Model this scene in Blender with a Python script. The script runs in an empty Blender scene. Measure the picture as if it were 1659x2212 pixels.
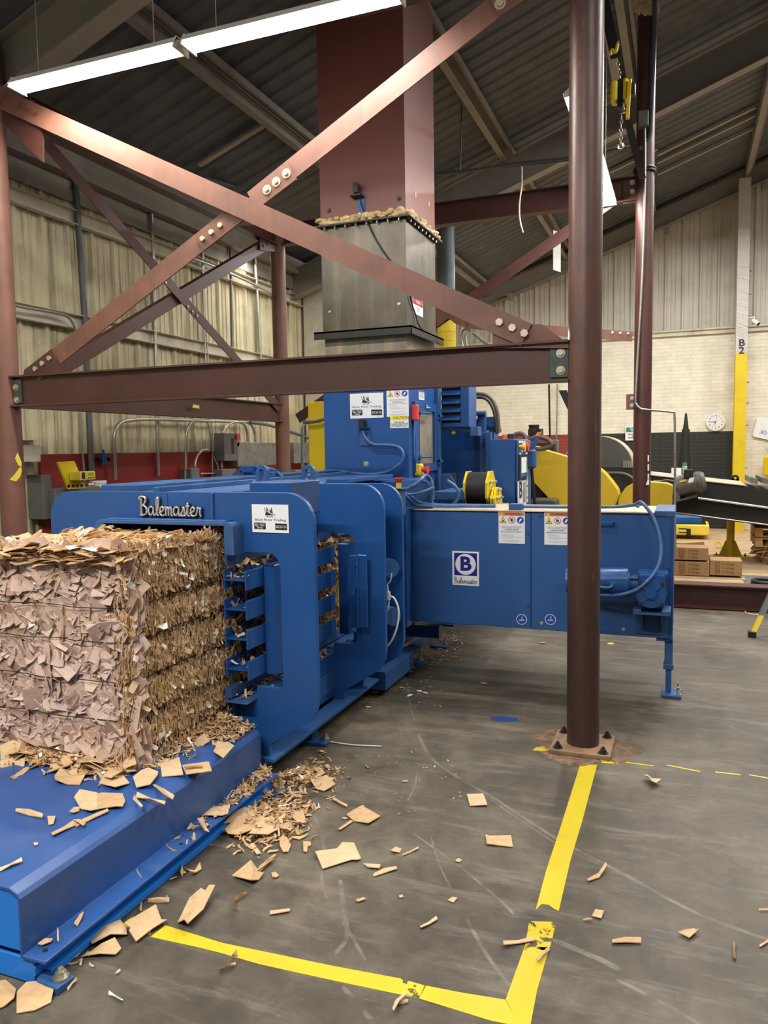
import bpy, math, random
import numpy as np
from mathutils import Vector, Matrix
from mathutils.geometry import tessellate_polygon
random.seed(7)
S = bpy.context.scene
COL = S.collection
PI = math.pi
# ---------------------------------------------------------------- camera
W, H, FPX, HC = 1659, 2212, 1661.0, 1.6
_p, _r, _y = [math.radians(a) for a in (4.70, -0.92, 21.28)]
_f = Vector((-math.sin(_y), math.cos(_y), 0)); _rt = Vector((math.cos(_y), math.sin(_y), 0)); _u = Vector((0, 0, 1))
F2 = _f*math.cos(_p) - _u*math.sin(_p); U2 = _u*math.cos(_p) + _f*math.sin(_p)
R3 = _rt*math.cos(_r) + U2*math.sin(_r); U3 = -_rt*math.sin(_r) + U2*math.cos(_r)
cam = bpy.data.cameras.new('camera'); co = bpy.data.objects.new('camera', cam); COL.objects.link(co)
cam.sensor_fit = 'HORIZONTAL'; cam.sensor_width = 36; cam.lens = FPX/W*36; cam.clip_end = 200; cam.clip_start = 0.05
co.matrix_world = Matrix(((R3.x, U3.x, -F2.x, 0), (R3.y, U3.y, -F2.y, 0), (R3.z, U3.z, -F2.z, HC), (0, 0, 0, 1)))
S.camera = co
EYE = Vector((0, 0, HC))
def A(px, py, ax, v):
    """point of the place measured in the photograph: the sight line through a pixel met with the plane axis = v"""
    d = F2 + R3*((px-W/2)/FPX) - U3*((py-H/2)/FPX)
    return EYE + d*((v-EYE[ax])/d[ax])
def FL(px, py, z=0.0): return A(px, py, 2, z)
def ROOFZ(x): return 6.172 + 0.3556*x
# ---------------------------------------------------------------- materials
def lin(h):
    if isinstance(h, str):
        h = h.lstrip('#'); c = [int(h[i:i+2], 16)/255 for i in (0, 2, 4)]
    else: c = h
    return tuple(((x+0.055)/1.055)**2.4 if x > 0.04045 else x/12.92 for x in c)
def nodes(name):
    m = bpy.data.materials.new(name); m.use_nodes = True
    return m, m.node_tree.nodes, m.node_tree.links, m.node_tree.nodes['Principled BSDF']
def ramp(N, stops):
    r = N.new('ShaderNodeValToRGB'); e = r.color_ramp.elements
    e[0].position, e[0].color = stops[0][0], (*stops[0][1], 1)
    e[1].position, e[1].color = stops[-1][0], (*stops[-1][1], 1)
    for p, c in stops[1:-1]:
        x = e.new(p); x.color = (*c, 1)
    return r
def noise(N, L, scale, detail=4, rough=0.6, vec=None, dist=0):
    n = N.new('ShaderNodeTexNoise'); n.inputs['Scale'].default_value = scale; n.inputs['Detail'].default_value = detail
    n.inputs['Roughness'].default_value = rough; n.inputs['Distortion'].default_value = dist
    if vec is None:
        t = N.new('ShaderNodeTexCoord'); vec = t.outputs['Object']
    L.new(vec, n.inputs['Vector']); return n
def mapping(N, L, sc=(1, 1, 1), rot=(0, 0, 0)):
    t = N.new('ShaderNodeTexCoord'); m = N.new('ShaderNodeMapping'); m.inputs['Scale'].default_value = sc; m.inputs['Rotation'].default_value = rot
    L.new(t.outputs['Object'], m.inputs['Vector']); return m.outputs['Vector']
def mixc(N, L, fac, a, b, mode='MIX'):
    m = N.new('ShaderNodeMix'); m.data_type = 'RGBA'; m.blend_type = mode
    for s, v in ((0, fac), (6, a), (7, b)):
        if hasattr(v, 'links') or hasattr(v, 'is_linked'): L.new(v, m.inputs[s])
        elif s == 0: m.inputs[0].default_value = v
        else: m.inputs[s].default_value = (*v, 1)
    return m.outputs[2]
def mat(name, col, rough=0.5, metal=0.0, dirt=None, dscale=6, damt=0.4, bump=0.0, bscale=60, var=0.12, streak=None, spec=0.5, rvar=0.0, coat=0):
    """base colour with slight variation, optional dirt patches (dirt colour) and vertical streaks"""
    m, N, L, B = nodes(name); c = lin(col)
    B.inputs['Roughness'].default_value = rough; B.inputs['Metallic'].default_value = metal
    B.inputs['Specular IOR Level'].default_value = spec
    if coat: B.inputs['Coat Weight'].default_value = coat; B.inputs['Coat Roughness'].default_value = 0.25
    n = noise(N, L, 3.0)
    r = ramp(N, [(0.3, tuple(x*(1-var) for x in c)), (0.7, tuple(min(1, x*(1+var)) for x in c))])
    L.new(n.outputs[0], r.inputs[0]); out = r.outputs[0]
    if dirt:
        n2 = noise(N, L, dscale, 8, 0.65); d = lin(dirt)
        q = ramp(N, [(0.5, (0, 0, 0)), (0.5+0.25, (damt,)*3)]); L.new(n2.outputs[0], q.inputs[0])
        out = mixc(N, L, q.outputs[0], out, d)
    if streak:
        n3 = noise(N, L, 1.0, 6, 0.6, vec=mapping(N, L, (14, 14, 0.5)))
        q = ramp(N, [(0.5, (0, 0, 0)), (0.72, (streak[1],)*3)]); L.new(n3.outputs[0], q.inputs[0])
        out = mixc(N, L, q.outputs[0], out, lin(streak[0]))
    L.new(out, B.inputs['Base Color'])
    if rvar:
        n4 = noise(N, L, 5.0, 6); q = N.new('ShaderNodeMapRange'); q.inputs['To Min'].default_value = rough-rvar; q.inputs['To Max'].default_value = rough+rvar
        L.new(n4.outputs[0], q.inputs[0]); L.new(q.outputs[0], B.inputs['Roughness'])
    if bump:
        n5 = noise(N, L, bscale, 5); b = N.new('ShaderNodeBump'); b.inputs['Strength'].default_value = bump; b.inputs['Distance'].default_value = 0.004
        L.new(n5.outputs[0], b.inputs['Height']); L.new(b.outputs[0], B.inputs['Normal'])
    return m
def emis(name, col, strength):
    m, N, L, B = nodes(name); B.inputs['Base Color'].default_value = (*lin(col), 1)
    B.inputs['Emission Color'].default_value = (*lin(col), 1); B.inputs['Emission Strength'].default_value = strength; return m
M = {}
M['blue'] = mat('blue_enamel', '#1F4E8C', 0.34, var=0.08, dirt='#284a7a', dscale=3, damt=0.3, rvar=0.06, bump=0.06, bscale=220, spec=0.45)
M['bluef'] = mat('blue_enamel_lit_sheet', '#2B5690', 0.42, var=0.06, dirt='#3a5a88', dscale=2, damt=0.3, bump=0.05, bscale=200)  # feeder fronts: brighter light there painted in as a paler blue
M['blue2'] = mat('blue_enamel_dusty', '#2B5488', 0.5, var=0.1, dirt='#646c78', dscale=7, damt=0.35, rvar=0.08, spec=0.4)
M['table'] = mat('blue_enamel_scuffed', '#2A5290', 0.36, var=0.1, dirt='#5a6884', dscale=4, damt=0.4, rvar=0.1, spec=0.5)
M['red'] = mat('red_oxide_paint', '#704A3D', 0.55, var=0.18, dirt='#49332b', dscale=5, damt=0.55, bump=0.12, bscale=30, streak=('#563a32', 0.5))
M['red_dk'] = mat('red_oxide_paint_dark', '#4C2A25', 0.45, var=0.16, dirt='#2f1f1b', dscale=4, damt=0.6, bump=0.12, bscale=30, streak=('#452826', 0.4))
M['scorch'] = mat('welded_primer_patch', '#3D5248', 0.5, var=0.25, dirt='#1c1f1e', dscale=12, damt=0.9)
M['steel'] = mat('raw_mill_steel', '#4b463c', 0.42, 0.35, var=0.4, dirt='#2a211c', dscale=2.4, damt=0.9, rvar=0.12, streak=('#93896e', 0.25))
M['steel_y'] = mat('raw_mill_steel_tinted', '#7b766a', 0.45, 0.4, var=0.25, dirt='#33302e', dscale=5, damt=0.75, streak=('#b09a70', 0.6))
M['black_st'] = mat('black_steel', '#26241f', 0.5, 0.3)
M['zinc'] = mat('zinc_bolt', '#c9c2ae', 0.3, 0.8, var=0.1)
M['boltlt'] = mat('bolt_head_steel', '#c0b49c', 0.4, 0.45, var=0.1, dirt='#7d6d55', dscale=20, damt=0.6)
M['boltdk'] = mat('dark_bolt', '#3a3634', 0.5, 0.5)
M['chrome'] = mat('chrome', '#d6d6d4', 0.24, 0.75, var=0.03)
M['galv'] = mat('galvanised_conduit', '#a9a79f', 0.35, 0.75, var=0.15, dirt='#6d6659', dscale=8, damt=0.5)
M['galvdk'] = mat('dark_grey_conduit', '#5c6163', 0.5, 0.1, var=0.15, dirt='#39393a', dscale=6, damt=0.5)
M['galvsheet'] = mat('galvanised_sheet', '#8a8b87', 0.45, 0.5, var=0.2, dirt='#5a5a57', dscale=14, damt=0.8)
M['grey_box'] = mat('grey_enclosure_paint', '#6b6b66', 0.5, var=0.1, dirt='#49453f', dscale=5, damt=0.5)
M['foam'] = mat('sprayed_foam', '#cdb488', 0.8, var=0.25, bump=0.8, bscale=60, dirt='#8d6f45', dscale=20, damt=0.7)
M['yellow'] = mat('yellow_paint', '#DCC01B', 0.45, var=0.08, dirt='#b59a1e', dscale=4, damt=0.4)
M['yellowlt'] = mat('yellow_plastic', '#E8D24A', 0.4, var=0.06)
M['redpl'] = mat('red_plastic', '#D23A36', 0.4, var=0.05)
M['redboard'] = mat('red_painted_board', '#8E1F1F', 0.6, var=0.15, dirt='#5c1715', dscale=3, damt=0.5)
M['white'] = mat('white_vinyl', '#E6E8EC', 0.45, var=0.02)
M['whitepl'] = mat('white_plastic', '#DADAD4', 0.4, var=0.05)
M['ink'] = mat('black_ink', '#17171a', 0.5, var=0.0)
M['navy'] = mat('navy_ink', '#17207E', 0.4, var=0.02)
M['orange'] = mat('orange_ink', '#E07A35', 0.5, var=0.02)
M['greenink'] = mat('green_ink', '#1F4F38', 0.5, var=0.1)
M['signgreen'] = mat('green_sign_ink', '#2F7D6A', 0.5, var=0.05)
M['redink'] = mat('red_ink', '#C9202A', 0.45, var=0.02)
M['blueink'] = mat('blue_ink', '#1F4FB0', 0.45, var=0.02)
M['yelink'] = mat('yellow_ink', '#F2E02A', 0.45, var=0.02)
M['greyink'] = mat('grey_ink', '#8b8f96', 0.5, var=0.05)
M['black'] = mat('black_paint', '#1a1a19', 0.5, var=0.2, dirt='#3a3833', dscale=5, damt=0.35)
M['rubber'] = mat('black_rubber', '#151515', 0.55, var=0.1)
M['hose'] = mat('dusty_hose', '#5a5148', 0.6, var=0.15, dirt='#2f2b27', dscale=9, damt=0.6)
M['cable'] = mat('blue_grey_cable', '#3a5f92', 0.45, var=0.1, dirt='#7c8896', dscale=12, damt=0.5)
M['motor'] = mat('grey_motor_paint', '#54534f', 0.45, 0.2, var=0.12, dirt='#8a8474', dscale=9, damt=0.4)
M['tan_st'] = mat('tan_roof_steel', '#8E887D', 0.6, var=0.12, dirt='#6c6256', dscale=4, damt=0.5)
M['grey_st'] = mat('grey_rafter_paint', '#8a857b', 0.6, var=0.1, dirt='#6c675f', dscale=3, damt=0.5)
M['roof'] = mat('dark_roof_deck', '#5a5d62', 0.7, var=0.2, dirt='#46484c', dscale=2.5, damt=0.6)
M['deckstrip'] = mat('cream_deck_strip', '#A39B88', 0.6, var=0.12)
M['siding'] = mat('cream_steel_siding', '#D0C6A4', 0.6, var=0.1, dirt='#7d7052', dscale=2.2, damt=0.6, streak=('#54472f', 0.85))
M['siding2'] = mat('pale_steel_siding', '#C2BEB2', 0.6, var=0.08, dirt='#98907c', dscale=2.2, damt=0.4, streak=('#8d8470', 0.4))
M['girt'] = mat('cream_girt_paint', '#C9C3AF', 0.6, var=0.1, dirt='#8a7c60', dscale=5, damt=0.6)
M['whitecol'] = mat('grey_white_paint', '#C6C2BC', 0.5, var=0.05)
M['wire'] = mat('baling_wire', '#2a2320', 0.45, 0.6)
M['wood'] = mat('raw_pine_wood', '#C39A66', 0.65, var=0.2, dirt='#8d6a42', dscale=8, damt=0.5)
M['woodgrey'] = mat('weathered_wood', '#A68F6C', 0.7, var=0.2, dirt='#6e5b41', dscale=8, damt=0.6)
M['kraft'] = mat('kraft_board_box', '#9C7850', 0.75, var=0.08)
M['kraftink'] = mat('brown_print', '#5c4128', 0.7, var=0.0)
M['cream'] = mat('cream_dusty_top', '#B8AB96', 0.6, var=0.1, dirt='#a89a82', dscale=5, damt=0.4)
M['bluedrum'] = mat('blue_drum_plastic', '#1E5A96', 0.4)
M['bottle'] = mat('clear_green_bottle', '#9fb5a8', 0.15, var=0.1)
M['screen'] = emis('touch_screen', '#C9D8D2', 0.35)
M['tube'] = emis('fluorescent_tube', '#FFF8EC', 80.0)
M['fixture'] = mat('white_fixture_tray', '#C9C8BE', 0.4)
M['amber'] = mat('orange_lens', '#E2611C', 0.25, var=0.1)
M['window'] = mat('dusty_window_pane', '#8d8474', 0.25, var=0.2, dirt='#5d564a', dscale=7, damt=0.9)
M['redtag'] = M['redpl']
# cardboard with a colour per piece
def card_mat(name, pal):
    m, N, L, B = nodes(name); B.inputs['Roughness'].default_value = 0.82; B.inputs['Specular IOR Level'].default_value = 0.25
    a = N.new('ShaderNodeAttribute'); a.attribute_name = 'tone'; a.attribute_type = 'GEOMETRY'
    r = ramp(N, [(i/(len(pal)-1)*0.999, lin(c)) for i, c in enumerate(pal)]); r.color_ramp.interpolation = 'LINEAR'
    L.new(a.outputs['Fac'], r.inputs[0])
    n = noise(N, L, 28, 5, 0.7); q = ramp(N, [(0.3, (0.80,)*3), (0.7, (1.08,)*3)]); L.new(n.outputs[0], q.inputs[0])
    L.new(mixc(N, L, 1.0, r.outputs[0], q.outputs[0], 'MULTIPLY'), B.inputs['Base Color'])
    w = N.new('ShaderNodeTexWave'); w.inputs['Scale'].default_value = 55; w.inputs['Distortion'].default_value = 3.0; w.inputs['Detail'].default_value = 1
    t = N.new('ShaderNodeTexCoord'); L.new(t.outputs['Object'], w.inputs['Vector'])
    b = N.new('ShaderNodeBump'); b.inputs['Strength'].default_value = 0.22; b.inputs['Distance'].default_value = 0.0015
    L.new(w.outputs['Fac'], b.inputs['Height']); L.new(b.outputs[0], B.inputs['Normal'])
    return m
PAL = ['#96764f', '#a8855b', '#b8946a', '#c19e74', '#caa981', '#d2b48f', '#c3a580', '#f4f1ea']
PALF = ['#9a7d6b', '#b2937e', '#bfa290', '#c8ae9e', '#cdb5a8', '#c9ad99', '#d2bbab', '#efe9e2']  # near end of the bale: pink tint of the light mixed into the board colours
M['card'] = card_mat('corrugated_cardboard', PAL)
M['cardf'] = card_mat('corrugated_cardboard_pink_lit', PALF)
M['bark'] = mat('bale_core_board', '#8a6a48', 0.9, var=0.3)
# ---------------------------------------------------------------- mesh builder
class MB:
    def __init__(s): s.v = []; s.f = []; s.mi = []; s.sm = []; s.tone = None
    def add(s, vs, fs, mi=0, smooth=False, tone=None):
        o = len(s.v); s.v += [tuple(v) for v in vs]; s.f += [tuple(i+o for i in f) for f in fs]
        s.mi += [mi]*len(fs); s.sm += [smooth]*len(fs)
        if tone is not None:
            if s.tone is None: s.tone = []
            s.tone += [tone]*len(fs)
    def box(s, x0, x1, y0, y1, z0, z1, mi=0, bev=0.0):
        if bev > 0:
            b = min(bev, (x1-x0)/2.01, (z1-z0)/2.01, (y1-y0)/2.01)
            vs = []; 
            for (z, i) in ((z0, b), (z0+b, 0), (z1-b, 0), (z1, b)):
                for (x, y) in ((x0+i+(b if i == 0 else 0), y0+i), (x1-i-(b if i == 0 else 0), y0+i), (x1-i, y0+i+(b if i == 0 else 0)), (x1-i, y1-i-(b if i == 0 else 0)),
                               (x1-i-(b if i == 0 else 0), y1-i), (x0+i+(b if i == 0 else 0), y1-i), (x0+i, y1-i-(b if i == 0 else 0)), (x0+i, y0+i+(b if i == 0 else 0))):
                    vs.append((x, y, z))
            fs = [tuple(range(7, -1, -1)), tuple(range(24, 32))]
            for k in range(3):
                for i in range(8): fs.append((k*8+i, k*8+(i+1) % 8, (k+1)*8+(i+1) % 8, (k+1)*8+i))
            s.add(vs, fs, mi); return
        vs = [(x, y, z) for z in (z0, z1) for x, y in ((x0, y0), (x1, y0), (x1, y1), (x0, y1))]
        s.add(vs, [(3, 2, 1, 0), (4, 5, 6, 7), (0, 1, 5, 4), (1, 2, 6, 5), (2, 3, 7, 6), (3, 0, 4, 7)], mi)
    def prism(s, loops, d0, d1, frame=None, mi=0):
        """polygon with holes [(a,b)...] swept from d0 to d1; frame = (origin, adir, bdir, ddir)"""
        if frame is None: frame = (Vector((0, 0, 0)), Vector((1, 0, 0)), Vector((0, 0, 1)), Vector((0, 1, 0)))
        o, a, b, d = [Vector(t) for t in frame]
        if not isinstance(loops[0][0], (tuple, list)): loops = [loops]
        flat = [p for l in loops for p in l]
        tris = tessellate_polygon([[Vector((p[0], p[1], 0)) for p in l] for l in loops]) if (len(loops) > 1 or len(flat) > 4) else None
        n = len(flat)
        vs = [o + a*p[0] + b*p[1] + d*d0 for p in flat] + [o + a*p[0] + b*p[1] + d*d1 for p in flat]
        fs = []
        if tris is None: fs += [tuple(range(n-1, -1, -1)), tuple(range(n, 2*n))]
        else:
            for t in tris: fs += [(t[2], t[1], t[0]), (t[0]+n, t[1]+n, t[2]+n)]
        k = 0
        for l in loops:
            m_ = len(l)
            for i in range(m_): fs.append((k+i, k+(i+1) % m_, n+k+(i+1) % m_, n+k+i))
            k += m_
        s.add(vs, fs, mi)
    def bar(s, p0, p1, prof, adir, bdir, mi=0):
        """profile [(a,b)] swept from p0 to p1"""
        p0, p1, a, b = Vector(p0), Vector(p1), Vector(adir).normalized(), Vector(bdir).normalized()
        s.prism(prof, 0, (p1-p0).length, (p0, a, b, (p1-p0).normalized()), mi)
    def cyl(s, p0, p1, r, n=20, mi=0, r1=None, smooth=True, cap=True):
        p0, p1 = Vector(p0), Vector(p1); d = (p1-p0).normalized(); r1 = r if r1 is None else r1
        a = d.orthogonal().normalized(); b = d.cross(a)
        vs = [p0 + (a*math.cos(2*PI*i/n) + b*math.sin(2*PI*i/n))*r for i in range(n)] + [p1 + (a*math.cos(2*PI*i/n) + b*math.sin(2*PI*i/n))*r1 for i in range(n)]
        s.add(vs, [(i, (i+1) % n, n+(i+1) % n, n+i) for i in range(n)], mi, smooth)
        if cap: s.add(vs, [tuple(range(n-1, -1, -1)), tuple(range(n, 2*n))], mi)
    def tube(s, pts, r, n=8, mi=0, cr=True, seg=5, closed=False):
        P = [Vector(p) for p in pts]
        if cr and len(P) > 2:
            Q = []
            for i in range(len(P)-1):
                a, b, c, d = P[max(i-1, 0)], P[i], P[i+1], P[min(i+2, len(P)-1)]
                for k in range(seg):
                    t = k/seg
                    Q.append(0.5*((2*b) + (c-a)*t + (2*a-5*b+4*c-d)*t*t + (3*b-a-3*c+d)*t**3))
            P = Q + [P[-1]]
        vs = []; up = None
        for i, p in enumerate(P):
            d = (P[min(i+1, len(P)-1)] - P[max(i-1, 0)])
            d = d.normalized() if d.length > 1e-9 else Vector((0, 0, 1))
            if up is None: up = d.orthogonal().normalized()
            up = (up - d*up.dot(d)); up = up.normalized() if up.length > 1e-6 else d.orthogonal().normalized()
            b = d.cross(up)
            vs += [p + (up*math.cos(2*PI*k/n) + b*math.sin(2*PI*k/n))*r for k in range(n)]
        fs = [(i*n+k, i*n+(k+1) % n, (i+1)*n+(k+1) % n, (i+1)*n+k) for i in range(len(P)-1) for k in range(n)]
        s.add(vs, fs, mi, True); e = (len(P)-1)*n
        s.add([vs[k] for k in range(n)] + [vs[e+k] for k in range(n)], [tuple(range(n-1, -1, -1)), tuple(range(n, 2*n))], mi)
    def sphere(s, c, r, n=12, mi=0, sc=(1, 1, 1)):
        vs = []; h = n//2
        for i in range(h+1):
            for k in range(n):
                t = PI*i/h; q = 2*PI*k/n
                vs.append((c[0]+r*sc[0]*math.sin(t)*math.cos(q), c[1]+r*sc[1]*math.sin(t)*math.sin(q), c[2]+r*sc[2]*math.cos(t)))
        s.add(vs, [(i*n+k, (i+1)*n+k, (i+1)*n+(k+1) % n, i*n+(k+1) % n) for i in range(h) for k in range(n)], mi, True)
    def build(s, name, m, parent=None, kind=None):
        me = bpy.data.meshes.new(name); me.from_pydata(s.v, [], s.f)
        for q in (m if isinstance(m, (list, tuple)) else [m]): me.materials.append(q)
        me.polygons.foreach_set('material_index', s.mi); me.polygons.foreach_set('use_smooth', s.sm)
        if s.tone is not None:
            at = me.attributes.new('tone', 'FLOAT', 'FACE'); at.data.foreach_set('value', s.tone)
        me.update()
        o = bpy.data.objects.new(name, me); COL.objects.link(o)
        if parent is not None: attach(o, parent)
        if kind: o['kind'] = kind
        q0 = m[0] if isinstance(m, (list, tuple)) else m
        if q0.name.startswith('blue_enamel') and 8 <= len(s.v) < 400:
            bv = o.modifiers.new('edge', 'BEVEL'); bv.width = 0.0028; bv.segments = 2; bv.limit_method = 'ANGLE'; bv.angle_limit = math.radians(50); bv.harden_normals = False
        return o
BASE = {}
def attach(o, parent):
    o.parent = parent
    if parent.name in BASE: o.matrix_parent_inverse = Matrix.Translation(-BASE[parent.name])
def thing(name, label, cat, loc=(0, 0, 0), group=None):
    o = bpy.data.objects.new(name, None); COL.objects.link(o); o.location = loc; BASE[o.name] = Vector(loc)
    o.empty_display_size = 0.05
    o['label'] = label; o['category'] = cat; o['kind'] = 'thing'
    if group: o['group'] = group
    return o
def tag(o, label, cat, group=None, kind='thing'):
    o['label'] = label; o['category'] = cat; o['kind'] = kind
    if group: o['group'] = group
    return o
def struct(o, label=None):
    o['kind'] = 'structure'
    if label: o['label'] = label
    return o
class Face:
    """a flat local frame for signs: u right, v up, n out of the surface"""
    def __init__(s, c, u, v): s.c = Vector(c); s.u = Vector(u).normalized(); s.v = Vector(v).normalized(); s.n = s.u.cross(s.v)
    def at(s, a, b, d=0): return s.c + s.u*a + s.v*b + s.n*d
    def plate(s, mb, pts, d0, d1, mi=0): mb.prism(pts, d0, d1, (s.c, s.u, s.v, s.n), mi)
    def rect(s, mb, a, b, w, h, d0, d1, mi=0): s.plate(mb, [(a-w/2, b-h/2), (a+w/2, b-h/2), (a+w/2, b+h/2), (a-w/2, b+h/2)], d0, d1, mi)
    def disc(s, mb, a, b, r, d0, d1, mi=0, n=24): s.plate(mb, [(a+r*math.cos(2*PI*i/n), b+r*math.sin(2*PI*i/n)) for i in range(n)], d0, d1, mi)
    def text(s, txt, size, a, b, d, m, parent, name='lettering', bold=0.0, shear=0.0, align='CENTER', sx=1.0, ext=0.0, fit=None):
        cu = bpy.data.curves.new(name, 'FONT'); cu.body = txt; cu.size = size; cu.align_x = align; cu.align_y = 'CENTER'
        cu.offset = bold*size; cu.shear = shear; cu.extrude = ext; cu.resolution_u = 3; cu.space_line = 0.85
        t = bpy.data.objects.new(name, cu); COL.objects.link(t)
        dg = bpy.context.evaluated_depsgraph_get(); me = bpy.data.meshes.new_from_object(t.evaluated_get(dg))
        bpy.data.objects.remove(t); bpy.data.curves.remove(cu)
        if fit:
            xs_ = [v.co.x for v in me.vertices]; sx = fit/max(1e-6, max(xs_)-min(xs_))
        o = s.at(a, b, d)
        Mx = Matrix(((s.u.x*sx, s.v.x, s.n.x, o.x), (s.u.y*sx, s.v.y, s.n.y, o.y), (s.u.z*sx, s.v.z, s.n.z, o.z), (0, 0, 0, 1)))
        me.transform(Mx); me.materials.clear(); me.materials.append(m); me.name = name
        ob = bpy.data.objects.new(name, me); COL.objects.link(ob)
        if parent is not None: attach(ob, parent)
        return ob
def arc(cx, cy, r, a0, a1, n=8): return [(cx+r*math.cos(math.radians(a0+(a1-a0)*i/n)), cy+r*math.sin(math.radians(a0+(a1-a0)*i/n))) for i in range(n+1)]
def hexbolt(mb, c, d, r=0.016, h=0.014, washer=True, mi=0, stud=0.0):
    c, d = Vector(c), Vector(d).normalized()
    if washer: mb.cyl(c, c+d*0.003, r*1.55, 16, mi); c = c+d*0.003
    mb.cyl(c, c+d*h, r, 6, mi, smooth=False)
    if stud: mb.cyl(c, c+d*(h+stud), r*0.5, 10, mi)
def bolt(parent, c, d, r=0.016, h=0.014, m='boltlt', stud=0.0):
    mb = MB(); hexbolt(mb, c, d, r, h, stud=stud); return mb.build('bolt', M[m], parent)
def ISEC(dep, wid, tf, tw):
    h, w, t = dep/2, wid/2, tw/2
    return [(-w, -h), (w, -h), (w, -h+tf), (t, -h+tf), (t, h-tf), (w, h-tf), (w, h), (-w, h), (-w, h-tf), (-t, h-tf), (-t, -h+tf), (-w, -h+tf)]
def CSEC(dep, wid, t, lip=0.0):
    h = dep/2
    return [(0, -h), (wid, -h), (wid, -h+t), (t, -h+t), (t, h-t), (wid, h-t), (wid, h), (0, h)]
def LSEC(a, b, t): return [(0, 0), (a, 0), (a, t), (t, t), (t, b), (0, b)]
X, Y, Z = Vector((1, 0, 0)), Vector((0, 1, 0)), Vector((0, 0, 1))
# ================================================================ the setting
def floor_mat():
    m, N, L, B = nodes('worn_concrete_floor')
    t = N.new('ShaderNodeTexCoord')
    n1 = noise(N, L, 0.9, 6, 0.6); r1 = ramp(N, [(0.32, lin('#3e382f')), (0.5, lin('#554e43')), (0.68, lin('#716859'))]); L.new(n1.outputs[0], r1.inputs[0])
    n2 = noise(N, L, 7.0, 9, 0.7, dist=0.4); r2 = ramp(N, [(0.36, (0.62,)*3), (0.55, (1.0,)*3), (0.75, (1.45,)*3)]); L.new(n2.outputs[0], r2.inputs[0])
    c = mixc(N, L, 1.0, r1.outputs[0], r2.outputs[0], 'MULTIPLY')
    n3 = noise(N, L, 1.0, 8, 0.75, vec=mapping(N, L, (1.6, 9, 1), (0, 0, 0.15))); r3 = ramp(N, [(0.52, (0, 0, 0)), (0.72, (0.55,)*3)]); L.new(n3.outputs[0], r3.inputs[0])
    c = mixc(N, L, r3.outputs[0], c, lin('#8a8276'))
    n6 = noise(N, L, 90, 3, 0.6); r6 = ramp(N, [(0.68, (0, 0, 0)), (0.74, (0.5,)*3)]); L.new(n6.outputs[0], r6.inputs[0])
    c = mixc(N, L, r6.outputs[0], c, lin('#a0937d'))
    # dry tan dust beyond the long steel beam on the floor
    sp = N.new('ShaderNodeSeparateXYZ'); L.new(t.outputs['Object'], sp.inputs[0])
    n4 = noise(N, L, 1.5, 5, 0.6); ad = N.new('ShaderNodeMath'); ad.operation = 'MULTIPLY_ADD'; L.new(n4.outputs[0], ad.inputs[0]); ad.inputs[1].default_value = 1.0; L.new(sp.outputs[1], ad.inputs[2])
    mr = N.new('ShaderNodeMapRange'); mr.inputs['From Min'].default_value = 8.3; mr.inputs['From Max'].default_value = 9.3; L.new(ad.outputs[0], mr.inputs[0])
    n5 = noise(N, L, 5, 6, 0.6); r5 = ramp(N, [(0.3, lin('#b09573')), (0.7, lin('#c8ad88'))]); L.new(n5.outputs[0], r5.inputs[0])
    c = mixc(N, L, mr.outputs[0], c, r5.outputs[0])
    L.new(c, B.inputs['Base Color'])
    rr = N.new('ShaderNodeMapRange'); rr.inputs['To Min'].default_value = 0.42; rr.inputs['To Max'].default_value = 0.72; L.new(n2.outputs[0], rr.inputs[0]); L.new(rr.outputs[0], B.inputs['Roughness'])
    b = N.new('ShaderNodeBump'); b.inputs['Strength'].default_value = 0.15; b.inputs['Distance'].default_value = 0.004; L.new(n2.outputs[0], b.inputs['Height']); L.new(b.outputs[0], B.inputs['Normal'])
    B.inputs['Specular IOR Level'].default_value = 0.4
    return m
XW, YW = -5.27, 15.7
mb = MB(); mb.box(XW-0.1, 9, -4, YW+0.2, -0.15, 0.0); struct(mb.build('floor', floor_mat()))
# left wall: ribbed steel siding
def siding(y0, y1, per, hgt):
    out = []; y = y0
    while y < y1:
        out += [(y, 0), (y+0.020, hgt), (y+0.048, hgt), (y+0.068, 0), (y+per*0.42, 0), (y+per*0.42+0.006, hgt*0.28), (y+per*0.42+0.022, hgt*0.28), (y+per*0.42+0.028, 0),
                (y+per*0.68, 0), (y+per*0.68+0.006, hgt*0.28), (y+per*0.68+0.022, hgt*0.28), (y+per*0.68+0.028, 0)]
        y += per
    return out + [(y, 0)]
prof = siding(-2.0, YW, 0.305, 0.036)
mb = MB(); vs = [(XW+h, y, z) for z in (0.0, 2.3, ROOFZ(XW)) for (y, h) in prof]; n = len(prof)
mb.add(vs, [(k*n+i+1, k*n+i, (k+1)*n+i, (k+1)*n+i+1) for k in range(2) for i in range(n-1)])
mb.box(XW-0.06, XW-0.02, -2.0, YW, 0, ROOFZ(XW)); struct(mb.build('wall_left', M['siding']))
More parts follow.
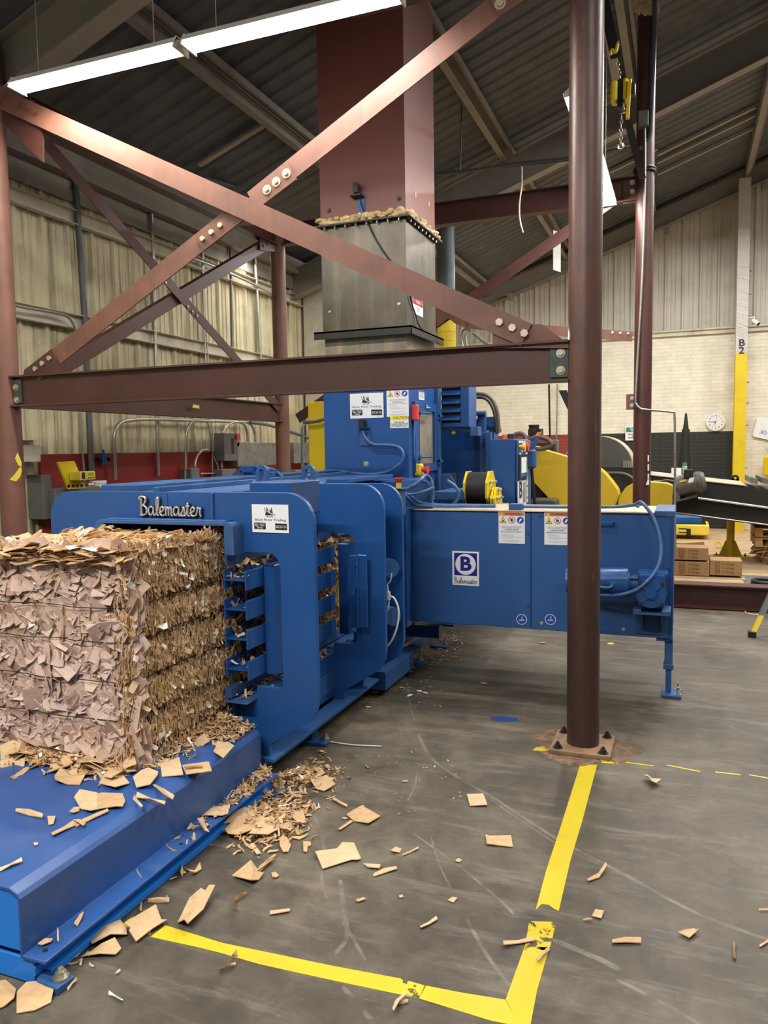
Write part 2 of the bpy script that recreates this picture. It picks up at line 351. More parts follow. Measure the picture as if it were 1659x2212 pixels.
# back wall: painted brick below, ribbed steel above
def brick_mat():
    m, N, L, B = nodes('painted_brick'); t = N.new('ShaderNodeTexCoord'); sp = N.new('ShaderNodeSeparateXYZ'); L.new(t.outputs['Object'], sp.inputs[0])
    cb = N.new('ShaderNodeCombineXYZ'); L.new(sp.outputs[0], cb.inputs[0]); L.new(sp.outputs[2], cb.inputs[1])
    nz = noise(N, L, 6, 3); ad = N.new('ShaderNodeVectorMath'); ad.operation = 'MULTIPLY_ADD'; L.new(nz.outputs['Color'], ad.inputs[0]); ad.inputs[1].default_value = (0.012, 0.012, 0); L.new(cb.outputs[0], ad.inputs[2])
    br = N.new('ShaderNodeTexBrick'); br.inputs['Scale'].default_value = 1.0; br.inputs['Brick Width'].default_value = 0.235; br.inputs['Row Height'].default_value = 0.0695
    br.inputs['Mortar Size'].default_value = 0.0055; br.inputs['Mortar Smooth'].default_value = 0.3
    br.inputs['Color1'].default_value = (*lin('#E6E1D0'), 1); br.inputs['Color2'].default_value = (*lin('#E0DAC7'), 1); br.inputs['Mortar'].default_value = (*lin('#DAD3C0'), 1)
    L.new(ad.outputs[0], br.inputs['Vector'])
    def step(sock, edge, less=True):
        q = N.new('ShaderNodeMath'); q.operation = 'LESS_THAN' if less else 'GREATER_THAN'; L.new(sock, q.inputs[0]); q.inputs[1].default_value = edge; return q.outputs[0]
    def mul(a, b):
        q = N.new('ShaderNodeMath'); q.operation = 'MULTIPLY'; L.new(a, q.inputs[0]); L.new(b, q.inputs[1]); return q.outputs[0]
    low = step(sp.outputs[2], 1.825)
    blk = mul(mul(low, step(sp.outputs[0], -1.55, False)), step(sp.outputs[0], 0.86)); rd = mul(low, step(sp.outputs[0], -1.55))
    n2 = noise(N, L, 3, 8, 0.7); r2 = ramp(N, [(0.35, (0.86,)*3), (0.6, (1.03,)*3)]); L.new(n2.outputs[0], r2.inputs[0])
    c = mixc(N, L, 1.0, br.outputs['Color'], r2.outputs[0], 'MULTIPLY')
    bk = mixc(N, L, br.outputs['Fac'], lin('#1f201f'), lin('#34342f')); rk = mixc(N, L, br.outputs['Fac'], lin('#86302c'), lin('#93423c'))
    c = mixc(N, L, blk, c, bk); c = mixc(N, L, rd, c, rk)
    L.new(c, B.inputs['Base Color']); B.inputs['Roughness'].default_value = 0.6
    b = N.new('ShaderNodeBump'); b.invert = True; b.inputs['Strength'].default_value = 0.45; b.inputs['Distance'].default_value = 0.01; L.new(br.outputs['Fac'], b.inputs['Height']); L.new(b.outputs[0], B.inputs['Normal'])
    return m
mb = MB(); mb.box(XW, 9, YW, YW+0.2, 0, 3.62); struct(mb.build('wall_back', brick_mat()))
prof = siding(XW, 9, 0.305, 0.036)
mb = MB(); n = len(prof); vs = [(y, YW+0.04-h, z) for z in (3.7, None) for (y, h) in prof]
vs = [(a, b, ROOFZ(a) if c is None else c) for a, b, c in vs]
mb.add(vs, [(i, i+1, n+i+1, n+i) for i in range(n-1)]); struct(mb.build('wall_back_upper', M['siding2']))
mb = MB(); mb.box(XW, 9, YW-0.06, YW+0.1, 3.62, 3.70); mb.tube([(XW, YW-0.08, 3.71), (9, YW-0.08, 3.71)], 0.022, 8, cr=False); struct(mb.build('trim_1', M['girt']))
# roof deck: dark ribbed steel, ribs running up the slope
prof = []; y = -4.0
while y < YW+0.1:
    prof += [(y, 0), (y+0.03, 0.02), (y+0.11, 0.02), (y+0.14, 0)]; y += 0.205
mb = MB(); n = len(prof); xs = (XW-0.1, 2.0, 9.0)
vs = [(x, y, ROOFZ(x)+h) for x in xs for (y, h) in prof]
mb.add(vs, [(k*n+i, k*n+i+1, (k+1)*n+i+1, (k+1)*n+i) for k in range(len(xs)-1) for i in range(n-1)])
struct(mb.build('ceiling', M['roof']))
# purlins, rafters
k = 1
for x in (-3.72, -2.19, -0.66, 0.95, 2.5):
    mb = MB(); mb.bar((x, -3.5, ROOFZ(x)-0.115), (x, YW, ROOFZ(x)-0.115), CSEC(0.2, 0.075, 0.006), X, Z)
    mb.bar((x+0.10, -3.5, ROOFZ(x)-0.06), (x+0.10, YW, ROOFZ(x)-0.06), [(0, -0.03), (0.03, -0.03), (0.03, 0.03), (0, 0.03)], X, Z)
    o = mb.build('roof_purlin', M['tan_st']); o['kind'] = 'structure'
sl = Vector((1, 0, 0.3556)).normalized(); nn = Vector((-0.3556, 0, 1)).normalized()
for yy, dep, off in ((4.2, 0.34, 0.39), (9.95, 0.36, 0.40), (15.5, 0.30, 0.27)):
    mb = MB(); p0 = Vector((XW, yy, ROOFZ(XW)-off)); p1 = Vector((9, yy, ROOFZ(9)-off))
    mb.bar(p0, p1, ISEC(dep, 0.16, 0.012, 0.01), Y, nn)
    o = mb.build('roof_rafter', M['grey_st']); o['kind'] = 'structure'
mb = MB(); mb.box(XW+0.04, XW+0.16, -2, YW, ROOFZ(XW)-0.22, ROOFZ(XW)-0.02); mb.box(XW+0.04, XW+0.06, -2, YW, ROOFZ(XW)-0.42, ROOFZ(XW)-0.2); o = mb.build('eave_beam', M['tan_st']); o['kind'] = 'structure'
# cream strips running up the slope under the deck
for (a, b) in (((430, 357), (585, 268)), ((1420, 335), (1630, 237)), ((1420, 352), (1630, 257)), ((1420, 377), (1625, 282)), ((1420, 250), (1659, 128)), ((1084, 413), (1200, 360)), ((1318, 372), (1420, 322))):
    d = F2 + R3*((a[0]-W/2)/FPX) - U3*((a[1]-H/2)/FPX); t = (6.172-0.05-HC)/(d.z-0.3556*d.x); p = EYE+d*t
    d = F2 + R3*((b[0]-W/2)/FPX) - U3*((b[1]-H/2)/FPX); t = (6.172-0.05-HC)/(d.z-0.3556*d.x); q = EYE+d*t
    q = Vector((q.x, p.y, ROOFZ(q.x)-0.05)); mb = MB(); mb.bar(p, q, [(-0.032, -0.012), (0.032, -0.012), (0.032, 0.012), (-0.032, 0.012)], Y, nn)
    o = mb.build('deck_strip', M['deckstrip']); o['kind'] = 'structure'
# girts on the left wall
for i, z in enumerate((2.80, 3.74, 1.63)):
    mb = MB(); y0, y1 = (-2, 12) if i < 2 else (-2, A(85, 1000, 0, XW+0.1)[1])
    mb.bar((XW+0.04, y0, z), (XW+0.04, y1, z), CSEC(0.13 if i < 2 else 0.19, 0.07, 0.006), X, Z); o = mb.build('wall_girt', M['girt']); o['kind'] = 'structure'
# tan pilaster at the far end of the left wall
a = A(655, 700, 1, 10.2); b = A(702, 700, 1, 10.2); mb = MB(); mb.box(a.x, b.x+0.1, 10.2, 10.6, 0, A(655, 572, 1, 10.2).z, bev=0.01)
struct(mb.build('trim_2', M['girt']))
# ================================================================ painted floor lines
def tape_mat(name, worn):
    m, N, L, B = nodes(name); n1 = noise(N, L, 3, 4); r1 = ramp(N, [(0.3, lin('#BFA91F')), (0.7, lin('#D2BE2C'))]); L.new(n1.outputs[0], r1.inputs[0])
    n3 = noise(N, L, 25, 5, 0.7); r3 = ramp(N, [(0.62, (0, 0, 0)), (0.75, (0.35,)*3)]); L.new(n3.outputs[0], r3.inputs[0])
    L.new(mixc(N, L, r3.outputs[0], r1.outputs[0], lin('#8d8430')), B.inputs['Base Color']); B.inputs['Roughness'].default_value = 0.38
    n2 = noise(N, L, 22, 6, 0.65); r2 = ramp(N, [(worn, (1, 1, 1)), (worn+0.012, (0, 0, 0))]); L.new(n2.outputs[0], r2.inputs[0]); L.new(r2.outputs[0], B.inputs['Alpha'])
    return m
M['tape'] = tape_mat('yellow_floor_tape', 0.70); M['tapeworn'] = tape_mat('yellow_floor_tape_worn', 0.53)
def flat(px, z0=0.0004, z1=0.0012):
    mb = MB(); mb.prism([tuple(FL(x, y, z0).xy) for x, y in px], z0, z1, (Vector((0, 0, 0)), X, Y, Z)); return mb
t = thing('floor_marking', 'yellow floor tape line running from the column base down to the near corner', 'floor marking', FL(1200, 1950))
flat([(1253, 1652), (1290, 1652), (1256, 1780), (1232, 1860), (1207, 1968), (1196, 1963), (1186, 1955), (1170, 1953), (1157, 1966), (1180, 1880), (1213, 1780)]).build('tape', M['tape'], t)
flat([(1143, 1990), (1201, 1992), (1194, 2025), (1186, 2053), (1132, 2053), (1140, 2010)]).build('tape', M['tapeworn'], t)
flat([(1133, 2046), (1187, 2046), (1160, 2140), (1146, 2214), (1119, 2213), (1092, 2160), (1110, 2110)]).build('tape', M['tape'], t)
t = thing('floor_marking', 'yellow floor tape line crossing the foreground towards the blue platform', 'floor marking', FL(700, 2110))
flat([(357, 1999), (480, 2037), (600, 2062), (720, 2087), (865, 2114), (852, 2146), (700, 2114), (560, 2083), (474, 2058), (430, 2047), (325, 2024)]).build('tape', M['tape'], t)
flat([(865, 2114), (920, 2130), (905, 2157), (852, 2146)]).build('tape', M['tapeworn'], t)
flat([(918, 2129), (1000, 2145), (1093, 2160), (1119, 2213), (1146, 2214), (1144, 2222), (1060, 2205), (905, 2157)]).build('tape', M['tape'], t)
flat([(262, 1998), (285, 1980), (330, 1988), (325, 2020), (290, 2010)]).build('tape', M['tape'], t)
mb = flat([(1293, 1634), (1318, 1632), (1333, 1642), (1325, 1650), (1300, 1648)]); q = MB()
for a, b in (((1318, 1641), (1335, 1649)), ((1352, 1647), (1412, 1655)), ((1440, 1653), (1512, 1667)), ((1545, 1668), (1600, 1674)), ((1618, 1674), (1675, 1684))):
    p = [FL(*a), FL(*b)]; d = (p[1]-p[0]).normalized().cross(Z)*0.006; mb.prism([tuple((p[0]-d).xy), tuple((p[1]-d).xy), tuple((p[1]+d).xy), tuple((p[0]+d).xy)], 0.0004, 0.0012, (Vector((0, 0, 0)), X, Y, Z))
tag(mb.build('floor_marking', M['tape']), 'broken thin yellow line leading right from the column base', 'floor marking')
mb = MB()
for i in range(9): mb.add([], [])
ring = [FL(1169+16*math.cos(a)*(1+0.2*math.sin(3*a)), 1618+5*math.sin(a)*(1+0.2*math.cos(5*a)), 0.0005) for a in [2*PI*i/20 for i in range(20)]]
mb.prism([tuple(p.xy) for p in ring], 0.0004, 0.001, (Vector((0, 0, 0)), X, Y, Z)); tag(mb.build('floor_marking', M['tapeworn']), 'small yellow paint ring around a floor plug left of the column base', 'floor marking')
tag(flat([(1060, 1549), (1085, 1547), (1116, 1551), (1120, 1557), (1098, 1560), (1066, 1556)]).build('paint_smear', M['blue']), 'blue paint smear on the concrete left of the column', 'paint smear')
tag(flat([(1312, 1389), (1320, 1387.5), (1327, 1389), (1325, 1392), (1313, 1392)]).build('paint_spot', M['tape']), 'small yellow spot on the concrete under the feeder box', 'paint spot')
# pale tyre scuffs
def scuff_mat():
    m, N, L, B = nodes('pale_floor_scuff'); B.inputs['Base Color'].default_value = (*lin('#a39c8e'), 1); B.inputs['Roughness'].default_value = 0.6
    n2 = noise(N, L, 9, 8, 0.7); r2 = ramp(N, [(0.38, (0.0,)*3), (0.62, (0.5,)*3)]); L.new(n2.outputs[0], r2.inputs[0]); L.new(r2.outputs[0], B.inputs['Alpha']); return m
mb = MB()
def ribbon(pts, w):
    P = [FL(*p) for p in pts]; Q = []
    for i in range(len(P)-1):
        for k in range(6):
            a, b, c, d = P[max(i-1, 0)], P[i], P[i+1], P[min(i+2, len(P)-1)]; t = k/6
            Q.append(0.5*((2*b) + (c-a)*t + (2*a-5*b+4*c-d)*t*t + (3*b-a-3*c+d)*t**3))
    Q.append(P[-1]); n = len(Q); vs = []
    for i, p in enumerate(Q):
        d = (Q[min(i+1, n-1)]-Q[max(i-1, 0)]).normalized().cross(Z)*w*(0.5 if i in (0, n-1) else 1); vs += [(p.x-d.x, p.y-d.y, 0.0003), (p.x+d.x, p.y+d.y, 0.0003)]
    mb.add(vs, [(2*i, 2*i+1, 2*i+3, 2*i+2) for i in range(n-1)])
for pts, w in (([(895, 1560), (925, 1630), (990, 1680), (1060, 1720), (1200, 1810), (1350, 1890), (1500, 1970), (1659, 2030)], 0.009), ([(1050, 1720), (1190, 1815), (1300, 1870)], 0.004),
               ([(885, 1795), (990, 1870), (1075, 1940), (1110, 1975)], 0.006), ([(1008, 1985), (1050, 2060), (1105, 2135)], 0.007), ([(930, 1805), (950, 1870), (975, 1920)], 0.004),
               ([(1330, 2115), (1420, 2160), (1510, 2212)], 0.008), ([(735, 1900), (742, 1960), (750, 2020), (725, 2060)], 0.008), ([(680, 1760), (700, 1830), (695, 1900), (706, 1940)], 0.006),
               ([(740, 2130), (800, 2200), (830, 2230)], 0.008), ([(1195, 2030), (1290, 2070), (1340, 2095)], 0.012), ([(1025, 1384), (1150, 1391), (1230, 1400)], 0.006), ([(1065, 1390), (1090, 1402)], 0.004),
               ([(880, 1470), (885, 1520), (900, 1570)], 0.004), ([(905, 1650), (895, 1700), (880, 1730)], 0.004), ([(790, 2075), (770, 2040), (740, 1990)], 0.006), ([(1310, 1405), (1400, 1412), (1450, 1420)], 0.006),
               ([(1659, 1600), (1600, 1580), (1560, 1560)], 0.005), ([(960, 1460), (975, 1440)], 0.003), ([(1160, 1870), (1210, 1890), (1260, 1900)], 0.003), ([(820, 1500), (850, 1530), (870, 1600)], 0.004)):
    ribbon(pts, w)
tag(mb.build('tyre_scuff_marks', scuff_mat()), 'pale curved tyre scuffs and scratches across the dark concrete', 'scuff marks', kind='stuff')
# ================================================================ red steel frame
Y1, Y2, XR_, XL_ = 4.095, 8.05, -0.477, -4.40
def column(x, y, z1, label, m='red', base=True, r=0.084):
    t = thing('steel_column', label, 'column', (x, y, 0))
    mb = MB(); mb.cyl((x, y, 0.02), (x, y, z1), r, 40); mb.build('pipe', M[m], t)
    mb = MB(); mb.box(x-0.155, x+0.155, y-0.155, y+0.155, 0.0, 0.022, bev=0.003); p = mb.build('base_plate', M['baseplate'], t)
    for sx in (-1, 1):
        for sy in (-1, 1): bolt(p, (x+sx*0.115, y+sy*0.115, 0.022), Z, 0.017, 0.016, 'boltdk', 0.014)
    return t
M['baseplate'] = mat('rusty_dusty_plate', '#8a6d52', 0.7, var=0.15, dirt='#3d3530', dscale=14, damt=0.8)
M['redcol'] = mat('red_oxide_worn_shaded_column', '#64443C', 0.38, var=0.12, dirt='#2f2421', dscale=2.2, damt=0.85, streak=('#3f302b', 0.9), rvar=0.1, bump=0.1, bscale=40)
def worn_shaded_low(m, z0, z1, col, amt):  # wear and shade both put into the colour towards the foot, plus pale scuffs
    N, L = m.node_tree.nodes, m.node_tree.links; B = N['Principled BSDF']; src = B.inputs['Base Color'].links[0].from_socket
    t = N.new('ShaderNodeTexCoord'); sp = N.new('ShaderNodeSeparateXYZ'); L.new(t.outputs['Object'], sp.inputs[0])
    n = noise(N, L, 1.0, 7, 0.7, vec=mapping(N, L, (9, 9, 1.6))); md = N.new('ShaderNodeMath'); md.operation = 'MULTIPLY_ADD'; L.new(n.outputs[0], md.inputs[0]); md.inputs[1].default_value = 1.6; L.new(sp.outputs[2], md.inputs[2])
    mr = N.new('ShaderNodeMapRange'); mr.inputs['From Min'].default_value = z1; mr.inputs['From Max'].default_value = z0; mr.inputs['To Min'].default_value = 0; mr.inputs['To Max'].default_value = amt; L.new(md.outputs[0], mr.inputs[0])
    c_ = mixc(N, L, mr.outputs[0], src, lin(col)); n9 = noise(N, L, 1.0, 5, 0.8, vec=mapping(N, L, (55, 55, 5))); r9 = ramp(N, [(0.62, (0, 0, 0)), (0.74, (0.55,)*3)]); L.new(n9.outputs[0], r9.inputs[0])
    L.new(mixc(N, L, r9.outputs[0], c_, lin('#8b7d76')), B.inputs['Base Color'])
worn_shaded_low(M['redcol'], 1.2, 3.4, '#2f221d', 0.85)
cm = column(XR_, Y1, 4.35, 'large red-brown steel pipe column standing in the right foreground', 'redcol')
column(XL_, Y1, 4.35, 'red-brown pipe column cut by the left edge with torn yellow tape on it')
column(XL_, Y2, 4.2, 'red-brown pipe column at the back left beside the galvanised panels')
XB = A(1389, 780, 1, Y2).x
cb = column(XB, Y2, 6.0, 'red-brown pipe column at the back right carrying a thin bent conduit', 'red_dk')
mb = MB(); c = Vector((XR_, Y1, 0)); rnd = random.Random(3)
pts = []
for i in range(40):
    a = 2*PI*i/40; r = 0.24*(1+0.12*math.sin(3*a+1)+0.08*math.sin(7*a)+0.05*rnd.random()); pts.append((c.x+r*math.cos(a)*1.1, c.y+r*math.sin(a)))
mb.prism(pts, 0.0002, 0.0014, (Vector((0, 0, 0)), X, Y, Z)); M['dust'] = mat('rust_dust', '#85694f', 0.9, var=0.2, dirt='#554739', dscale=14, damt=0.9)
_m = M['dust']; _N, _L = _m.node_tree.nodes, _m.node_tree.links; _n = noise(_N, _L, 11, 7, 0.75); _r = ramp(_N, [(0.42, (0, 0, 0)), (0.56, (0.95,)*3)]); _L.new(_n.outputs[0], _r.inputs[0]); _L.new(_r.outputs[0], _N['Principled BSDF'].inputs['Alpha'])
o = mb.build('rust_dust', M['dust']); tag(o, 'brown rust dust spread around the foreground column base', 'dust', kind='stuff')
# clip plates on columns
def clip(parent, x0, x1, y, z0, z1, m='red'):
    mb = MB(); mb.box(x0, x1, y-0.006, y+0.006, z0, z1); p = mb.build('clip_plate', M[m], parent)
    for z in (z0+(z1-z0)*0.27, z0+(z1-z0)*0.73): bolt(p, ((x0+x1)/2, y-0.006, z), -Y, 0.014, 0.01)
a = A(1353, 852, 1, Y2); b = A(1372, 885, 1, Y2); clip(cb, a.x, b.x+0.03, Y2-0.01, b.z, a.z)
IB = lambda: ISEC(0.21, 0.10, 0.011, 0.008)
def beam(p0, p1, label, adir, m='red_dk', ends=(), sec=None):
    t = thing('steel_beam', label, 'beam', (Vector(p0)+Vector(p1))/2)
    mb = MB(); mb.bar(p0, p1, sec or IB(), adir, Z); mb.build('beam_section', M[m], t); return t
ZB = 2.035
t = beam((XL_+0.075, Y1, ZB), (XR_-0.075, Y1, ZB), 'long red-brown I-beam spanning the picture between the two front columns', Y)
for x0, x1, cols in ((A(21, 840, 1, Y1).x, A(50, 840, 1, Y1).x, ((34, 837), (36, 864))), (A(1189, 780, 1, Y1).x, A(1229, 780, 1, Y1).x, ((1211, 763), (1211, 800)))):
    mb = MB(); mb.box(x0, x1, Y1-0.016, Y1-0.004, 1.955, 2.115); p = mb.build('clip_plate', M['scorch'], t)
    for (px, py) in cols: bolt(p, A(px, py, 1, Y1-0.016), -Y, 0.015, 0.011)
t = beam((XL_, Y1+0.07, ZB), (XL_, Y2-0.07, ZB), 'red-brown I-beam running back along the left side below the braces', X)
q = MB(); a = A(422, 878, 0, XL_+0.052); f = Face(a, Y, Z); f.plate(q, [(-0.05, -0.012), (0.06, -0.018), (0.06, 0.012), (-0.03, 0.018)], 0, 0.003)
tag(q.build('tape_scrap', M['yellowlt']), 'torn yellow tape scrap stuck on the left side beam', 'tape')
ZT = A(855, 7, 1, Y1).z + 0.105
beam((-1.75, Y1, ZT), (XR_-0.075, Y1, ZT), 'short red-brown top beam at the upper edge beside the right end of the strip lights', Y)
beam((XL_, Y1+0.07, 4.04), (XL_, Y2-0.07, 4.04), 'dark red-brown top beam running back from the upper left corner', X)
t = beam((XL_+0.075, Y2, A(1230, 428, 1, Y2).z), (XB-0.07, Y2, A(1230, 428, 1, Y2).z), 'red-brown top beam crossing behind the square duct', Y, sec=ISEC(0.23, 0.12, 0.012, 0.009))
clipz = A(1365, 410, 1, Y2); p = MB(); p.box(XB-0.2, XB-0.05, Y2-0.02, Y2-0.008, clipz.z-0.13, clipz.z+0.1); p = p.build('clip_plate', M['red_dk'], t)
for py in (394, 414): bolt(p, A(1366, py, 1, Y2-0.02), -Y, 0.016, 0.01)
mb = MB(); mb.bar(A(1302, 0, 1, 7.2), A(1331, 178, 1, 7.6), [(-0.035, 0), (0.035, 0), (0.035, 0.02), (-0.035, 0.02)], X, Y); tag(mb.build('pale_bar', M['cream']), 'pale slanting bar just right of the top of the foreground column', 'bar')
# floor beam at the back
a = A(1475, 1262, 1, Y2); t = beam((XB+0.12, Y2, 0.125), (4.6, Y2, 0.125), 'red-brown I-beam lying on the floor along the back right', Y, 'red_dk', sec=ISEC(0.23, 0.2, 0.013, 0.01))
# braces
def brace_leg(mb, p0, p1, w, back, flip=1):
    p0, p1 = Vector(p0), Vector(p1); d = (p1-p0).normalized(); n = back.cross(d); n = n if n.z > 0 else -n
    mb.bar(p0, p1, [(-w/2, 0), (w/2, 0), (w/2, 0.075), (w/2-0.009, 0.075), (w/2-0.009, 0.009), (-w/2, 0.009)], n, back)
def V(x, z, y=Y1): return Vector((x, y, z))
def plate_px(parent, px, axis, v, th, m='red', name='gusset_plate', back=Y):
    P = [A(x, y, axis, v) for x, y in px]; fr = (P[0], Y if axis == 0 else X, Z, back)
    mb = MB(); mb.prism([((p-P[0]).dot(fr[1]), p.z-P[0].z) for p in P], 0, th, fr); return mb.build(name, M[m], parent)
def bolts_px(parent, pts, axis, v, d, r=0.017, h=0.012, m='boltlt', washer=0):
    for x, y in pts:
        mb = MB(); c = A(x, y, axis, v)
        if washer: mb.cyl(c, c+Vector(d)*0.004, washer, 20); c = c+Vector(d)*0.004
        hexbolt(mb, c, d, r, h, washer=False); mb.build('bolt', M[m], parent)
tA = thing('diagonal_brace', 'red brace rising from the front beam at left to upper right with splice plates', 'brace', V(-2.4, 3.05))
sA = (3.871-2.22)/(-0.899+3.993); fA = lambda x: 2.22+sA*(x+3.993)
xc = A(530, 450, 1, Y1).x
mb = MB(); brace_leg(mb, V(-4.12, fA(-4.12), Y1-0.012), V(xc-0.03, fA(xc-0.03), Y1-0.012), 0.118, Y); mb.build('lower_angle', M['red'], tA)
mb = MB(); brace_leg(mb, V(xc+0.05, fA(xc+0.05), Y1-0.012), V(-0.55, fA(-0.55), Y1-0.012), 0.118, Y); mb.build('upper_angle', M['red'], tA)
p = plate_px(tA, [(535, 430), (622, 352), (640, 387), (566, 443)], 1, Y1-0.024, 0.012, name='splice_plate'); bolts_px(p, [(577, 410), (597, 393), (619, 375)], 1, Y1-0.024, -Y, 0.016, 0.014, 'boltlt', 0.028)
p = plate_px(tA, [(424, 517), (500, 452), (533, 469), (440, 541)], 1, Y1-0.024, 0.012, name='splice_plate'); bolts_px(p, [(439, 516), (458, 502), (477, 487)], 1, Y1-0.024, -Y, 0.017, 0.016)
p = plate_px(tA, [(50, 812), (52, 799), (110, 754), (124, 780), (124, 810)], 1, Y1-0.026, 0.012, 'red_dk'); bolts_px(p, [(77, 797), (92, 785), (107, 774)], 1, Y1-0.026, -Y, 0.017, 0.012)
p = plate_px(tA, [(1040, -30), (1090, -45), (1132, 0), (1078, 34)], 1, Y1-0.026, 0.012); bolts_px(p, [(1081, 8)], 1, Y1-0.026, -Y, 0.02, 0.012, 'boltlt', 0.03)
tB = thing('diagonal_brace', 'red brace falling from the upper left to the foreground column, passing in front', 'brace', V(-2.4, 3.0))
sB = (2.152-3.867)/(-0.721+4.081); fB = lambda x: 3.867+sB*(x+4.081)
mb = MB(); brace_leg(mb, V(-4.25, fB(-4.25), Y1-0.045), V(-0.77, fB(-0.77), Y1-0.045), 0.125, Y); mb.build('angle', M['red'], tB)
bolts_px(tB, [(1079, 696), (1107, 708), (1133, 720)], 1, Y1-0.046, -Y, 0.021, 0.012); bolts_px(tB, [(45, 228), (61, 236), (77, 243)], 1, Y1-0.046, -Y, 0.013, 0.01, 'red', 0.022)
plate_px(tB, [(1064, 700), (1170, 700), (1228, 742), (1228, 752), (1064, 752)], 1, Y1-0.03, 0.012, 'red')
plate_px(tB, [(4, 262), (4, 215), (70, 215), (93, 300), (93, 350), (60, 320)], 1, Y1-0.02, 0.012, 'red_dk')
xs_ = XL_
def side(px, py): return A(px, py, 0, xs_)
tC = thing('diagonal_brace', 'dark red brace falling along the left side towards the back column', 'brace', (xs_, 6.2, 3.0))
def L2(y, z): return Vector((xs_, y, z))
mb = MB(); brace_leg(mb, L2(4.25, 4.023)+X*0.03, L2(7.95, 4.023-0.5255*3.7)+X*0.03, 0.10, -X); mb.build('angle', M['red_dk'], tC)
bolts_px(tC, [(357, 610), (405, 662), (415, 673), (425, 682)], 0, xs_+0.032, X, 0.014, 0.01, 'boltlt'); bolts_px(tC, [(52, 280), (67, 297), (83, 313)], 0, xs_+0.032, X, 0.012, 0.008, 'red', 0.024)
tD = thing('diagonal_brace', 'dark red brace rising along the left side to the top of the back column', 'brace', (xs_, 6.2, 3.1))
mb = MB(); brace_leg(mb, L2(4.25, 2.05), L2(7.9, 2.05+0.5237*3.65), 0.11, -X); mb.build('angle', M['red_dk'], tD)
p = plate_px(tD, [(560, 515), (590, 520), (600, 545), (560, 540)], 0, xs_+0.012, 0.01, 'red_dk', back=X); bolts_px(p, [(569, 531), (578, 527), (587, 523)], 0, xs_+0.022, X, 0.016, 0.01, 'red')
tF = thing('diagonal_brace', 'red brace behind the duct rising right towards the back column', 'brace', (-2.2, Y2, 3.0))
mb = MB(); brace_leg(mb, V(-4.2, 3.07-0.575*1.92, Y2), V(-0.5, 3.07+0.575*1.78, Y2), 0.115, Y); mb.build('angle', M['red_dk'], tF)
p = plate_px(tF, [(938, 668), (975, 655), (1010, 672), (1045, 700), (1060, 712), (1010, 708), (985, 700), (968, 688), (945, 705)], 1, Y2-0.03, 0.012, 'red'); bolts_px(p, [(1024, 697)], 1, Y2-0.03, -Y, 0.02, 0.012)
tE = thing('diagonal_brace', 'short red bolted bar ending beside the back right column', 'brace', (-1.2, Y2, 2.8))
a, b = A(1010, 700, 1, Y2-0.04), A(1366, 727, 1, Y2-0.04); mb = MB(); brace_leg(mb, a, b, 0.095, Y); mb.build('angle', M['red'], tE)
bolts_px(tE, [(1323, 718), (1340, 719), (1357, 720)], 1, Y2-0.042, -Y, 0.014, 0.008)
# torn caution tape on the left column
mb = MB(); yv = Y1-0.086
for px in ([(38, 978), (33, 990), (40, 1005), (46, 1008), (47, 1000)], [(46, 1008), (41, 1012), (31, 1026), (21, 1036), (35, 1040), (44, 1030), (47, 1018)]):
    P = [A(x, y, 1, yv) for x, y in px]; mb.prism([((p-P[0]).x, (p-P[0]).z) for p in P], 0, 0.002, (P[0], X, Z, -Y))
tag(mb.build('tape_scrap', M['yellowlt']), 'torn yellow tape hanging on the left edge column', 'tape')
# ================================================================ light fixtures
def fixture(x0, x1, y0, y1, z, label, tubes=2):
    c = Vector(((x0+x1)/2, (y0+y1)/2, z)); t = thing('strip_light', label, 'light fixture', c, 'fluorescent strip lights')
    al = (Vector((x1, y1, z))-Vector((x0, y0, z))).normalized(); sd = Z.cross(al); p0, p1 = Vector((x0, y0, z)), Vector((x1, y1, z))
    mb = MB(); mb.bar(p0, p1, [(-0.075, 0.0), (-0.04, 0.045), (0.04, 0.045), (0.075, 0.0), (0.066, 0.0), (0.036, 0.036), (-0.036, 0.036), (-0.066, 0.0)], sd, Z)
    mb.bar(p0, p0+al*0.012, [(-0.075, -0.02), (0.075, -0.02), (0.04, 0.05), (-0.04, 0.05)], sd, Z); mb.bar(p1-al*0.012, p1, [(-0.075, -0.02), (0.075, -0.02), (0.04, 0.05), (-0.04, 0.05)], sd, Z); mb.build('tray', M['fixture'], t)
    for s in ((-0.032, 0.032) if tubes == 2 else (0,)):
        mb = MB(); mb.cyl(p0+al*0.03+sd*s-Z*0.005, p1-al*0.03+sd*s-Z*0.005, 0.0165, 12); mb.build('tube', M['tube'], t)
    for q in (0.15, 0.85):
        pt = p0.lerp(p1, q); mb = MB(); mb.tube([pt+Z*0.045, Vector((pt.x, pt.y, ROOFZ(pt.x)-0.02))], 0.003, 6, cr=False); mb.build('hanger_rod', M['galv'], t)
ZL = 3.845; YL = 3.79
fixture(-3.86, -2.645, YL, YL, ZL, 'glowing strip light hanging at the upper left, left half of the pair')
fixture(-2.605, -1.34, YL, YL, ZL, 'glowing strip light at the top edge, right half of the pair')
a, b = A(1231, 200, 2, 3.95), A(1322, 440, 2, 3.95); xm = (a.x+b.x)/2
fixture(xm, xm, a.y, b.y, 3.95, 'glowing strip light seen end-on behind the foreground column')
a = A(1186, 722, 1, Y1+0.12); b = A(1212, 741, 1, Y1+0.12)
t = thing('work_light', 'small glowing lamp on the front beam just left of the foreground column', 'lamp', a)
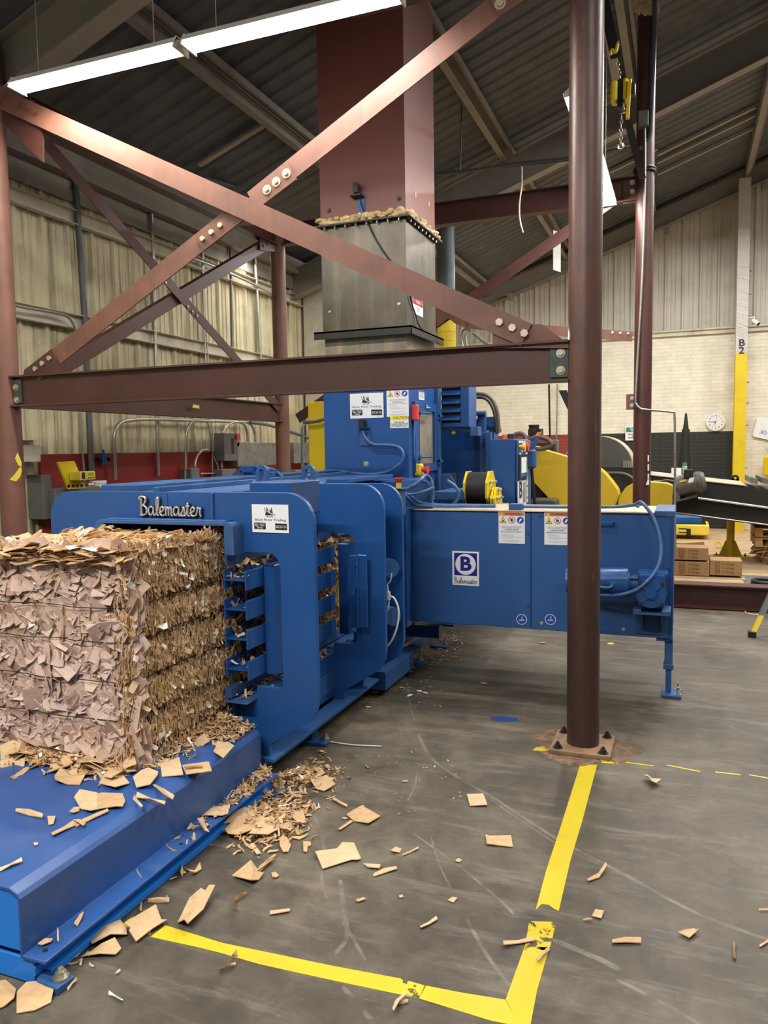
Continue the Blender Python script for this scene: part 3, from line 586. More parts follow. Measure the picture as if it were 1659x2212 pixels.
mb = MB(); mb.cyl(a, b, 0.012, 12); mb.build('tube', M['tube'], t); mb = MB(); mb.bar(a+Y*0.02, b+Y*0.02, [(-0.012, 0), (0.012, 0), (0.012, 0.01), (-0.012, 0.01)], Z, Y); mb.box(b.x-0.02, b.x, Y1+0.06, Y1+0.15, 2.13, b.z); mb.build('bracket', M['boltdk'], t)
# ================================================================ signs and script lettering
GLY = {  # monoline cursive strokes on a unit x-height
 'B': ([[(0.28, 0.05), (0.26, 1.0), (0.30, 1.95)], [(0.0, 1.75), (0.05, 2.05), (0.35, 2.15), (0.8, 2.0), (0.85, 1.6), (0.55, 1.2), (0.35, 1.12), (0.7, 1.08), (1.0, 0.7), (0.9, 0.2), (0.5, 0.0), (0.2, 0.0), (0.1, 0.15)]], 1.15),
 'a': ([[(0.75, 0.85), (0.5, 1.0), (0.2, 0.85), (0.08, 0.5), (0.2, 0.1), (0.5, 0.08), (0.72, 0.5), (0.78, 0.95)], [(0.78, 0.95), (0.76, 0.3), (0.85, 0.0), (1.05, 0.05)]], 1.0),
 'l': ([[(0.0, 0.05), (0.3, 0.5), (0.48, 1.5), (0.4, 2.0), (0.25, 1.8), (0.22, 0.6), (0.32, 0.05), (0.55, 0.05)]], 0.55),
 'e': ([[(0.0, 0.3), (0.35, 0.45), (0.6, 0.7), (0.45, 1.0), (0.2, 0.85), (0.12, 0.4), (0.25, 0.05), (0.55, 0.02), (0.8, 0.15)]], 0.8),
 'm': ([[(0.0, 0.9), (0.1, 0.95), (0.12, 0.0)], [(0.12, 0.6), (0.35, 0.98), (0.48, 0.7), (0.48, 0.0)], [(0.48, 0.6), (0.7, 0.98), (0.85, 0.7), (0.86, 0.1), (1.0, 0.0), (1.1, 0.05)]], 1.08),
 's': ([[(0.0, 0.1), (0.3, 0.6), (0.4, 1.0), (0.55, 0.6), (0.5, 0.1), (0.25, 0.0), (0.1, 0.12)], [(0.45, 0.02), (0.75, 0.05)]], 0.7),
 't': ([[(0.0, 0.1), (0.22, 0.6), (0.28, 1.5), (0.25, 0.4), (0.32, 0.03), (0.6, 0.05)], [(0.05, 1.05), (0.55, 1.1)]], 0.55),
 'r': ([[(0.0, 0.1), (0.2, 0.6), (0.22, 1.0), (0.35, 0.85), (0.6, 0.9), (0.55, 0.6), (0.55, 0.1), (0.7, 0.0)]], 0.7)}
def script(face, a, b, width, rad, d, m, parent, name='script_lettering'):
    word = 'Balemaster'; tot = sum(GLY[c][1] for c in word); k = width/tot; x = 0; mb = MB()
    for c in word:
        for st in GLY[c][0]: mb.tube([face.at(a+(x+p[0])*k, b+p[1]*k, d) for p in st], rad, 6, seg=4)
        x += GLY[c][1]
    return mb.build(name, m, parent)
def brt_sign(parent, c, u, v, w, h):
    f = Face(c, u, v); mb = MB(); k = lambda P: [((x-428)/762*w, (382-y)/595*h) for x, y in P]
    f.rect(mb, 0, 0, w, h, 0, 0.003, 0)
    f.plate(mb, k([(88, 478), (96, 470), (322, 474), (330, 482), (330, 605), (322, 612), (96, 608), (88, 600)]), 0.003, 0.0036, 1)
    f.plate(mb, k([(530, 487), (538, 480), (768, 484), (775, 492), (775, 612), (768, 620), (538, 616), (530, 608)]), 0.003, 0.0036, 1)
    f.plate(mb, k([(325, 308), (342, 240), (362, 200), (400, 240), (460, 275), (530, 296), (500, 312), (330, 314)]), 0.003, 0.0035, 1)
    for P in ([(350, 215), (368, 125), (394, 228)], [(418, 245), (428, 160), (447, 245)], [(438, 250), (462, 135), (492, 278), (440, 262)]): f.plate(mb, k(P), 0.003, 0.0037, 2)
    f.plate(mb, k([(306, 165), (314, 152), (330, 160), (318, 170), (330, 200), (390, 248), (450, 284), (505, 300), (535, 292), (540, 300), (515, 312), (440, 300), (370, 262), (320, 215)]), 0.0031, 0.0038, 1)
    f.plate(mb, k([(318, 172), (330, 196), (392, 240), (455, 274), (508, 290), (528, 282), (520, 264), (534, 284), (512, 300), (450, 286), (385, 250), (325, 205)]), 0.0038, 0.0041, 0)
    f.plate(mb, k([(322, 346), (372, 338), (372, 318), (384, 318), (384, 338), (462, 338), (462, 318), (474, 318), (474, 338), (516, 346), (480, 350), (350, 350)]), 0.003, 0.0036, 1)
    f.plate(mb, k([(540, 524), (766, 527), (766, 532), (540, 529)]), 0.0036, 0.004, 0)
    s = mb.build('sign', [M['white'], M['ink'], M['greenink']], parent)
    f.text('Black River Trading', 0.12*h, 0.0, -0.045*h, 0.0038, M['ink'], s, fit=0.85*w)
    f.text('Sales - Service\nParts - Wire\nTraining', 0.078*h, -0.288*w, -0.265*h, 0.0042, M['white'], s, bold=0.012, fit=0.28*w)
    f.text('(800) 287-1276', 0.075*h, 0.295*w, -0.305*h, 0.0042, M['white'], s, bold=0.012, fit=0.29*w)
    return s
def lockout_sign(parent, c, u, v, w, h, head='WARNING', orange=True, lit=None):
    f = Face(c, u, v); mb = MB(); f.rect(mb, 0, 0, w, h, 0, 0.0025, 0); top = h/2
    if orange: f.rect(mb, 0, top-0.07*h, 0.95*w, 0.11*h, 0.0025, 0.003, 1)
    r = 0.13*w; y = top-(0.26*h if orange else 0.15*h)
    f.plate(mb, [(-0.33*w-r, y-r*0.9), (-0.33*w+r, y-r*0.9), (-0.33*w, y+r*1.1)], 0.0025, 0.003, 4); f.plate(mb, [(-0.33*w-r*0.8, y-r*0.75), (-0.33*w+r*0.8, y-r*0.75), (-0.33*w, y+r*0.85)], 0.003, 0.0033, 2)
    f.plate(mb, [(-0.33*w-r*0.35, y-r*0.5), (-0.33*w+r*0.35, y-r*0.5), (-0.33*w+r*0.1, y+r*0.2)], 0.0033, 0.0035, 4)
    f.disc(mb, 0, y, r, 0.0025, 0.003, 5); f.disc(mb, 0, y, r*0.82, 0.003, 0.0033, 0); f.disc(mb, 0, y, r*0.42, 0.0033, 0.0035, 4)
    q = 0.7071*r; f.plate(mb, [(-q, y+q*0.8), (-q*0.8, y+q), (q, y-q*0.8), (q*0.8, y-q)], 0.0035, 0.0038, 5)
    f.disc(mb, 0.33*w, y, r, 0.0025, 0.003, 3); f.plate(mb, [(0.33*w-r*0.5, y-r*0.5), (0.33*w-r*0.2, y-r*0.6), (0.33*w+r*0.4, y+r*0.1), (0.33*w+r*0.3, y+r*0.6), (0.33*w-r*0.1, y+r*0.4)], 0.003, 0.0033, 0)
    rnd = random.Random(5)
    for i, (yy, ww, xx) in enumerate(((0.09, 0.74, 0),) + ((0.36, 0.3, -0.2), (0.40, 0.42, -0.16), (0.44, 0.45, -0.13), (0.48, 0.75, 0), (0.52, 0.3, -0.1), (0.60, 0.7, 0), (0.64, 0.55, 0), (0.72, 0.8, 0), (0.75, 0.8, 0), (0.78, 0.6, 0))):
        yb = y - r - 0.02*h - yy*h*0.86
        if yb > -h/2+0.02*h: f.rect(mb, xx*w, yb, ww*w, 0.008*h, 0.0025, 0.0028, 6)
    s = mb.build('sign', [M['white'], M['orange'], M['yelink'], M['blueink'], M['ink'], M['redink'], M['greyink']], parent)
    if orange: f.text('WARNING', 0.10*h, 0.07*w, top-0.07*h, 0.0034, M['ink'], s, bold=0.012, sx=1.08); mb = MB(); f.plate(mb, [(-0.42*w, top-0.105*h), (-0.32*w, top-0.105*h), (-0.37*w, top-0.03*h)], 0.003, 0.0034); mb.build('warning_triangle', M['yelink'], s)
    f.text('- LOCK-OUT -', 0.085*h, 0, y-r-0.225*h*0.86, 0.0032, M['ink'], s, bold=0.012)
    f.text('Electrical Disconnect Before:', 0.045*h, 0, y-r-0.305*h*0.86, 0.0032, M['ink'], s, bold=0.015, fit=0.82*w); f.text('Follow Lockout/Tagout Procedures', 0.038*h, 0, y-r-0.145*h*0.86, 0.0032, M['ink'], s, fit=0.76*w)
    return s
# ================================================================ bale table
tb = thing('bale_table', 'low blue steel table in the foreground carrying the cardboard bale', 'machine table', (-2.35, 2.4, 0))
ys, ye, TZ = 1.648, 3.06, 0.300
L_ = lambda x: -4.70-x
mb = MB(); right = [(-1.745, 0.086), (-1.745, 0.095), (-1.832, 0.095), (-1.832, 0.272), (-1.842, 0.286), (-1.875, TZ)]
pr_ = right + [(L_(-1.875), TZ), (L_(-1.842), 0.286), (L_(-1.832), 0.272), (L_(-1.832), 0.095), (L_(-1.745), 0.095), (L_(-1.745), 0.086), (L_(-1.842), 0.086), (L_(-1.842), 0.27), (L_(-1.878), TZ-0.012), (-1.878, TZ-0.012), (-1.842, 0.27), (-1.842, 0.086)]
mb.prism(pr_, ys, ye); deck = mb.build('deck', M['table'], tb)
M['blueend'] = mat('blue_enamel_end_plate', '#1F7BDA', 0.4, var=0.05)
mb = MB(); mb.prism([(-1.842, 0.105), (-1.842, 0.27), (-1.878, TZ-0.012), (L_(-1.878), TZ-0.012), (L_(-1.842), 0.27), (L_(-1.842), 0.105)], ys+0.004, ys+0.014); mb.build('end_plate', M['blueend'], tb)
mb = MB(); mb.box(L_(-1.805), -1.805, ys+0.01, ye, 0.004, 0.082, bev=0.003); mb.box(-1.805, -1.775, ys+0.05, ye, 0.004, 0.03); mb.box(-1.805, -1.798, ys+0.01, ye, 0.03, 0.06); mb.build('base_frame', M['blueend'], tb)
mb = MB()
for px, py in ((98, 2053), (391, 1823)): p = FL(px, py, 0.0955); mb.cyl(p, p+Z*0.0012, 0.008, 16)
mb.build('bolt_hole', M['ink'], deck)
def foot(parent, pts, bxy, lab='foot_plate', h=0.02, stud=0.035):
    mb = MB(); mb.prism([tuple(FL(x, y, h).xy) for x, y in pts], 0.0005, h, (Vector((0, 0, 0)), X, Y, Z)); p = mb.build(lab, M['blue2'], parent)
    c = FL(bxy[0], bxy[1], h); m2 = MB(); m2.cyl(c, c+Z*0.004, 0.024, 20); hexbolt(m2, c+Z*0.004, Z, 0.016, 0.016, stud=stud); m2.build('bolt', M['zinc'], p); return p
foot(tb, [(78, 2116), (84, 2100), (106, 2083), (135, 2086), (161, 2108), (123, 2136)], (132, 2112), h=0.024, stud=0.01)
foot(tb, [(565, 1715), (560, 1700), (580, 1692), (615, 1700), (620, 1708), (600, 1716)], (607, 1710), h=0.02)
# ================================================================ baler
bl = thing('baler', 'long blue baler body with rounded frame plates behind the bale', 'baler', (-2.35, 4.3, 0))
PXL, PXR, PT = -3.130, -1.572, 1.405
def frame_plate(y0, th, chamx=-1.84, right=PXR, top=PT, z_low=0.44):
    c = -2.35; wr = right
    half = arc(wr-0.14, top-0.14, 0.14, 90, 0) + [(wr, z_low)] + [(wr-0.008, z_low-0.05), (wr-0.035, z_low-0.105)] + [(chamx, 0.185), (chamx, 0.13)]
    left = [(2*c-x, z) for x, z in reversed(half)]
    outer = half + left
    hr = [(-2.0, 0.30), (-2.0, 0.41), (-1.90, 0.41), (-1.90, 0.47)] + arc(-1.79, 0.505, 0.035, -90, 0, 5) + arc(-1.825, 1.05, 0.07, 0, 90, 6) + [(-2.0, 1.12), (-2.0, 1.255)]
    hl = [(2*c-x, z) for x, z in reversed(hr)]
    mb = MB(); mb.prism([outer, hr+hl], y0, y0+th); return mb.build('frame_plate', M['blue'], bl)
p1_ = frame_plate(3.15, 0.028); p2_ = frame_plate(4.03, 0.03); p3_ = frame_plate(4.32, 0.03, right=PXR+0.005, top=PT-0.012)
# sign, emblem and bead on the first plate
f1 = Face((-1.797, 3.15, 1.283), X, Z)
brt_sign(p1_, (-1.797, 3.148, 1.283), X, Z, 0.194, 0.132)
fe = Face((0, 3.148, 0), X, Z); script(fe, -2.533, 1.284, 0.365, 0.0088, 0.004, M['ink'], p1_, 'emblem_backing'); script(fe, -2.535, 1.288, 0.365, 0.0052, 0.012, M['chrome'], p1_, 'script_emblem')
mb = MB(); mb.box(-2.118, -2.106, 3.138, 3.15, 1.266, 1.40); mb.box(-2.378, -2.374, 3.146, 3.15, 1.266, 1.40); mb.build('weld_bead', M['blue2'], p1_)
# nozzle rim round the bale
mb = MB(); c = -2.35
o_ = [(-2.0, 0.30), (-1.945, 0.30)]
o_ = [(-1.945, 1.115)] + arc(-1.975, 1.240, 0.028, 0, 90, 5) ; o_ = o_ + [(2*c-x, z) for x, z in reversed(o_)]
i_ = [(L_(-1.996), 1.115), (L_(-1.996), 1.252), (-1.996, 1.252), (-1.996, 1.115)]
mb.prism(o_+i_, 3.06, 3.15); mb.build('nozzle_rim', M['blue2'], bl)
mb = MB(); mb.box(-2.035, -1.998, 3.08, 5.6, 0.42, 0.47); mb.box(-2.012, -1.998, 3.08, 5.6, 1.06, 1.25); mb.box(-2.70, -2.0, 3.08, 5.65, 1.252, 1.275); mb.box(-2.72, -2.70, 3.08, 5.65, 0.30, 1.25); mb.box(-2.72, -1.90, 3.18, 5.6, 0.19, 0.30)
mb.box(-2.03, -1.90, 3.06, 5.3, 0.405, 0.412); mb.build('chamber_wall', M['blue2'], bl)
mb = MB(); mb.box(-2.80, -1.905, 3.178, 5.5, 0.15, 0.40); mb.build('base_skirt', M['blue'], bl)
mb = MB(); mb.box(-1.905, -1.80, 3.12, 5.62, 0.112, 0.13); mb.box(-1.905, -1.89, 3.12, 5.62, 0.03, 0.112); mb.build('base_rail', M['blue2'], bl)
for zc in (0.992, 0.850, 0.708, 0.560):
    mb = MB(); mb.box(-1.910, -1.90, 3.085, 4.07, zc-0.047, zc+0.047); mb.box(-2.03, -1.91, 3.095, 4.07, zc-0.006, zc+0.003); mb.box(-2.035, -2.025, 3.095, 4.07, zc-0.047, zc+0.047); mb.build('side_bar', M['blue'], bl)
for y0 in (3.25, 4.12):
    mb = MB(); mb.box(-1.903, -1.842, y0, y0+0.13, 0.50, 1.045, bev=0.004); mb.build('side_post', M['blue'], bl)
mb = MB(); mb.box(-1.714, -1.654, 3.965, 3.978, 0.585, 1.005, bev=0.004); mb.box(-1.714, -1.702, 3.95, 4.03, 0.585, 1.005); mb.box(-1.774, -1.714, 3.99, 4.03, 0.575, 0.775); mb.box(-1.774, -1.714, 3.99, 4.03, 0.80, 0.995); br_ = mb.build('bolted_bracket', M['blue'], bl)
for px, py in ((769, 1219), (770, 1261), (772, 1301), (773, 1342)): bolt(br_, A(px, py, 1, 3.985)+X*0.005, -Y, 0.012, 0.012, 'blue2')
# boxes and rails on top
mb = MB(); mb.box(-1.998, -1.767, 3.30, 3.62, 1.275, 1.445, bev=0.004); tp = mb.build('top_box', M['blue'], bl)
for x in (-1.985, -1.80): bolt(tp, (x, 3.33, 1.445), Z, 0.008, 0.005, 'zinc')
for ex, ey in (((554, 575), 3.98), ((652, 677), 4.35)):
    pass
for (xa, xb, top, bot, yy) in ((554, 576, 1005, 1041, 3.75), (651, 678, 1004, 1044, 4.28)):
    a, b = A(xa, bot, 1, yy), A(xb, top, 1, yy); w = b.x-a.x; cx_ = (a.x+b.x)/2; z0, z1 = PT-0.02, b.z; r = w/2
    outer = [(cx_-r, z0), (cx_+r, z0)] + arc(cx_, z1-r, r, 0, 180, 12); r2 = r*0.42
    slot = arc(cx_, z1-r, r2, 0, 180, 8) + arc(cx_, z0+(z1-z0)*0.38, r2, 180, 360, 8)
    mb = MB(); mb.prism([outer, slot], yy, yy+0.035); mb.build('lifting_eye', M['blue2'], bl)
mb = MB(); mb.box(-3.05, -2.80, 3.45, 5.6, 1.30, 1.425, bev=0.006); mb.box(-2.62, -2.1, 3.2, 5.6, 1.276, 1.40, bev=0.006); mb.box(-2.50, -2.46, 3.2, 5.6, 1.40, 1.425); mb.build('top_rail', M['blue2'], bl)
a = A(730, 1045, 1, 5.0); mb = MB(); mb.box(-2.7, -1.84, 5.0, 5.63, 1.30, 1.372); mb.box(-2.10, -1.95, 4.4, 5.2, 1.39, 1.415); mb.build('top_deck', M['blue'], bl)
a = A(731, 1041, 1, 4.9); mb = MB(); mb.box(a.x, a.x+0.075, 4.885, 4.9, a.z-0.025, a.z-0.005); mb.build('orange_tag', M['orange'], bl)
# side discs, white hose between plates two and three
for px, py in ((838, 1226), (842, 1330)):
    c = A(px, py, 1, 4.22); mb = MB(); mb.cyl(c-X*0.02+Y*0.02, c+X*0.03-Y*0.02, 0.055, 24); mb.build('disc_cover', M['blue2'], bl)
mb = MB(); yv = 4.2
mb.tube([A(x, y, 1, yv) for x, y in ((846, 1238), (843, 1255), (837, 1262), (838, 1275), (840, 1295), (839, 1310), (838, 1330))], 0.005, 8)
mb.tube([A(x, y, 1, yv) for x, y in ((841, 1288), (851, 1292), (860, 1312), (861, 1335), (856, 1360), (848, 1380), (838, 1395))], 0.006, 8); mb.cyl(A(839, 1278, 1, yv), A(840, 1296, 1, yv), 0.012, 10)
mb.build('air_hose', M['whitepl'], bl)
# partial sign and panel beside the feeder
a = A(862, 1100, 1, 4.95); mb = MB(); mb.box(a.x-0.25, A(877, 1100, 1, 4.95).x, 4.95, 5.05, 0.36, 1.18); pp = mb.build('side_panel', M['blue'], bl)
a, b = A(863, 1189, 1, 4.945), A(873, 1250, 1, 4.945); mb = MB(); mb.box(a.x-0.14, b.x, 4.944, 4.949, b.z, a.z); ps = mb.build('sign', M['white'], pp)
mb = MB(); mb.box(a.x-0.02, b.x-0.006, 4.942, 4.944, b.z+0.03, b.z+0.085); mb.build('black_panel', M['ink'], ps)
Face((b.x-0.006, 4.9425, b.z+0.10), X, Z).text('Trading', 0.022, 0, 0, 0, M['ink'], ps, align='RIGHT')
# feet
foot(bl, [(628, 1596), (660, 1588), (703, 1592), (713, 1600), (703, 1607), (668, 1604)], (704, 1596), h=0.018, stud=0.012)
mb = MB(); mb.box(-2.8, -1.868, 3.66, 3.74, 0.018, 0.112); mb.build('cross_member', M['blue2'], bl)
foot(bl, [(865, 1428), (880, 1421), (922, 1425), (920, 1430), (905, 1432)], (908, 1425), h=0.02)
foot(bl, [(928, 1392), (945, 1388), (968, 1390), (966, 1397), (940, 1396)], (962, 1391), h=0.02)
mb = MB(); mb.box(-2.8, -1.90, 5.36, 5.46, 0.02, 0.11); a, b = A(858, 1350, 1, 5.35), A(948, 1380, 1, 5.35); mb.box(a.x-0.5, b.x, 5.35, 5.43, b.z, a.z+0.01); a, b = A(880, 1343, 1, 5.8), A(980, 1352, 1, 5.8); mb.box(a.x-0.3, b.x, 5.8, 5.88, b.z-0.01, a.z); mb.build('cross_member', M['blue'], bl)
a = A(893, 1400, 1, 5.05); mb = MB(); mb.box(-2.6, a.x, 4.5, 5.05, 0.05, 0.17); mb.build('base_end', M['blue2'], bl)
# emergency stop post and hoses on the baler top
e = A(861, 1038, 1, 4.75); mb = MB(); mb.box(e.x-0.05, e.x+0.03, 4.70, 4.80, 1.16, e.z-0.055); mb.box(e.x-0.06, e.x+0.055, 4.68, 4.82, e.z-0.055, e.z-0.048); sb = mb.build('stop_box', M['blue2'], bl)
mb = MB(); mb.cyl((e.x, 4.75, e.z-0.048), (e.x, 4.75, e.z-0.015), 0.018, 16); mb.build('yellow_collar', M['yellow'], sb)
mb = MB(); mb.cyl((e.x, 4.75, e.z-0.015), (e.x, 4.75, e.z+0.012), 0.018, 20, r1=0.033); mb.cyl((e.x, 4.75, e.z+0.012), (e.x, 4.75, e.z+0.018), 0.033, 20); mb.build('red_button', M['redpl'], sb)
def hose(parent, pts, ax, v, r, m='cable', name='hose', n=8):
    mb = MB(); mb.tube([A(p[0], p[1], ax, v if len(p) < 3 else p[2]) for p in pts], r, n); return mb.build(name, M[m], parent)
hose(bl, [(884, 1052, 4.95), (895, 1048, 4.95), (910, 1035, 5.0), (918, 1027, 5.1), (928, 1034, 5.15), (934, 1050, 5.15), (934, 1080, 5.15)], 1, 5, 0.014)
hose(bl, [(880, 1068, 4.95), (900, 1066, 5.0), (920, 1060, 5.05), (938, 1052, 5.1)], 1, 5, 0.010)
hose(bl, [(966, 1038, 5.6), (980, 1048, 5.6), (990, 1062, 5.6), (988, 1078, 5.6), (975, 1092, 5.6)], 1, 5, 0.012)
a = A(918, 1065, 1, 5.15); mb = MB(); mb.prism([(a.x-0.15, 1.12), (a.x+0.05, 1.12), (a.x+0.05, 1.30), (a.x+0.02, 1.36), (a.x-0.04, 1.38), (a.x-0.15, 1.30)], 5.16, 5.19); mb.build('guard_plate', M['blue2'], bl)
# baler drive motor
mt = thing('electric_motor', 'blue electric motor lying behind the lifting eyes', 'motor', A(565, 1040, 1, 4.9))
c0, c1 = A(527, 1031, 1, 4.9), A(600, 1030, 1, 4.9); mb = MB(); mb.cyl(c0, c1, 0.052, 28)
for i in range(12):
    a = PI*2*i/12; mb.bar(c0.lerp(c1, 0.35)+Vector((0, math.cos(a), math.sin(a)))*0.05, c0.lerp(c1, 0.95)+Vector((0, math.cos(a), math.sin(a)))*0.05, [(-0.002, 0), (0.002, 0), (0.002, 0.008), (-0.002, 0.008)], Vector((0, -math.sin(a), math.cos(a))), Vector((0, math.cos(a), math.sin(a))))
mb.build('motor_body', M['blue'], mt); mb = MB(); mb.cyl(c0-Y*0.06-Z*0.005-X*0.01, c0-Y*0.03-Z*0.005-X*0.01, 0.056, 28); mb.build('end_cover', M['blue'], mt)
a, b = A(519, 1006, 1, 4.86), A(548, 1022, 1, 4.86); mb = MB(); mb.box(a.x, b.x, 4.84, 4.93, b.z, a.z, bev=0.006); mb.build('terminal_box', M['blue'], mt)
mb = MB(); mb.box(c0.x, c1.x, 4.85, 4.95, 1.425, c0.z-0.04); mb.build('mount', M['blue2'], mt)
hose(mt, [(548, 1012), (565, 1009), (590, 1015), (608, 1028), (615, 1040)], 1, 4.9, 0.012, name='cable')
hose(bl, [(660, 1030, 4.6), (690, 1020, 5.3), (725, 1017, 5.6), (770, 1023, 5.6), (805, 1024, 5.6), (840, 1018, 5.6), (866, 1000, 5.6), (871, 980, 5.6), (860, 965, 5.6), (835, 961, 5.6), (808, 960, 5.6), (793, 950, 5.6), (785, 938, 5.6), (784, 930, 5.6)], 1, 5, 0.012, name='cable')
# ================================================================ charge tower
tw = thing('charge_tower', 'tall blue charging tower with access door under the square duct', 'machine tower', (-2.34, 6.05, 1.38))
TX0, TX1, TY0, TY1 = -2.708, -1.985, 5.65, 6.38
mb = MB(); mb.box(TX0, TX1, TY0, TY1, 1.30, 2.12); mb.build('shell', M['blue'], tw)
a, b = A(756, 851, 1, TY0), A(829, 902, 1, TY0); brt_sign(tw, ((a.x+b.x)/2, TY0, (a.z+b.z)/2), X, Z, b.x-a.x, a.z-b.z)
a, b = A(835, 843, 1, TY0), A(883, 899, 1, TY0); lockout_sign(tw, ((a.x+b.x)/2, TY0, (a.z+b.z)/2), X, Z, b.x-a.x, a.z-b.z, orange=False)
a, b = A(843, 898, 1, TY0), A(883, 924, 1, TY0); f = Face(((a.x+b.x)/2, TY0-0.003, (a.z+b.z)/2), X, Z); w, h = b.x-a.x, a.z-b.z
mb = MB(); f.rect(mb, 0, 0, w, h, 0, 0.002, 0); f.rect(mb, 0, h*0.3, w*0.98, h*0.36, 0.002, 0.0025, 1); s_ = mb.build('sign', [M['white'], M['yelink']], tw)
f.text('CAUTION', h*0.30, w*0.1, h*0.3, 0.003, M['ink'], s_, bold=0.01); f.text('THIS BALER\nSTARTS AND STOPS\nAUTOMATICALLY', h*0.17, 0, -h*0.2, 0.003, M['ink'], s_, bold=0.015)
c = A(785, 916, 1, TY0); mb = MB(); mb.box(c.x-0.025, c.x+0.025, TY0-0.05, TY0-0.012, c.z-0.03, c.z+0.035, bev=0.004); sb = mb.build('sensor', M['rubber'], tw)
mb = MB(); mb.box(c.x-0.03, c.x+0.06, TY0-0.012, TY0, c.z-0.17, c.z-0.03); mb.box(c.x-0.04, c.x+0.06, TY0-0.06, TY0, c.z-0.034, c.z-0.03); mb.build('bracket', M['blue2'], sb)
bolt(tw, A(791, 1002, 1, TY0), -Y, 0.014, 0.008, 'zinc')
def rx(px, py, x=TX1): return A(px, py, 0, x)
def rect_x(mb, pa, pb, x, d0, d1, mi=0):
    a, b = A(pa[0], pa[1], 0, x), A(pb[0], pb[1], 0, x); mb.box(x+d0, x+d1, min(a.y, b.y), max(a.y, b.y), min(a.z, b.z), max(a.z, b.z), mi)
mb = MB(); o1, o2 = rx(891, 866), rx(942, 1016); w1, w2 = rx(900, 886), rx(934, 1000)
mb.prism([[(o1.y, o2.z), (o2.y, o2.z), (o2.y, o1.z), (o1.y, o1.z)], [(w1.y, w2.z), (w2.y, w2.z), (w2.y, w1.z), (w1.y, w1.z)]], 0.0, 0.022, (Vector((TX1, 0, 0)), Y, Z, X)); dr = mb.build('door', M['blue'], tw)
mb = MB(); mb.box(TX1, TX1+0.006, w1.y, w2.y, w2.z, w1.z); mb.build('window', M['window'], dr)
for py in (899, 996):
    mb = MB(); c = rx(942, py); mb.box(TX1+0.02, TX1+0.05, c.y-0.03, c.y+0.05, c.z-0.012, c.z+0.012); mb.box(TX1+0.02, TX1+0.045, c.y-0.03, c.y+0.02, c.z-0.032, c.z+0.032); mb.build('hinge', M['blue2'], dr)
    c = rx(900, py-8); mb = MB(); mb.tube([c+X*0.03, c+X*0.05+Y*0.08, c+X*0.05+Y*0.22], 0.008, 8); mb.cyl(c, c+X*0.04, 0.02, 12); mb.build('latch_handle', M['blue2'], dr)
f = Face((TX1+0.024, rx(918, 880).y, rx(918, 880).z), Y, Z); mb = MB(); f.rect(mb, 0, 0, 0.12, 0.03, 0, 0.002); q = mb.build('name_plate', M['blue2'], dr); script(f, -0.05, -0.008, 0.10, 0.0014, 0.004, M['chrome'], q)
a, b = rx(904, 843), rx(916, 865); f = Face((TX1+0.001, (a.y+b.y)/2, (a.z+b.z)/2), Y, Z); mb = MB(); f.rect(mb, 0, 0, b.y-a.y, a.z-b.z, 0, 0.002, 0); f.rect(mb, 0, (a.z-b.z)*0.42, b.y-a.y, (a.z-b.z)*0.14, 0.002, 0.0025, 1)
for i in range(6): f.rect(mb, 0, (a.z-b.z)*(0.25-0.11*i), (b.y-a.y)*0.8, 0.004, 0.002, 0.0025, 2)
mb.build('sign', [M['white'], M['redink'], M['greyink']], tw)
mb = MB(); c = rx(888, 880); mb.box(TX1, TX1+0.05, c.y-0.01, c.y+0.05, c.z-0.10, c.z+0.02, bev=0.006); mb.build('red_interlock', M['redpl'], tw)
mb = MB(); mb.tube([rx(889, 895)+X*0.03, rx(888, 920)+X*0.03, rx(887, 950)+X*0.03, rx(888, 985)+X*0.03, rx(891, 999)+X*0.03], 0.008, 8); mb.build('cable', M['cable'], tw)
c = rx(896, 1014); mb = MB(); mb.box(TX1, TX1+0.06, c.y-0.03, c.y+0.05, c.z-0.055, c.z+0.045, bev=0.01); ys_ = mb.build('stop_switch', M['yellow'], tw)
mb = MB(); mb.cyl(c+X*0.06, c+X*0.085, 0.018, 16, r1=0.02); mb.cyl(c+X*0.085, c+X*0.11, 0.022, 20, r1=0.036); mb.build('red_button', M['redpl'], ys_)
mb = MB(); mb.box(TX1, TX1+0.03, TY1-0.05, TY1+0.03, 1.22, 2.14); mb.box(TX1-0.02, TX1+0.012, TY1, TY1+0.02, 1.22, 2.14); mb.build('corner_post', M['blue2'], tw)
# ================================================================ louvred housing, body behind and posts
lh = thing('louvred_housing', 'blue louvred box fixed behind the tower, level with the long beam', 'machine housing', (-1.8, 6.6, 1.79))
LY = 6.43; a, b = A(952, 822, 1, LY), A(1013, 922, 1, LY); r_ = A(995, 900, 1, LY).x
yb = A(1029, 860, 0, b.x).y
mb = MB(); mb.box(a.x, b.x, LY+0.03, yb, b.z, 2.14); mb.box(r_, b.x, LY, LY+0.03, b.z, 2.14); mb.box(a.x, r_, LY, LY+0.03, b.z, b.z+0.035); mb.build('shell', M['blue'], lh)
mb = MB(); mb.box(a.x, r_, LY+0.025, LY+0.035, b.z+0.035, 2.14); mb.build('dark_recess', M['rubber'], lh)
for top in (827, 843, 862, 880, 897):
    z1 = A(960, top, 1, LY).z; mb = MB(); mb.prism([(LY+0.02, z1), (LY-0.022, z1-0.040), (LY-0.022, z1-0.046), (LY+0.02, z1-0.010)], a.x, r_-0.002, (Vector((0, 0, 0)), Y, Z, X)); mb.build('louvre_slat', M['blue'], lh)
mb = MB(); c = A(1018, 932, 1, LY); mb.box(c.x-0.01, c.x+0.06, LY, LY+0.12, c.z-0.04, b.z, bev=0.004); mb.build('hose_guard', M['blue2'], lh)
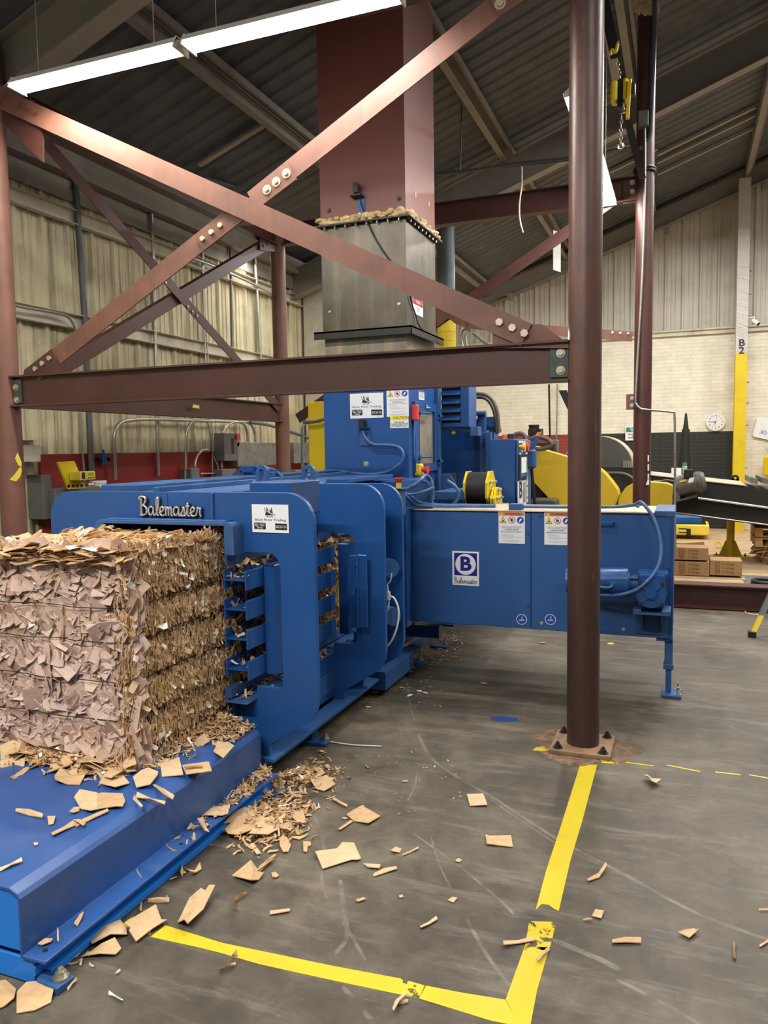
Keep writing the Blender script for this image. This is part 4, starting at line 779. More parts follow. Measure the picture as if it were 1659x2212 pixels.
mb = MB(); c = A(970, 925, 1, LY+0.1); mb.cyl(c-X*0.06, c+X*0.02, 0.022, 14); mb.tube([c+X*0.04, c+X*0.14-Z*0.02, c+X*0.2-Z*0.03], 0.008, 8); mb.build('valve_pipe', M['galv'], lh)
mb = MB(); mb.sphere((c.x+0.05, LY+0.07, c.z-0.04), 0.02, 10); mb.build('yellow_cap', M['yellow'], lh)
BY = 7.0
bd = thing('hydraulic_unit', 'tall blue machine body between the tower and the control cabinet', 'machine body', (-1.9, 7.3, 0))
a, b = A(950, 905, 1, BY), A(1035, 905, 1, BY); mb = MB(); mb.box(a.x-0.2, b.x, BY, BY+0.8, 0, b.z); mb.build('panel', M['blue'], bd)
for (x0, x1, top, yy) in ((1031, 1048, 888, 6.95), (1036, 1048, 935, 6.9), (1048, 1060, 934, 6.85)):
    p, q = A(x0, top, 1, yy), A(x1, top, 1, yy); mb = MB(); mb.box(p.x, q.x, yy, yy+0.06, 0.5, p.z, bev=0.003); mb.build('upright', M['blue2'], bd)
p, q = A(952, 1024, 1, 6.3), A(998, 1062, 1, 6.3); mb = MB(); mb.prism([(p.x, q.z-0.05), (q.x-0.05, q.z-0.05), (q.x-0.02, q.z), (p.x+0.08, p.z), (p.x, p.z)], 6.3, 6.32); mb.build('gusset', M['blue2'], bd)
p, q = A(935, 1062, 1, 5.75), A(976, 1080, 1, 5.75); mb = MB(); mb.box(p.x, q.x+0.1, 5.75, 6.3, q.z, p.z); mb.build('shelf', M['blue2'], bd)
p, q = A(952, 1022, 1, 6.5), A(982, 1060, 1, 6.5); mb = MB(); mb.box(p.x, q.x, 6.5, 6.55, q.z, p.z); mb.build('steel_plate', M['steel'], bd)
c = A(1062, 918, 1, 7.1); pm = thing('hydraulic_pump', 'small blue pump and valve block right of the louvred box', 'pump', c)
mb = MB(); mb.cyl(c-X*0.06, c+X*0.07, 0.05, 20); mb.box(c.x-0.05, c.x+0.05, 7.05, 7.15, c.z-0.02, c.z+0.075, bev=0.008); mb.cyl(c-Z*0.16, c, 0.025, 14); mb.cyl(c-Z*0.05-X*0.02, c-Z*0.05+X*0.09, 0.02, 12); mb.build('pump_body', M['blue2'], pm)
c = A(1042, 893, 1, 6.93); mb = MB(); mb.cyl(c-X*0.08, c+X*0.03, 0.022, 14); mb.build('pipe_stub', M['blue2'], pm)
for k, pts in enumerate(([(1028, 850), (1050, 853), (1066, 868), (1075, 895), (1078, 935)], [(1030, 858), (1048, 860), (1062, 875), (1070, 900), (1074, 938)])):
    hose(pm, pts, 1, 7.0+0.05*k, 0.017, 'hose')
# ================================================================ control cabinet
cc = thing('control_cabinet', 'blue control cabinet with a touch screen behind the feeder box', 'control cabinet', (-1.37, 6.5, 0))
CY0, CX0, CX1 = 6.2, -1.469, -1.271; CZ = A(1085, 948, 1, CY0).z; CY1 = A(1143, 950, 0, CX1).y
mb = MB(); mb.box(CX0, CX1, CY0, CY1, 0.62, CZ, bev=0.008); mb.box(CX0-0.3, CX0, CY0+0.5, CY1, 0.62, 0.7); mb.build('cabinet_body', M['blue'], cc)
mb = MB(); mb.box(CX1, CX1+0.02, CY0+0.03, CY1-0.02, 0.66, CZ-0.012, bev=0.003); cd = mb.build('door', M['blue2'], cc); XD = CX1+0.021
def cpx(px, py): return A(px, py, 0, XD)
mb = MB(); rect_x(mb, (1120, 982), (1136, 1034), XD, 0, 0.012); sc_ = mb.build('screen_bezel', M['ink'], cd); mb = MB(); rect_x(mb, (1123, 988), (1134, 1028), XD, 0.012, 0.014); mb.build('screen', M['screen'], sc_)
mb = MB(); rect_x(mb, (1123, 1022), (1134, 1028), XD, 0.014, 0.015); mb.build('screen_band', M['blueink'], sc_)
for (px, py, m_, r) in ((1122, 965, 'yellow', 0.03), (1129, 965, 'redpl', 0.04)):
    c = cpx(px, py); mb = MB(); mb.cyl(c, c+X*0.03, r*0.5, 16); mb.cyl(c+X*0.03, c+X*0.05, r, 18); mb.build('push_button', M[m_], cd)
mb = MB(); rect_x(mb, (1135, 962), (1141, 974), XD, 0, 0.004, 0); rect_x(mb, (1120, 952), (1124, 957), XD, 0, 0.004, 0); rect_x(mb, (1125, 952), (1129, 957), XD, 0, 0.004, 0); rect_x(mb, (1131, 952), (1134, 957), XD, 0, 0.004, 0)
rect_x(mb, (1126, 972), (1129, 977), XD, 0, 0.004, 0); rect_x(mb, (1131, 970), (1134, 975), XD, 0, 0.004, 0); rect_x(mb, (1135, 977), (1140, 982), XD, 0, 0.004, 0); rect_x(mb, (1121, 978), (1125, 983), XD, 0, 0.004, 0); mb.build('switch_labels', M['white'], cd)
c = cpx(1138, 968); mb = MB(); mb.cyl(c, c+X*0.03, 0.018, 12); mb.build('key_switch', M['ink'], cd)
mb = MB(); rect_x(mb, (1118, 1040), (1136, 1090), XD, 0, 0.003, 0); rect_x(mb, (1119.5, 1042), (1127, 1078), XD, 0.003, 0.004, 1); bs = mb.build('sign', [M['white'], M['ink']], cd)
c = cpx(1123.2, 1060); f = Face(c+X*0.004, Y, Z); mb = MB(); f.plate(mb, [(0.085*math.cos(2*PI*i/24), 0.11*math.sin(2*PI*i/24)) for i in range(24)], 0, 0.001); mb.build('white_disc', M['white'], bs)
f.text('B', 0.19, 0, 0, 0.002, M['ink'], bs, bold=0.03, sx=1.2)
mb = MB()
for i in range(12): rect_x(mb, (1128.5, 1043+i*3.6), (1134.5, 1044.4+i*3.6), XD, 0.003, 0.004)
mb.build('printed_lines', M['greyink'], bs)
mb = MB(); yy = 986
for i in range(8):
    rect_x(mb, (1137, yy), (1140, yy+11), XD, 0, 0.003, 0); rect_x(mb, (1137, yy), (1140, yy+3), XD, 0.003, 0.004, 1 if i % 2 else 2); yy += 12.5
mb.build('sticker_strip', [M['white'], M['orange'], M['yelink']], cd)
c = A(1092, 942, 1, CY0+0.1); mb = MB(); mb.cyl((c.x, CY0+0.1, CZ), (c.x, CY0+0.1, CZ+0.035), 0.03, 18, r1=0.026); mb.build('orange_beacon', M['amber'], cc)
c = A(1103, 940, 1, CY0+0.1); mb = MB(); mb.cyl((c.x, CY0+0.1, CZ), (c.x, CY0+0.1, CZ+0.04), 0.028, 18, r1=0.024); mb.build('dark_beacon', M['rubber'], cc)
c = A(1148, 990, 1, CY1-0.15); hs = thing('pistol_lever_switch', 'blue lever switch with an orange tip fixed to the right of the cabinet', 'switch', c)
mb = MB(); mb.box(c.x-0.10, c.x+0.04, CY1-0.2, CY1-0.1, c.z-0.09, c.z+0.08, bev=0.02); mb.build('switch_body', M['blue2'], hs)
mb = MB(); mb.bar(c+Z*0.07, c+Z*0.20+X*0.06, [(-0.018, -0.018), (0.018, -0.018), (0.018, 0.018), (-0.018, 0.018)], Y, X); mb.build('lever', M['blue'], hs); mb = MB(); mb.bar(c+Z*0.19+X*0.055, c+Z*0.225+X*0.072, [(-0.019, -0.019), (0.019, -0.019), (0.019, 0.019), (-0.019, 0.019)], Y, X); mb.build('lever_tip', M['orange'], hs)
mb = MB(); mb.tube([c-Z*0.09, c-Z*0.3+X*0.02, c-Z*0.5+X*0.03, c-Z*0.75-X*0.02], 0.014, 8); mb.build('cable', M['rubber'], hs)
# ================================================================ wire reels
def reel(cx, cy, cz, r, w, lab):
    t = thing('wire_reel', lab, 'wire reel', (cx, cy, cz-r))
    for s, x in ((0, cx-w/2), (1, cx+w/2)):
        mb = MB(); oct_ = [(r*math.cos(PI/8+PI/4*i), r*math.sin(PI/8+PI/4*i)) for i in range(8)]; hole = [(r*0.14*math.cos(2*PI*i/12), r*0.14*math.sin(2*PI*i/12)) for i in range(12)]
        mb.prism([oct_, hole], -0.008, 0.008, (Vector((x, cy, cz)), Y, Z, X)); fl_ = mb.build('flange', M['yellow'], t)
        if s:
            for a in (45, 135, 225, 315):
                c = Vector((x+0.008, cy+r*0.55*math.cos(math.radians(a)), cz+r*0.55*math.sin(math.radians(a)))); mb = MB(); mb.cyl(c, c+X*0.03, 0.009, 10); mb.cyl(c, c+X*0.01, 0.016, 6, smooth=False); mb.build('bolt', M['zinc'], fl_)
    mb = MB(); mb.cyl((cx-w/2, cy, cz), (cx+w/2, cy, cz), r*0.86, 40)
    for i in range(26): x = cx-w/2+w*(i+0.5)/26; mb.cyl((x-w/60, cy, cz), (x+w/60, cy, cz), r*0.875, 32)
    mb.build('wire_winding', M['rubber'], t)
    mb = MB(); mb.cyl((cx-w/2-0.05, cy, cz), (cx+w/2+0.09, cy, cz), 0.014, 12); mb.build('spindle', M['zinc'], t); return t
c = A(1036, 1057, 1, 5.9); reel(c.x, 5.9, c.z, 0.155, 0.175, 'large yellow-sided reel of black baling wire behind the feeder box')
c = A(1072, 1090, 1, 5.9); reel(c.x, 5.9, c.z, 0.145, 0.02, 'narrow yellow reel half hidden right of the large wire reel')
t = thing('reel_stand', 'dark steel stand behind the feeder box holding the yellow wire reels', 'stand', (c.x-0.1, 5.95, 0.7)); mb = MB(); mb.box(c.x-0.3, c.x+0.12, 5.61, 5.97, 0.7, 1.0); mb.build('stand_frame', M['black_st'], t)
# ================================================================ feeder box
fd = thing('feeder_box', 'long blue sheet-metal feeder box behind the foreground column', 'machine', (-0.9, 5.3, 0))
FX0, FX1, FY0, FY1, FZ0, FZ1 = -1.822, -0.046, 5.08, 5.60, 0.385, 1.172
mb = MB(); mb.box(FX0, FX1-0.004, FY0+0.012, FY1-0.002, FZ0, FZ1-0.004); mb.build('housing', M['blue2'], fd)
xs_m = A(1147, 1200, 1, FY0).x; xe = A(1450, 1300, 1, FY0).x
mb = MB(); mb.box(FX0+0.012, xs_m-0.002, FY0, FY0+0.012, FZ0-0.006, FZ1-0.012, bev=0.003); pa = mb.build('front_panel', M['bluef'], fd)
mb = MB(); mb.box(xs_m+0.002, FX1-0.02, FY0, FY0+0.012, FZ0-0.006, FZ1-0.012, bev=0.003); pb = mb.build('front_panel', M['bluef'], fd)
mb = MB(); mb.box(FX0, FX0+0.01, FY0-0.004, FY0+0.02, FZ0, FZ1); mb.box(FX1-0.022, FX1, FY0-0.004, FY1, FZ0-0.012, FZ1+0.004); mb.build('corner_angle', M['blue'], fd)
mb = MB(); mb.box(FX0, FX1, FY0-0.008, FY1+0.02, FZ1-0.003, FZ1+0.004); mb.build('lid', M['cream'], fd)
mb = MB(); mb.box(FX0, FX0+0.07, FY0-0.01, FY1, FZ1-0.004, FZ1+0.012); mb.box(FX1-0.115, FX1+0.004, FY0-0.01, FY1+0.02, FZ1-0.02, FZ1+0.014); mb.build('lid_cap', M['blue2'], fd)
for px, py in ((1141, 1151), (1141, 1308), (1167, 1113)): bolt(pa, A(px, py, 1, FY0), -Y, 0.008, 0.005, 'blue2')
for px, py in ((1446, 1116), (1445, 1226), (1347, 1359), (1170, 1346)): bolt(pb, A(px, py, 1, FY0), -Y, 0.008, 0.006, 'blue2' if py < 1300 else 'zinc')
for (x0, x1, py, ph) in ((1077, 1134, 1105, 1175), (1176, 1233, 1106, 1178)):
    a, b = A(x0, py, 1, FY0), A(x1, ph, 1, FY0); lockout_sign(pa if x0 < 1147 else pb, ((a.x+b.x)/2, FY0, (a.z+b.z)/2), X, Z, b.x-a.x, a.z-b.z)
a, b = A(977, 1190, 1, FY0), A(1035, 1266, 1, FY0); f = Face(((a.x+b.x)/2, FY0, (a.z+b.z)/2), X, Z); w, h = b.x-a.x, a.z-b.z
mb = MB(); f.rect(mb, 0, 0, w, h, 0, 0.0025, 0); f.rect(mb, 0, 0.12*h, 0.86*w, 0.66*h, 0.0025, 0.003, 1); f.disc(mb, 0, 0.12*h, 0.385*w, 0.003, 0.0035, 0, 32); s_ = mb.build('sign', [M['white'], M['navy']], pa)
f.text('B', 0.70*w, 0, 0.12*h, 0.0042, M['navy'], s_, bold=0.035, sx=1.1); script(f, -0.43*w, -0.44*h, 0.86*w, 0.0016, 0.0035, M['ink'], s_)
for px, py, par in ((1127, 1338, pa), (1189, 1338, pb)):
    c = A(px, py, 1, FY0); f = Face(c, X, Z); mb = MB(); f.disc(mb, 0, 0, 0.036, 0, 0.002, 0); f.disc(mb, 0, 0, 0.032, 0.002, 0.0025, 1)
    f.plate(mb, [(-0.018, -0.010), (0.020, -0.006), (0.018, 0.000), (-0.016, -0.003)], 0.0025, 0.003, 0); f.plate(mb, [(-0.001, -0.002), (0.003, -0.002), (0.006, 0.024), (0.002, 0.024)], 0.0025, 0.003, 0); mb.build('sticker', [M['white'], M['blueink']], par)
a, b = A(1296, 1128, 1, FY0), A(1326, 1133, 1, FY0); mb = MB(); mb.box(a.x-0.06, b.x, FY0-0.03, FY0-0.022, b.z-0.006, a.z+0.004); mb.box(b.x-0.008, b.x, FY0-0.03, FY0, b.z-0.01, a.z+0.008); mb.build('handle', M['blue'], pb)
# gear motor
GY = 4.93; c0, c1 = A(1225, 1254, 1, GY), A(1362, 1254, 1, GY); rr = 0.083
gm = thing('gear_motor', 'blue gear motor on a shelf at the right end of the feeder box', 'motor', A(1400, 1318, 1, GY))
mb = MB(); mb.cyl(c0, c1-X*0.01, rr*0.97, 36); xk = A(1318, 1250, 1, GY).x; mb.cyl((xk, GY, c0.z), (c1.x-0.012, GY, c0.z), rr, 36); mb.cyl((c1.x-0.012, GY, c0.z), (c1.x, GY, c0.z), rr, 36, r1=rr*0.9); mb.build('motor_body', M['blue'], gm)
c2 = A(1379, 1256, 1, GY); mb = MB(); mb.cyl((c1.x, GY, c0.z), (c2.x, GY, c0.z), rr*0.55, 24)
for i in range(4): a = PI/4+PI/2*i; v = Vector((0, math.cos(a), math.sin(a)))*rr*0.7; mb.cyl(Vector((c1.x, GY, c0.z))+v, Vector((c2.x, GY, c0.z))+v, 0.009, 10)
mb.build('coupling', M['blue2'], gm)
a, b = A(1379, 1240, 1, GY-0.09), A(1440, 1316, 1, GY-0.09); mb = MB(); mb.box(a.x, b.x-0.012, GY-0.085, GY+0.09, b.z, a.z, bev=0.008); mb.box(a.x-0.004, b.x, GY-0.07, GY+0.07, a.z-0.01, a.z+0.006, bev=0.003); gb = mb.build('gearbox', M['blue'], gm)
gc = Vector(((a.x+b.x)/2-0.008, GY-0.085, (a.z+b.z)/2-0.012)); mb = MB(); mb.cyl(gc, gc-Y*0.012, 0.088, 32); mb.cyl(gc-Y*0.012, gc-Y*0.026, 0.034, 28); mb.cyl(gc-Y*0.026, gc-Y*0.03, 0.028, 28)
for i in range(4):
    a_ = PI/4+PI/2*i; v = Vector((math.cos(a_), 0, math.sin(a_))); p = Vector((-math.sin(a_), 0, math.cos(a_))); mb.bar(gc-Y*0.012+v*0.03, gc-Y*0.012+v*0.093, [(-0.009, 0), (0.009, 0), (0.012, 0.008), (-0.012, 0.008)], p, -Y)
cv_ = mb.build('cover', M['blue'], gb)
for i in range(4): a_ = PI/4+PI/2*i; bolt(cv_, gc-Y*0.018+Vector((math.cos(a_), 0, math.sin(a_)))*0.088, -Y, 0.008, 0.006, 'boltdk')
a, b = A(1367, 1316, 1, GY-0.1), A(1448, 1332, 1, GY-0.1); mb = MB(); mb.box(a.x, b.x, GY-0.1, FY0+0.0, b.z-0.0, b.z+0.012); mb.box(a.x, a.x+0.05, GY-0.1, GY+0.08, b.z+0.012, b.z+0.03); mb.box(b.x-0.05, b.x, GY-0.1, GY+0.08, b.z+0.012, b.z+0.03); mb.build('shelf', M['blue2'], gm)
zs = b.z; a, b = A(1371, 1334, 1, FY0-0.01), A(1433, 1372, 1, FY0-0.01); mb = MB(); mb.box(a.x, b.x, FY0-0.012, FY0-0.001, b.z, zs)
for x in (a.x+0.05, b.x-0.01): mb.prism([(FY0-0.012, b.z+0.02), (FY0-0.012, zs), (GY-0.07, zs)], x-0.004, x+0.004, (Vector((0, 0, 0)), Y, Z, X))
mb.build('bracket', M['blue2'], gm)
hose(gm, [(1378, 1094, 5.15), (1374, 1090, 5.1), (1384, 1085, 5.04), (1398, 1098, 5.0), (1412, 1120, 4.98), (1424, 1155, 4.95), (1428, 1190, 4.92), (1422, 1222, 4.88), (1404, 1250, 4.83), (1375, 1274, 4.82), (1340, 1285, 4.84), (1300, 1286, 4.88), (1250, 1280, 4.92)], 1, 5, 0.0115, 'cable', 'cable')
hose(gm, [(1285, 1262, 4.84), (1298, 1268, 4.83), (1310, 1270, 4.83), (1320, 1268, 4.84), (1325, 1260, 4.85)], 1, 5, 0.009, 'cable', 'cable')
# leg
a, b = A(1436, 1380, 1, 5.15), A(1452, 1490, 1, 5.15); mb = MB(); mb.box(a.x, b.x, 5.12, 5.18, 0.18, FZ0-0.012); mb.box(a.x-0.006, b.x+0.006, 5.11, 5.19, 0.17, 0.205); mb.box(a.x+0.008, b.x-0.006, 5.125, 5.175, 0.02, 0.2); mb.box(a.x-0.05, FX1, 5.1, 5.2, FZ0-0.03, FZ0-0.004); lg = mb.build('leg', M['blue2'], fd)
mb = MB(); mb.box(a.x-0.012, b.x+0.055, 5.06, 5.24, 0, 0.02, bev=0.003); fp = mb.build('foot_plate', M['blue2'], lg)
for y in (5.1, 5.2): bolt(fp, (b.x+0.035, y, 0.02), Z, 0.013, 0.014, 'zinc', 0.03)
# cables lying on the feeder lid
hose(fd, [(870, 1066, 4.97), (883, 1078, 5.0), (893, 1088, 5.05), (915, 1092, 5.12), (950, 1093, 5.15), (1010, 1093, 5.15), (1070, 1093, 5.15)], 1, 5, 0.013, 'cable', 'cable')
hose(fd, [(872, 1063, 5.0), (890, 1074, 5.02), (905, 1084, 5.08), (930, 1089, 5.15), (1000, 1092, 5.18)], 1, 5, 0.010, 'cable', 'cable')
hose(fd, [(1120, 1094, 5.15), (1200, 1095, 5.15), (1300, 1095, 5.15), (1342, 1094, 5.14), (1360, 1092, 5.12), (1374, 1090, 5.1)], 1, 5, 0.011, 'cable', 'cable')
a, b = A(1100, 1087, 1, 5.12), A(1128, 1098, 1, 5.12); mb = MB(); mb.box(a.x, b.x, 5.1, 5.18, FZ1+0.004, FZ1+0.045, bev=0.004); mb.build('junction_box', M['blue2'], fd)
# ================================================================ square duct
dx0, dx1, dy0, dy1 = TX0+0.005, TX1-0.005, 5.66, 6.40
zf1 = A(875, 706, 1, dy0).z; zf2 = A(874, 462, 1, dy0).z
M['redduct'] = mat('red_oxide_sheet', '#70403A', 0.5, var=0.1, dirt='#5b3330', dscale=3, damt=0.4, bump=0.05, bscale=20)
du = thing('square_duct', 'large square steel duct, red above and bare steel below, dropping onto the tower', 'duct', ((dx0+dx1)/2, (dy0+dy1)/2, 2.5))
mb = MB(); mb.box(dx0+0.01, dx1-0.01, dy0+0.01, dy1-0.01, 2.12, zf1); mb.build('transition', M['steel_y'], du)
mb = MB(); mb.box(dx0, dx1, dy0, dy1, zf1, zf2-0.02); st = mb.build('steel_section', M['steel'], du)
mb = MB(); mb.box(dx0, dx1, dy0, dy1, zf2, ROOFZ(dx0)-0.01); mb.build('red_section', M['redduct'] if 'redduct' in M else M['red'], du)
def flange(z, w, th, m):
    mb = MB(); mb.prism([[(dx0-w, dy0-w), (dx1+w, dy0-w), (dx1+w, dy1+w), (dx0-w, dy1+w)], [(dx0+0.02, dy0+0.02), (dx1-0.02, dy0+0.02), (dx1-0.02, dy1-0.02), (dx0+0.02, dy1-0.02)]], z, z+th, (Vector((0, 0, 0)), X, Y, Z))
    p = mb.build('flange', M[m], du)
    for i in range(8): bolt(p, (dx0+(dx1-dx0)*(i+0.5)/8, dy0-w*0.5, z), -Z, 0.008, 0.018, 'zinc'); bolt(p, (dx1+w*0.5, dy0+(dy1-dy0)*(i+0.5)/8, z), -Z, 0.008, 0.018, 'zinc')
flange(zf1-0.012, 0.055, 0.014, 'black_st'); mb = MB(); mb.box(dx0-0.055, dx1+0.055, dy0-0.055, dy0-0.049, zf1-0.06, zf1); mb.box(dx1+0.049, dx1+0.055, dy0-0.055, dy1+0.05, zf1-0.06, zf1); mb.build('flange_lip', M['black_st'], du)
flange(zf2-0.03, 0.05, 0.012, 'black_st')
rnd = random.Random(11); mb = MB()
def foamrun(p0, p1, n, r):
    n = int(n*1.6)
    for i in range(n):
        p = Vector(p0).lerp(Vector(p1), (i+0.5)/n)+Vector((rnd.uniform(-.01, .01), rnd.uniform(-.01, .01), rnd.uniform(-.006, .038))); q = r*rnd.uniform(0.6, 1.3)
        mb.sphere(p, q, 10, sc=(rnd.uniform(0.9, 1.6), rnd.uniform(0.9, 1.6), rnd.uniform(0.5, 0.95)))
foamrun((dx0-0.02, dy0-0.015, zf2-0.012), (dx1+0.01, dy0-0.015, zf2-0.005), 46, 0.024); foamrun((dx1+0.015, dy0-0.01, zf2-0.008), (dx1+0.015, dy1+0.01, zf2-0.012), 44, 0.022)
mb.build('foam_seal', M['foam'], du)
mb = MB()
for px, py, s in ((787, 785, 0), (713, 674, 0.014), (862, 657, 0.016)):
    if s: c = A(px, py, 1, dy0); mb.sphere((c.x, dy0-0.004, c.z), s, 8, sc=(1.1, 0.5, 0.8))
for px, py, s in ((897, 420, 0.03), (926, 440, 0.022)):
    c = A(px, py, 0, dx1); mb.sphere((dx1+0.002, c.y, c.z), s, 8, sc=(0.15, 0.6, 1.0))
mb.build('foam_blob', M['foam'], du)
for px, py in ((711, 455), (862, 429)):
    bolt(du, A(px, py, 1, dy0), -Y, 0.012, 0.01, 'boltdk')
c = A(775, 408, 1, dy0); se = thing('duct_sensor', 'black sensor on a blue bracket fixed to the red duct', 'sensor', c)
mb = MB(); mb.box(c.x-0.02, c.x+0.02, dy0-0.07, dy0-0.03, c.z-0.05, c.z+0.03, bev=0.004); mb.box(c.x-0.045, c.x+0.045, dy0-0.08, dy0, c.z-0.072, c.z-0.06); mb.build('sensor_body', M['rubber'], se)
a, b = A(773, 430, 1, dy0), A(791, 468, 1, dy0); mb = MB(); mb.box(a.x, b.x, dy0-0.006, dy0, b.z, c.z-0.06); bk = mb.build('bracket', M['blue2'], se); bolt(bk, (a.x+0.015, dy0-0.006, b.z+0.02), -Y, 0.008, 0.006, 'zinc'); bolt(bk, (b.x-0.015, dy0-0.006, b.z+0.02), -Y, 0.008, 0.006, 'zinc')
mb = MB(); mb.tube([A(777, 428, 1, dy0-0.06), A(785, 455, 1, dy0-0.02), A(800, 495, 1, dy0-0.02), A(825, 540, 1, dy0-0.02), A(862, 590, 1, dy0-0.03), A(880, 610, 0, dx1+0.02), A(888, 650, 0, dx1+0.012), A(898, 680, 0, dx1+0.012), A(909, 708, 0, dx1+0.03), A(952, 745, 0, dx1+0.06)], 0.006, 6); mb.build('cable', M['rubber'], se)
a, b = A(891, 636, 0, dx1), A(913, 690, 0, dx1); f = Face((dx1+0.001, (a.y+b.y)/2, (a.z+b.z)/2), Y, Z); w, h = b.y-a.y, a.z-b.z-0.03
mb = MB(); f.rect(mb, 0, 0, w, h, 0, 0.003, 0); f.rect(mb, 0, h*0.28, w*0.94, h*0.40, 0.003, 0.0035, 1); f.plate(mb, [(0.43*w*math.cos(2*PI*i/28), 0.28*h+0.17*h*math.sin(2*PI*i/28)) for i in range(28)], 0.0035, 0.004, 2); s_ = mb.build('sign', [M['white'], M['ink'], M['redink']], du)
f.text('DANGER', h*0.20, 0, h*0.28, 0.005, M['white'], s_, bold=0.01, sx=0.95); f.text('CONFINED SPACE\nENTER BY\nPERMIT ONLY', h*0.105, 0, -h*0.2, 0.004, M['ink'], s_, bold=0.01, sx=1.1)
# ================================================================ cardboard
def flake(mb, c, n, t, w, h, tone, rnd, bend=0.12, th=0.0022):
    n = Vector(n).normalized(); t = Vector(t); t = (t-n*t.dot(n)); t = t.normalized() if t.length > 1e-5 else n.orthogonal().normalized(); b = n.cross(t)
    us = (-1, -0.55+rnd.uniform(-.2, .2), 0.5+rnd.uniform(-.2, .2), 1); e0, e1 = rnd.uniform(0.35, 1.0), rnd.uniform(0.35, 1.0)
    hs = (h*e0, h*rnd.uniform(0.85, 1.05), h*rnd.uniform(0.85, 1.05), h*e1); sh = (rnd.uniform(-.3, .3)*h*(1-e0), 0, 0, rnd.uniform(-.3, .3)*h*(1-e1))
    k1, k2 = rnd.uniform(-bend, bend)*w, rnd.uniform(-bend, bend)*w; zz = (k1*1.3, 0, 0, k2*1.3); tw = rnd.uniform(-.15, .15)*w
    top = []
    for u, hh, s_, z in zip(us, hs, sh, zz):
        for q in (-1, 1): top.append(Vector(c) + t*(u*w/2) + b*(q*hh/2+s_) + n*(z + u*q*tw*0.4))
    vs = top + [p - n*th for p in top]
    fs = [(0, 2, 3, 1), (2, 4, 5, 3), (4, 6, 7, 5)]; fs += [tuple(8+i for i in reversed(f)) for f in fs]
    loop = [0, 1, 3, 5, 7, 6, 4, 2]
    for i in range(8): a, d = loop[i], loop[(i+1) % 8]; fs.append((a, d, d+8, a+8))
    mb.add(vs, fs, tone=tone)
def rv(rnd, a): return Vector((rnd.uniform(-a, a), rnd.uniform(-a, a), rnd.uniform(-a, a)))
def tone(rnd, white=0.03): return 1.0 if rnd.random() < white else rnd.uniform(0.05, 0.80)
WZ = (0.975, 0.832, 0.665, 0.505, 0.348)
BX0, BX1, BY0, BY1, BZ0, BZ1 = -2.86, -2.055, 2.46, 3.16, 0.303, 1.225
def bulge(z):
    ed = (BZ0-0.02,) + tuple(reversed(WZ)) + (BZ1+0.05,)
    for a, b in zip(ed, ed[1:]):
        if a <= z <= b: return math.sin(PI*(z-a)/(b-a))
    return 0.3
bale = thing('cardboard_bale', 'big wire-tied bale of shredded brown cardboard coming out of the blue baler', 'bale', (-2.4, 2.8, BZ0))
mb = MB(); mb.box(BX0+0.03, BX1-0.045, BY0+0.04, BY1, BZ0, BZ1-0.03); mb.build('bale_core', M['bark'], bale)
rnd = random.Random(21)
mb = MB()
for i in range(1350):   # pressed sheets on the near end, large ones at the back, smaller ones over them
    x = rnd.uniform(BX0-0.02, BX1-0.01); z = rnd.uniform(BZ0+0.0, BZ1-0.03); q_ = i/1350
    w = rnd.uniform(0.12, 0.24) if q_ < 0.18 else (rnd.uniform(0.08, 0.17) if q_ < 0.55 else rnd.uniform(0.04, 0.12)); h = w*rnd.uniform(0.35, 0.8)
    cx_ = min(1, max(0, (x-(BX1-0.12))/0.12)); y = BY0 + 0.03*(1-bulge(z)) + 0.055*cx_*cx_ + 0.012 - 0.014*q_ + rnd.uniform(-0.005, 0.005)
    sg = 0.10 if q_ < 0.5 else 0.17; n = Vector((rnd.gauss(0, sg)+0.5*cx_*cx_, -1, rnd.gauss(0.05, sg*1.2))); a = rnd.gauss(0.1, 0.75)
    if x+w*0.45*abs(math.cos(a)) > BX1-0.005: x = BX1-0.005-w*0.45*abs(math.cos(a))
    flake(mb, (x, y, z), n, (math.cos(a), 0, math.sin(a)), w, h, min(tone(rnd, 0.0), 0.8) if rnd.random() > .008 else 1.0, rnd, 0.05 if q_ < .5 else 0.10, 0.003)
for i in range(420):    # thin crumpled folds between them
    x = rnd.uniform(BX0, BX1-0.03); z = rnd.uniform(BZ0, BZ1-0.03); y = BY0+0.03*(1-bulge(z))-0.002
    a = rnd.gauss(-0.3, 0.8); flake(mb, (x, y, z), Vector((rnd.gauss(0, .5), -0.6, rnd.gauss(0, .9))), Vector((math.cos(a), 0, math.sin(a))), rnd.uniform(0.03, 0.10), rnd.uniform(0.005, 0.014), tone(rnd, 0.01), rnd, 0.2)
mb.build('pressed_sheets', M['cardf'], bale)
mb = MB()
for i in range(9500):   # edges of the strips on the long side
    y = rnd.uniform(BY0-0.005, BY1); z = rnd.uniform(BZ0, BZ1)
    bl_ = bulge(z); x = BX1 - 0.05*(1-bl_)**2 + rnd.uniform(-0.016, 0.004)
    if y < BY0+0.12: x -= 0.03*(1-(y-BY0)/0.12)**2
    L0 = rnd.uniform(0.015, 0.045) if rnd.random() < .75 else rnd.uniform(0.045, 0.08); wd = rnd.uniform(0.003, 0.013)
    if rnd.random() < 0.10: wd = rnd.uniform(0.012, 0.022)
    n = Vector((1.0, rnd.gauss(0, 0.55), rnd.gauss(0, 0.25))); t = Vector((rnd.gauss(0, .15), rnd.gauss(0, .22), 1))
    flake(mb, (x, y, z), n, t, L0, wd, rnd.uniform(0.15, 0.85) if rnd.random() > 0.035 else 1.0, rnd, 0.10, 0.002)
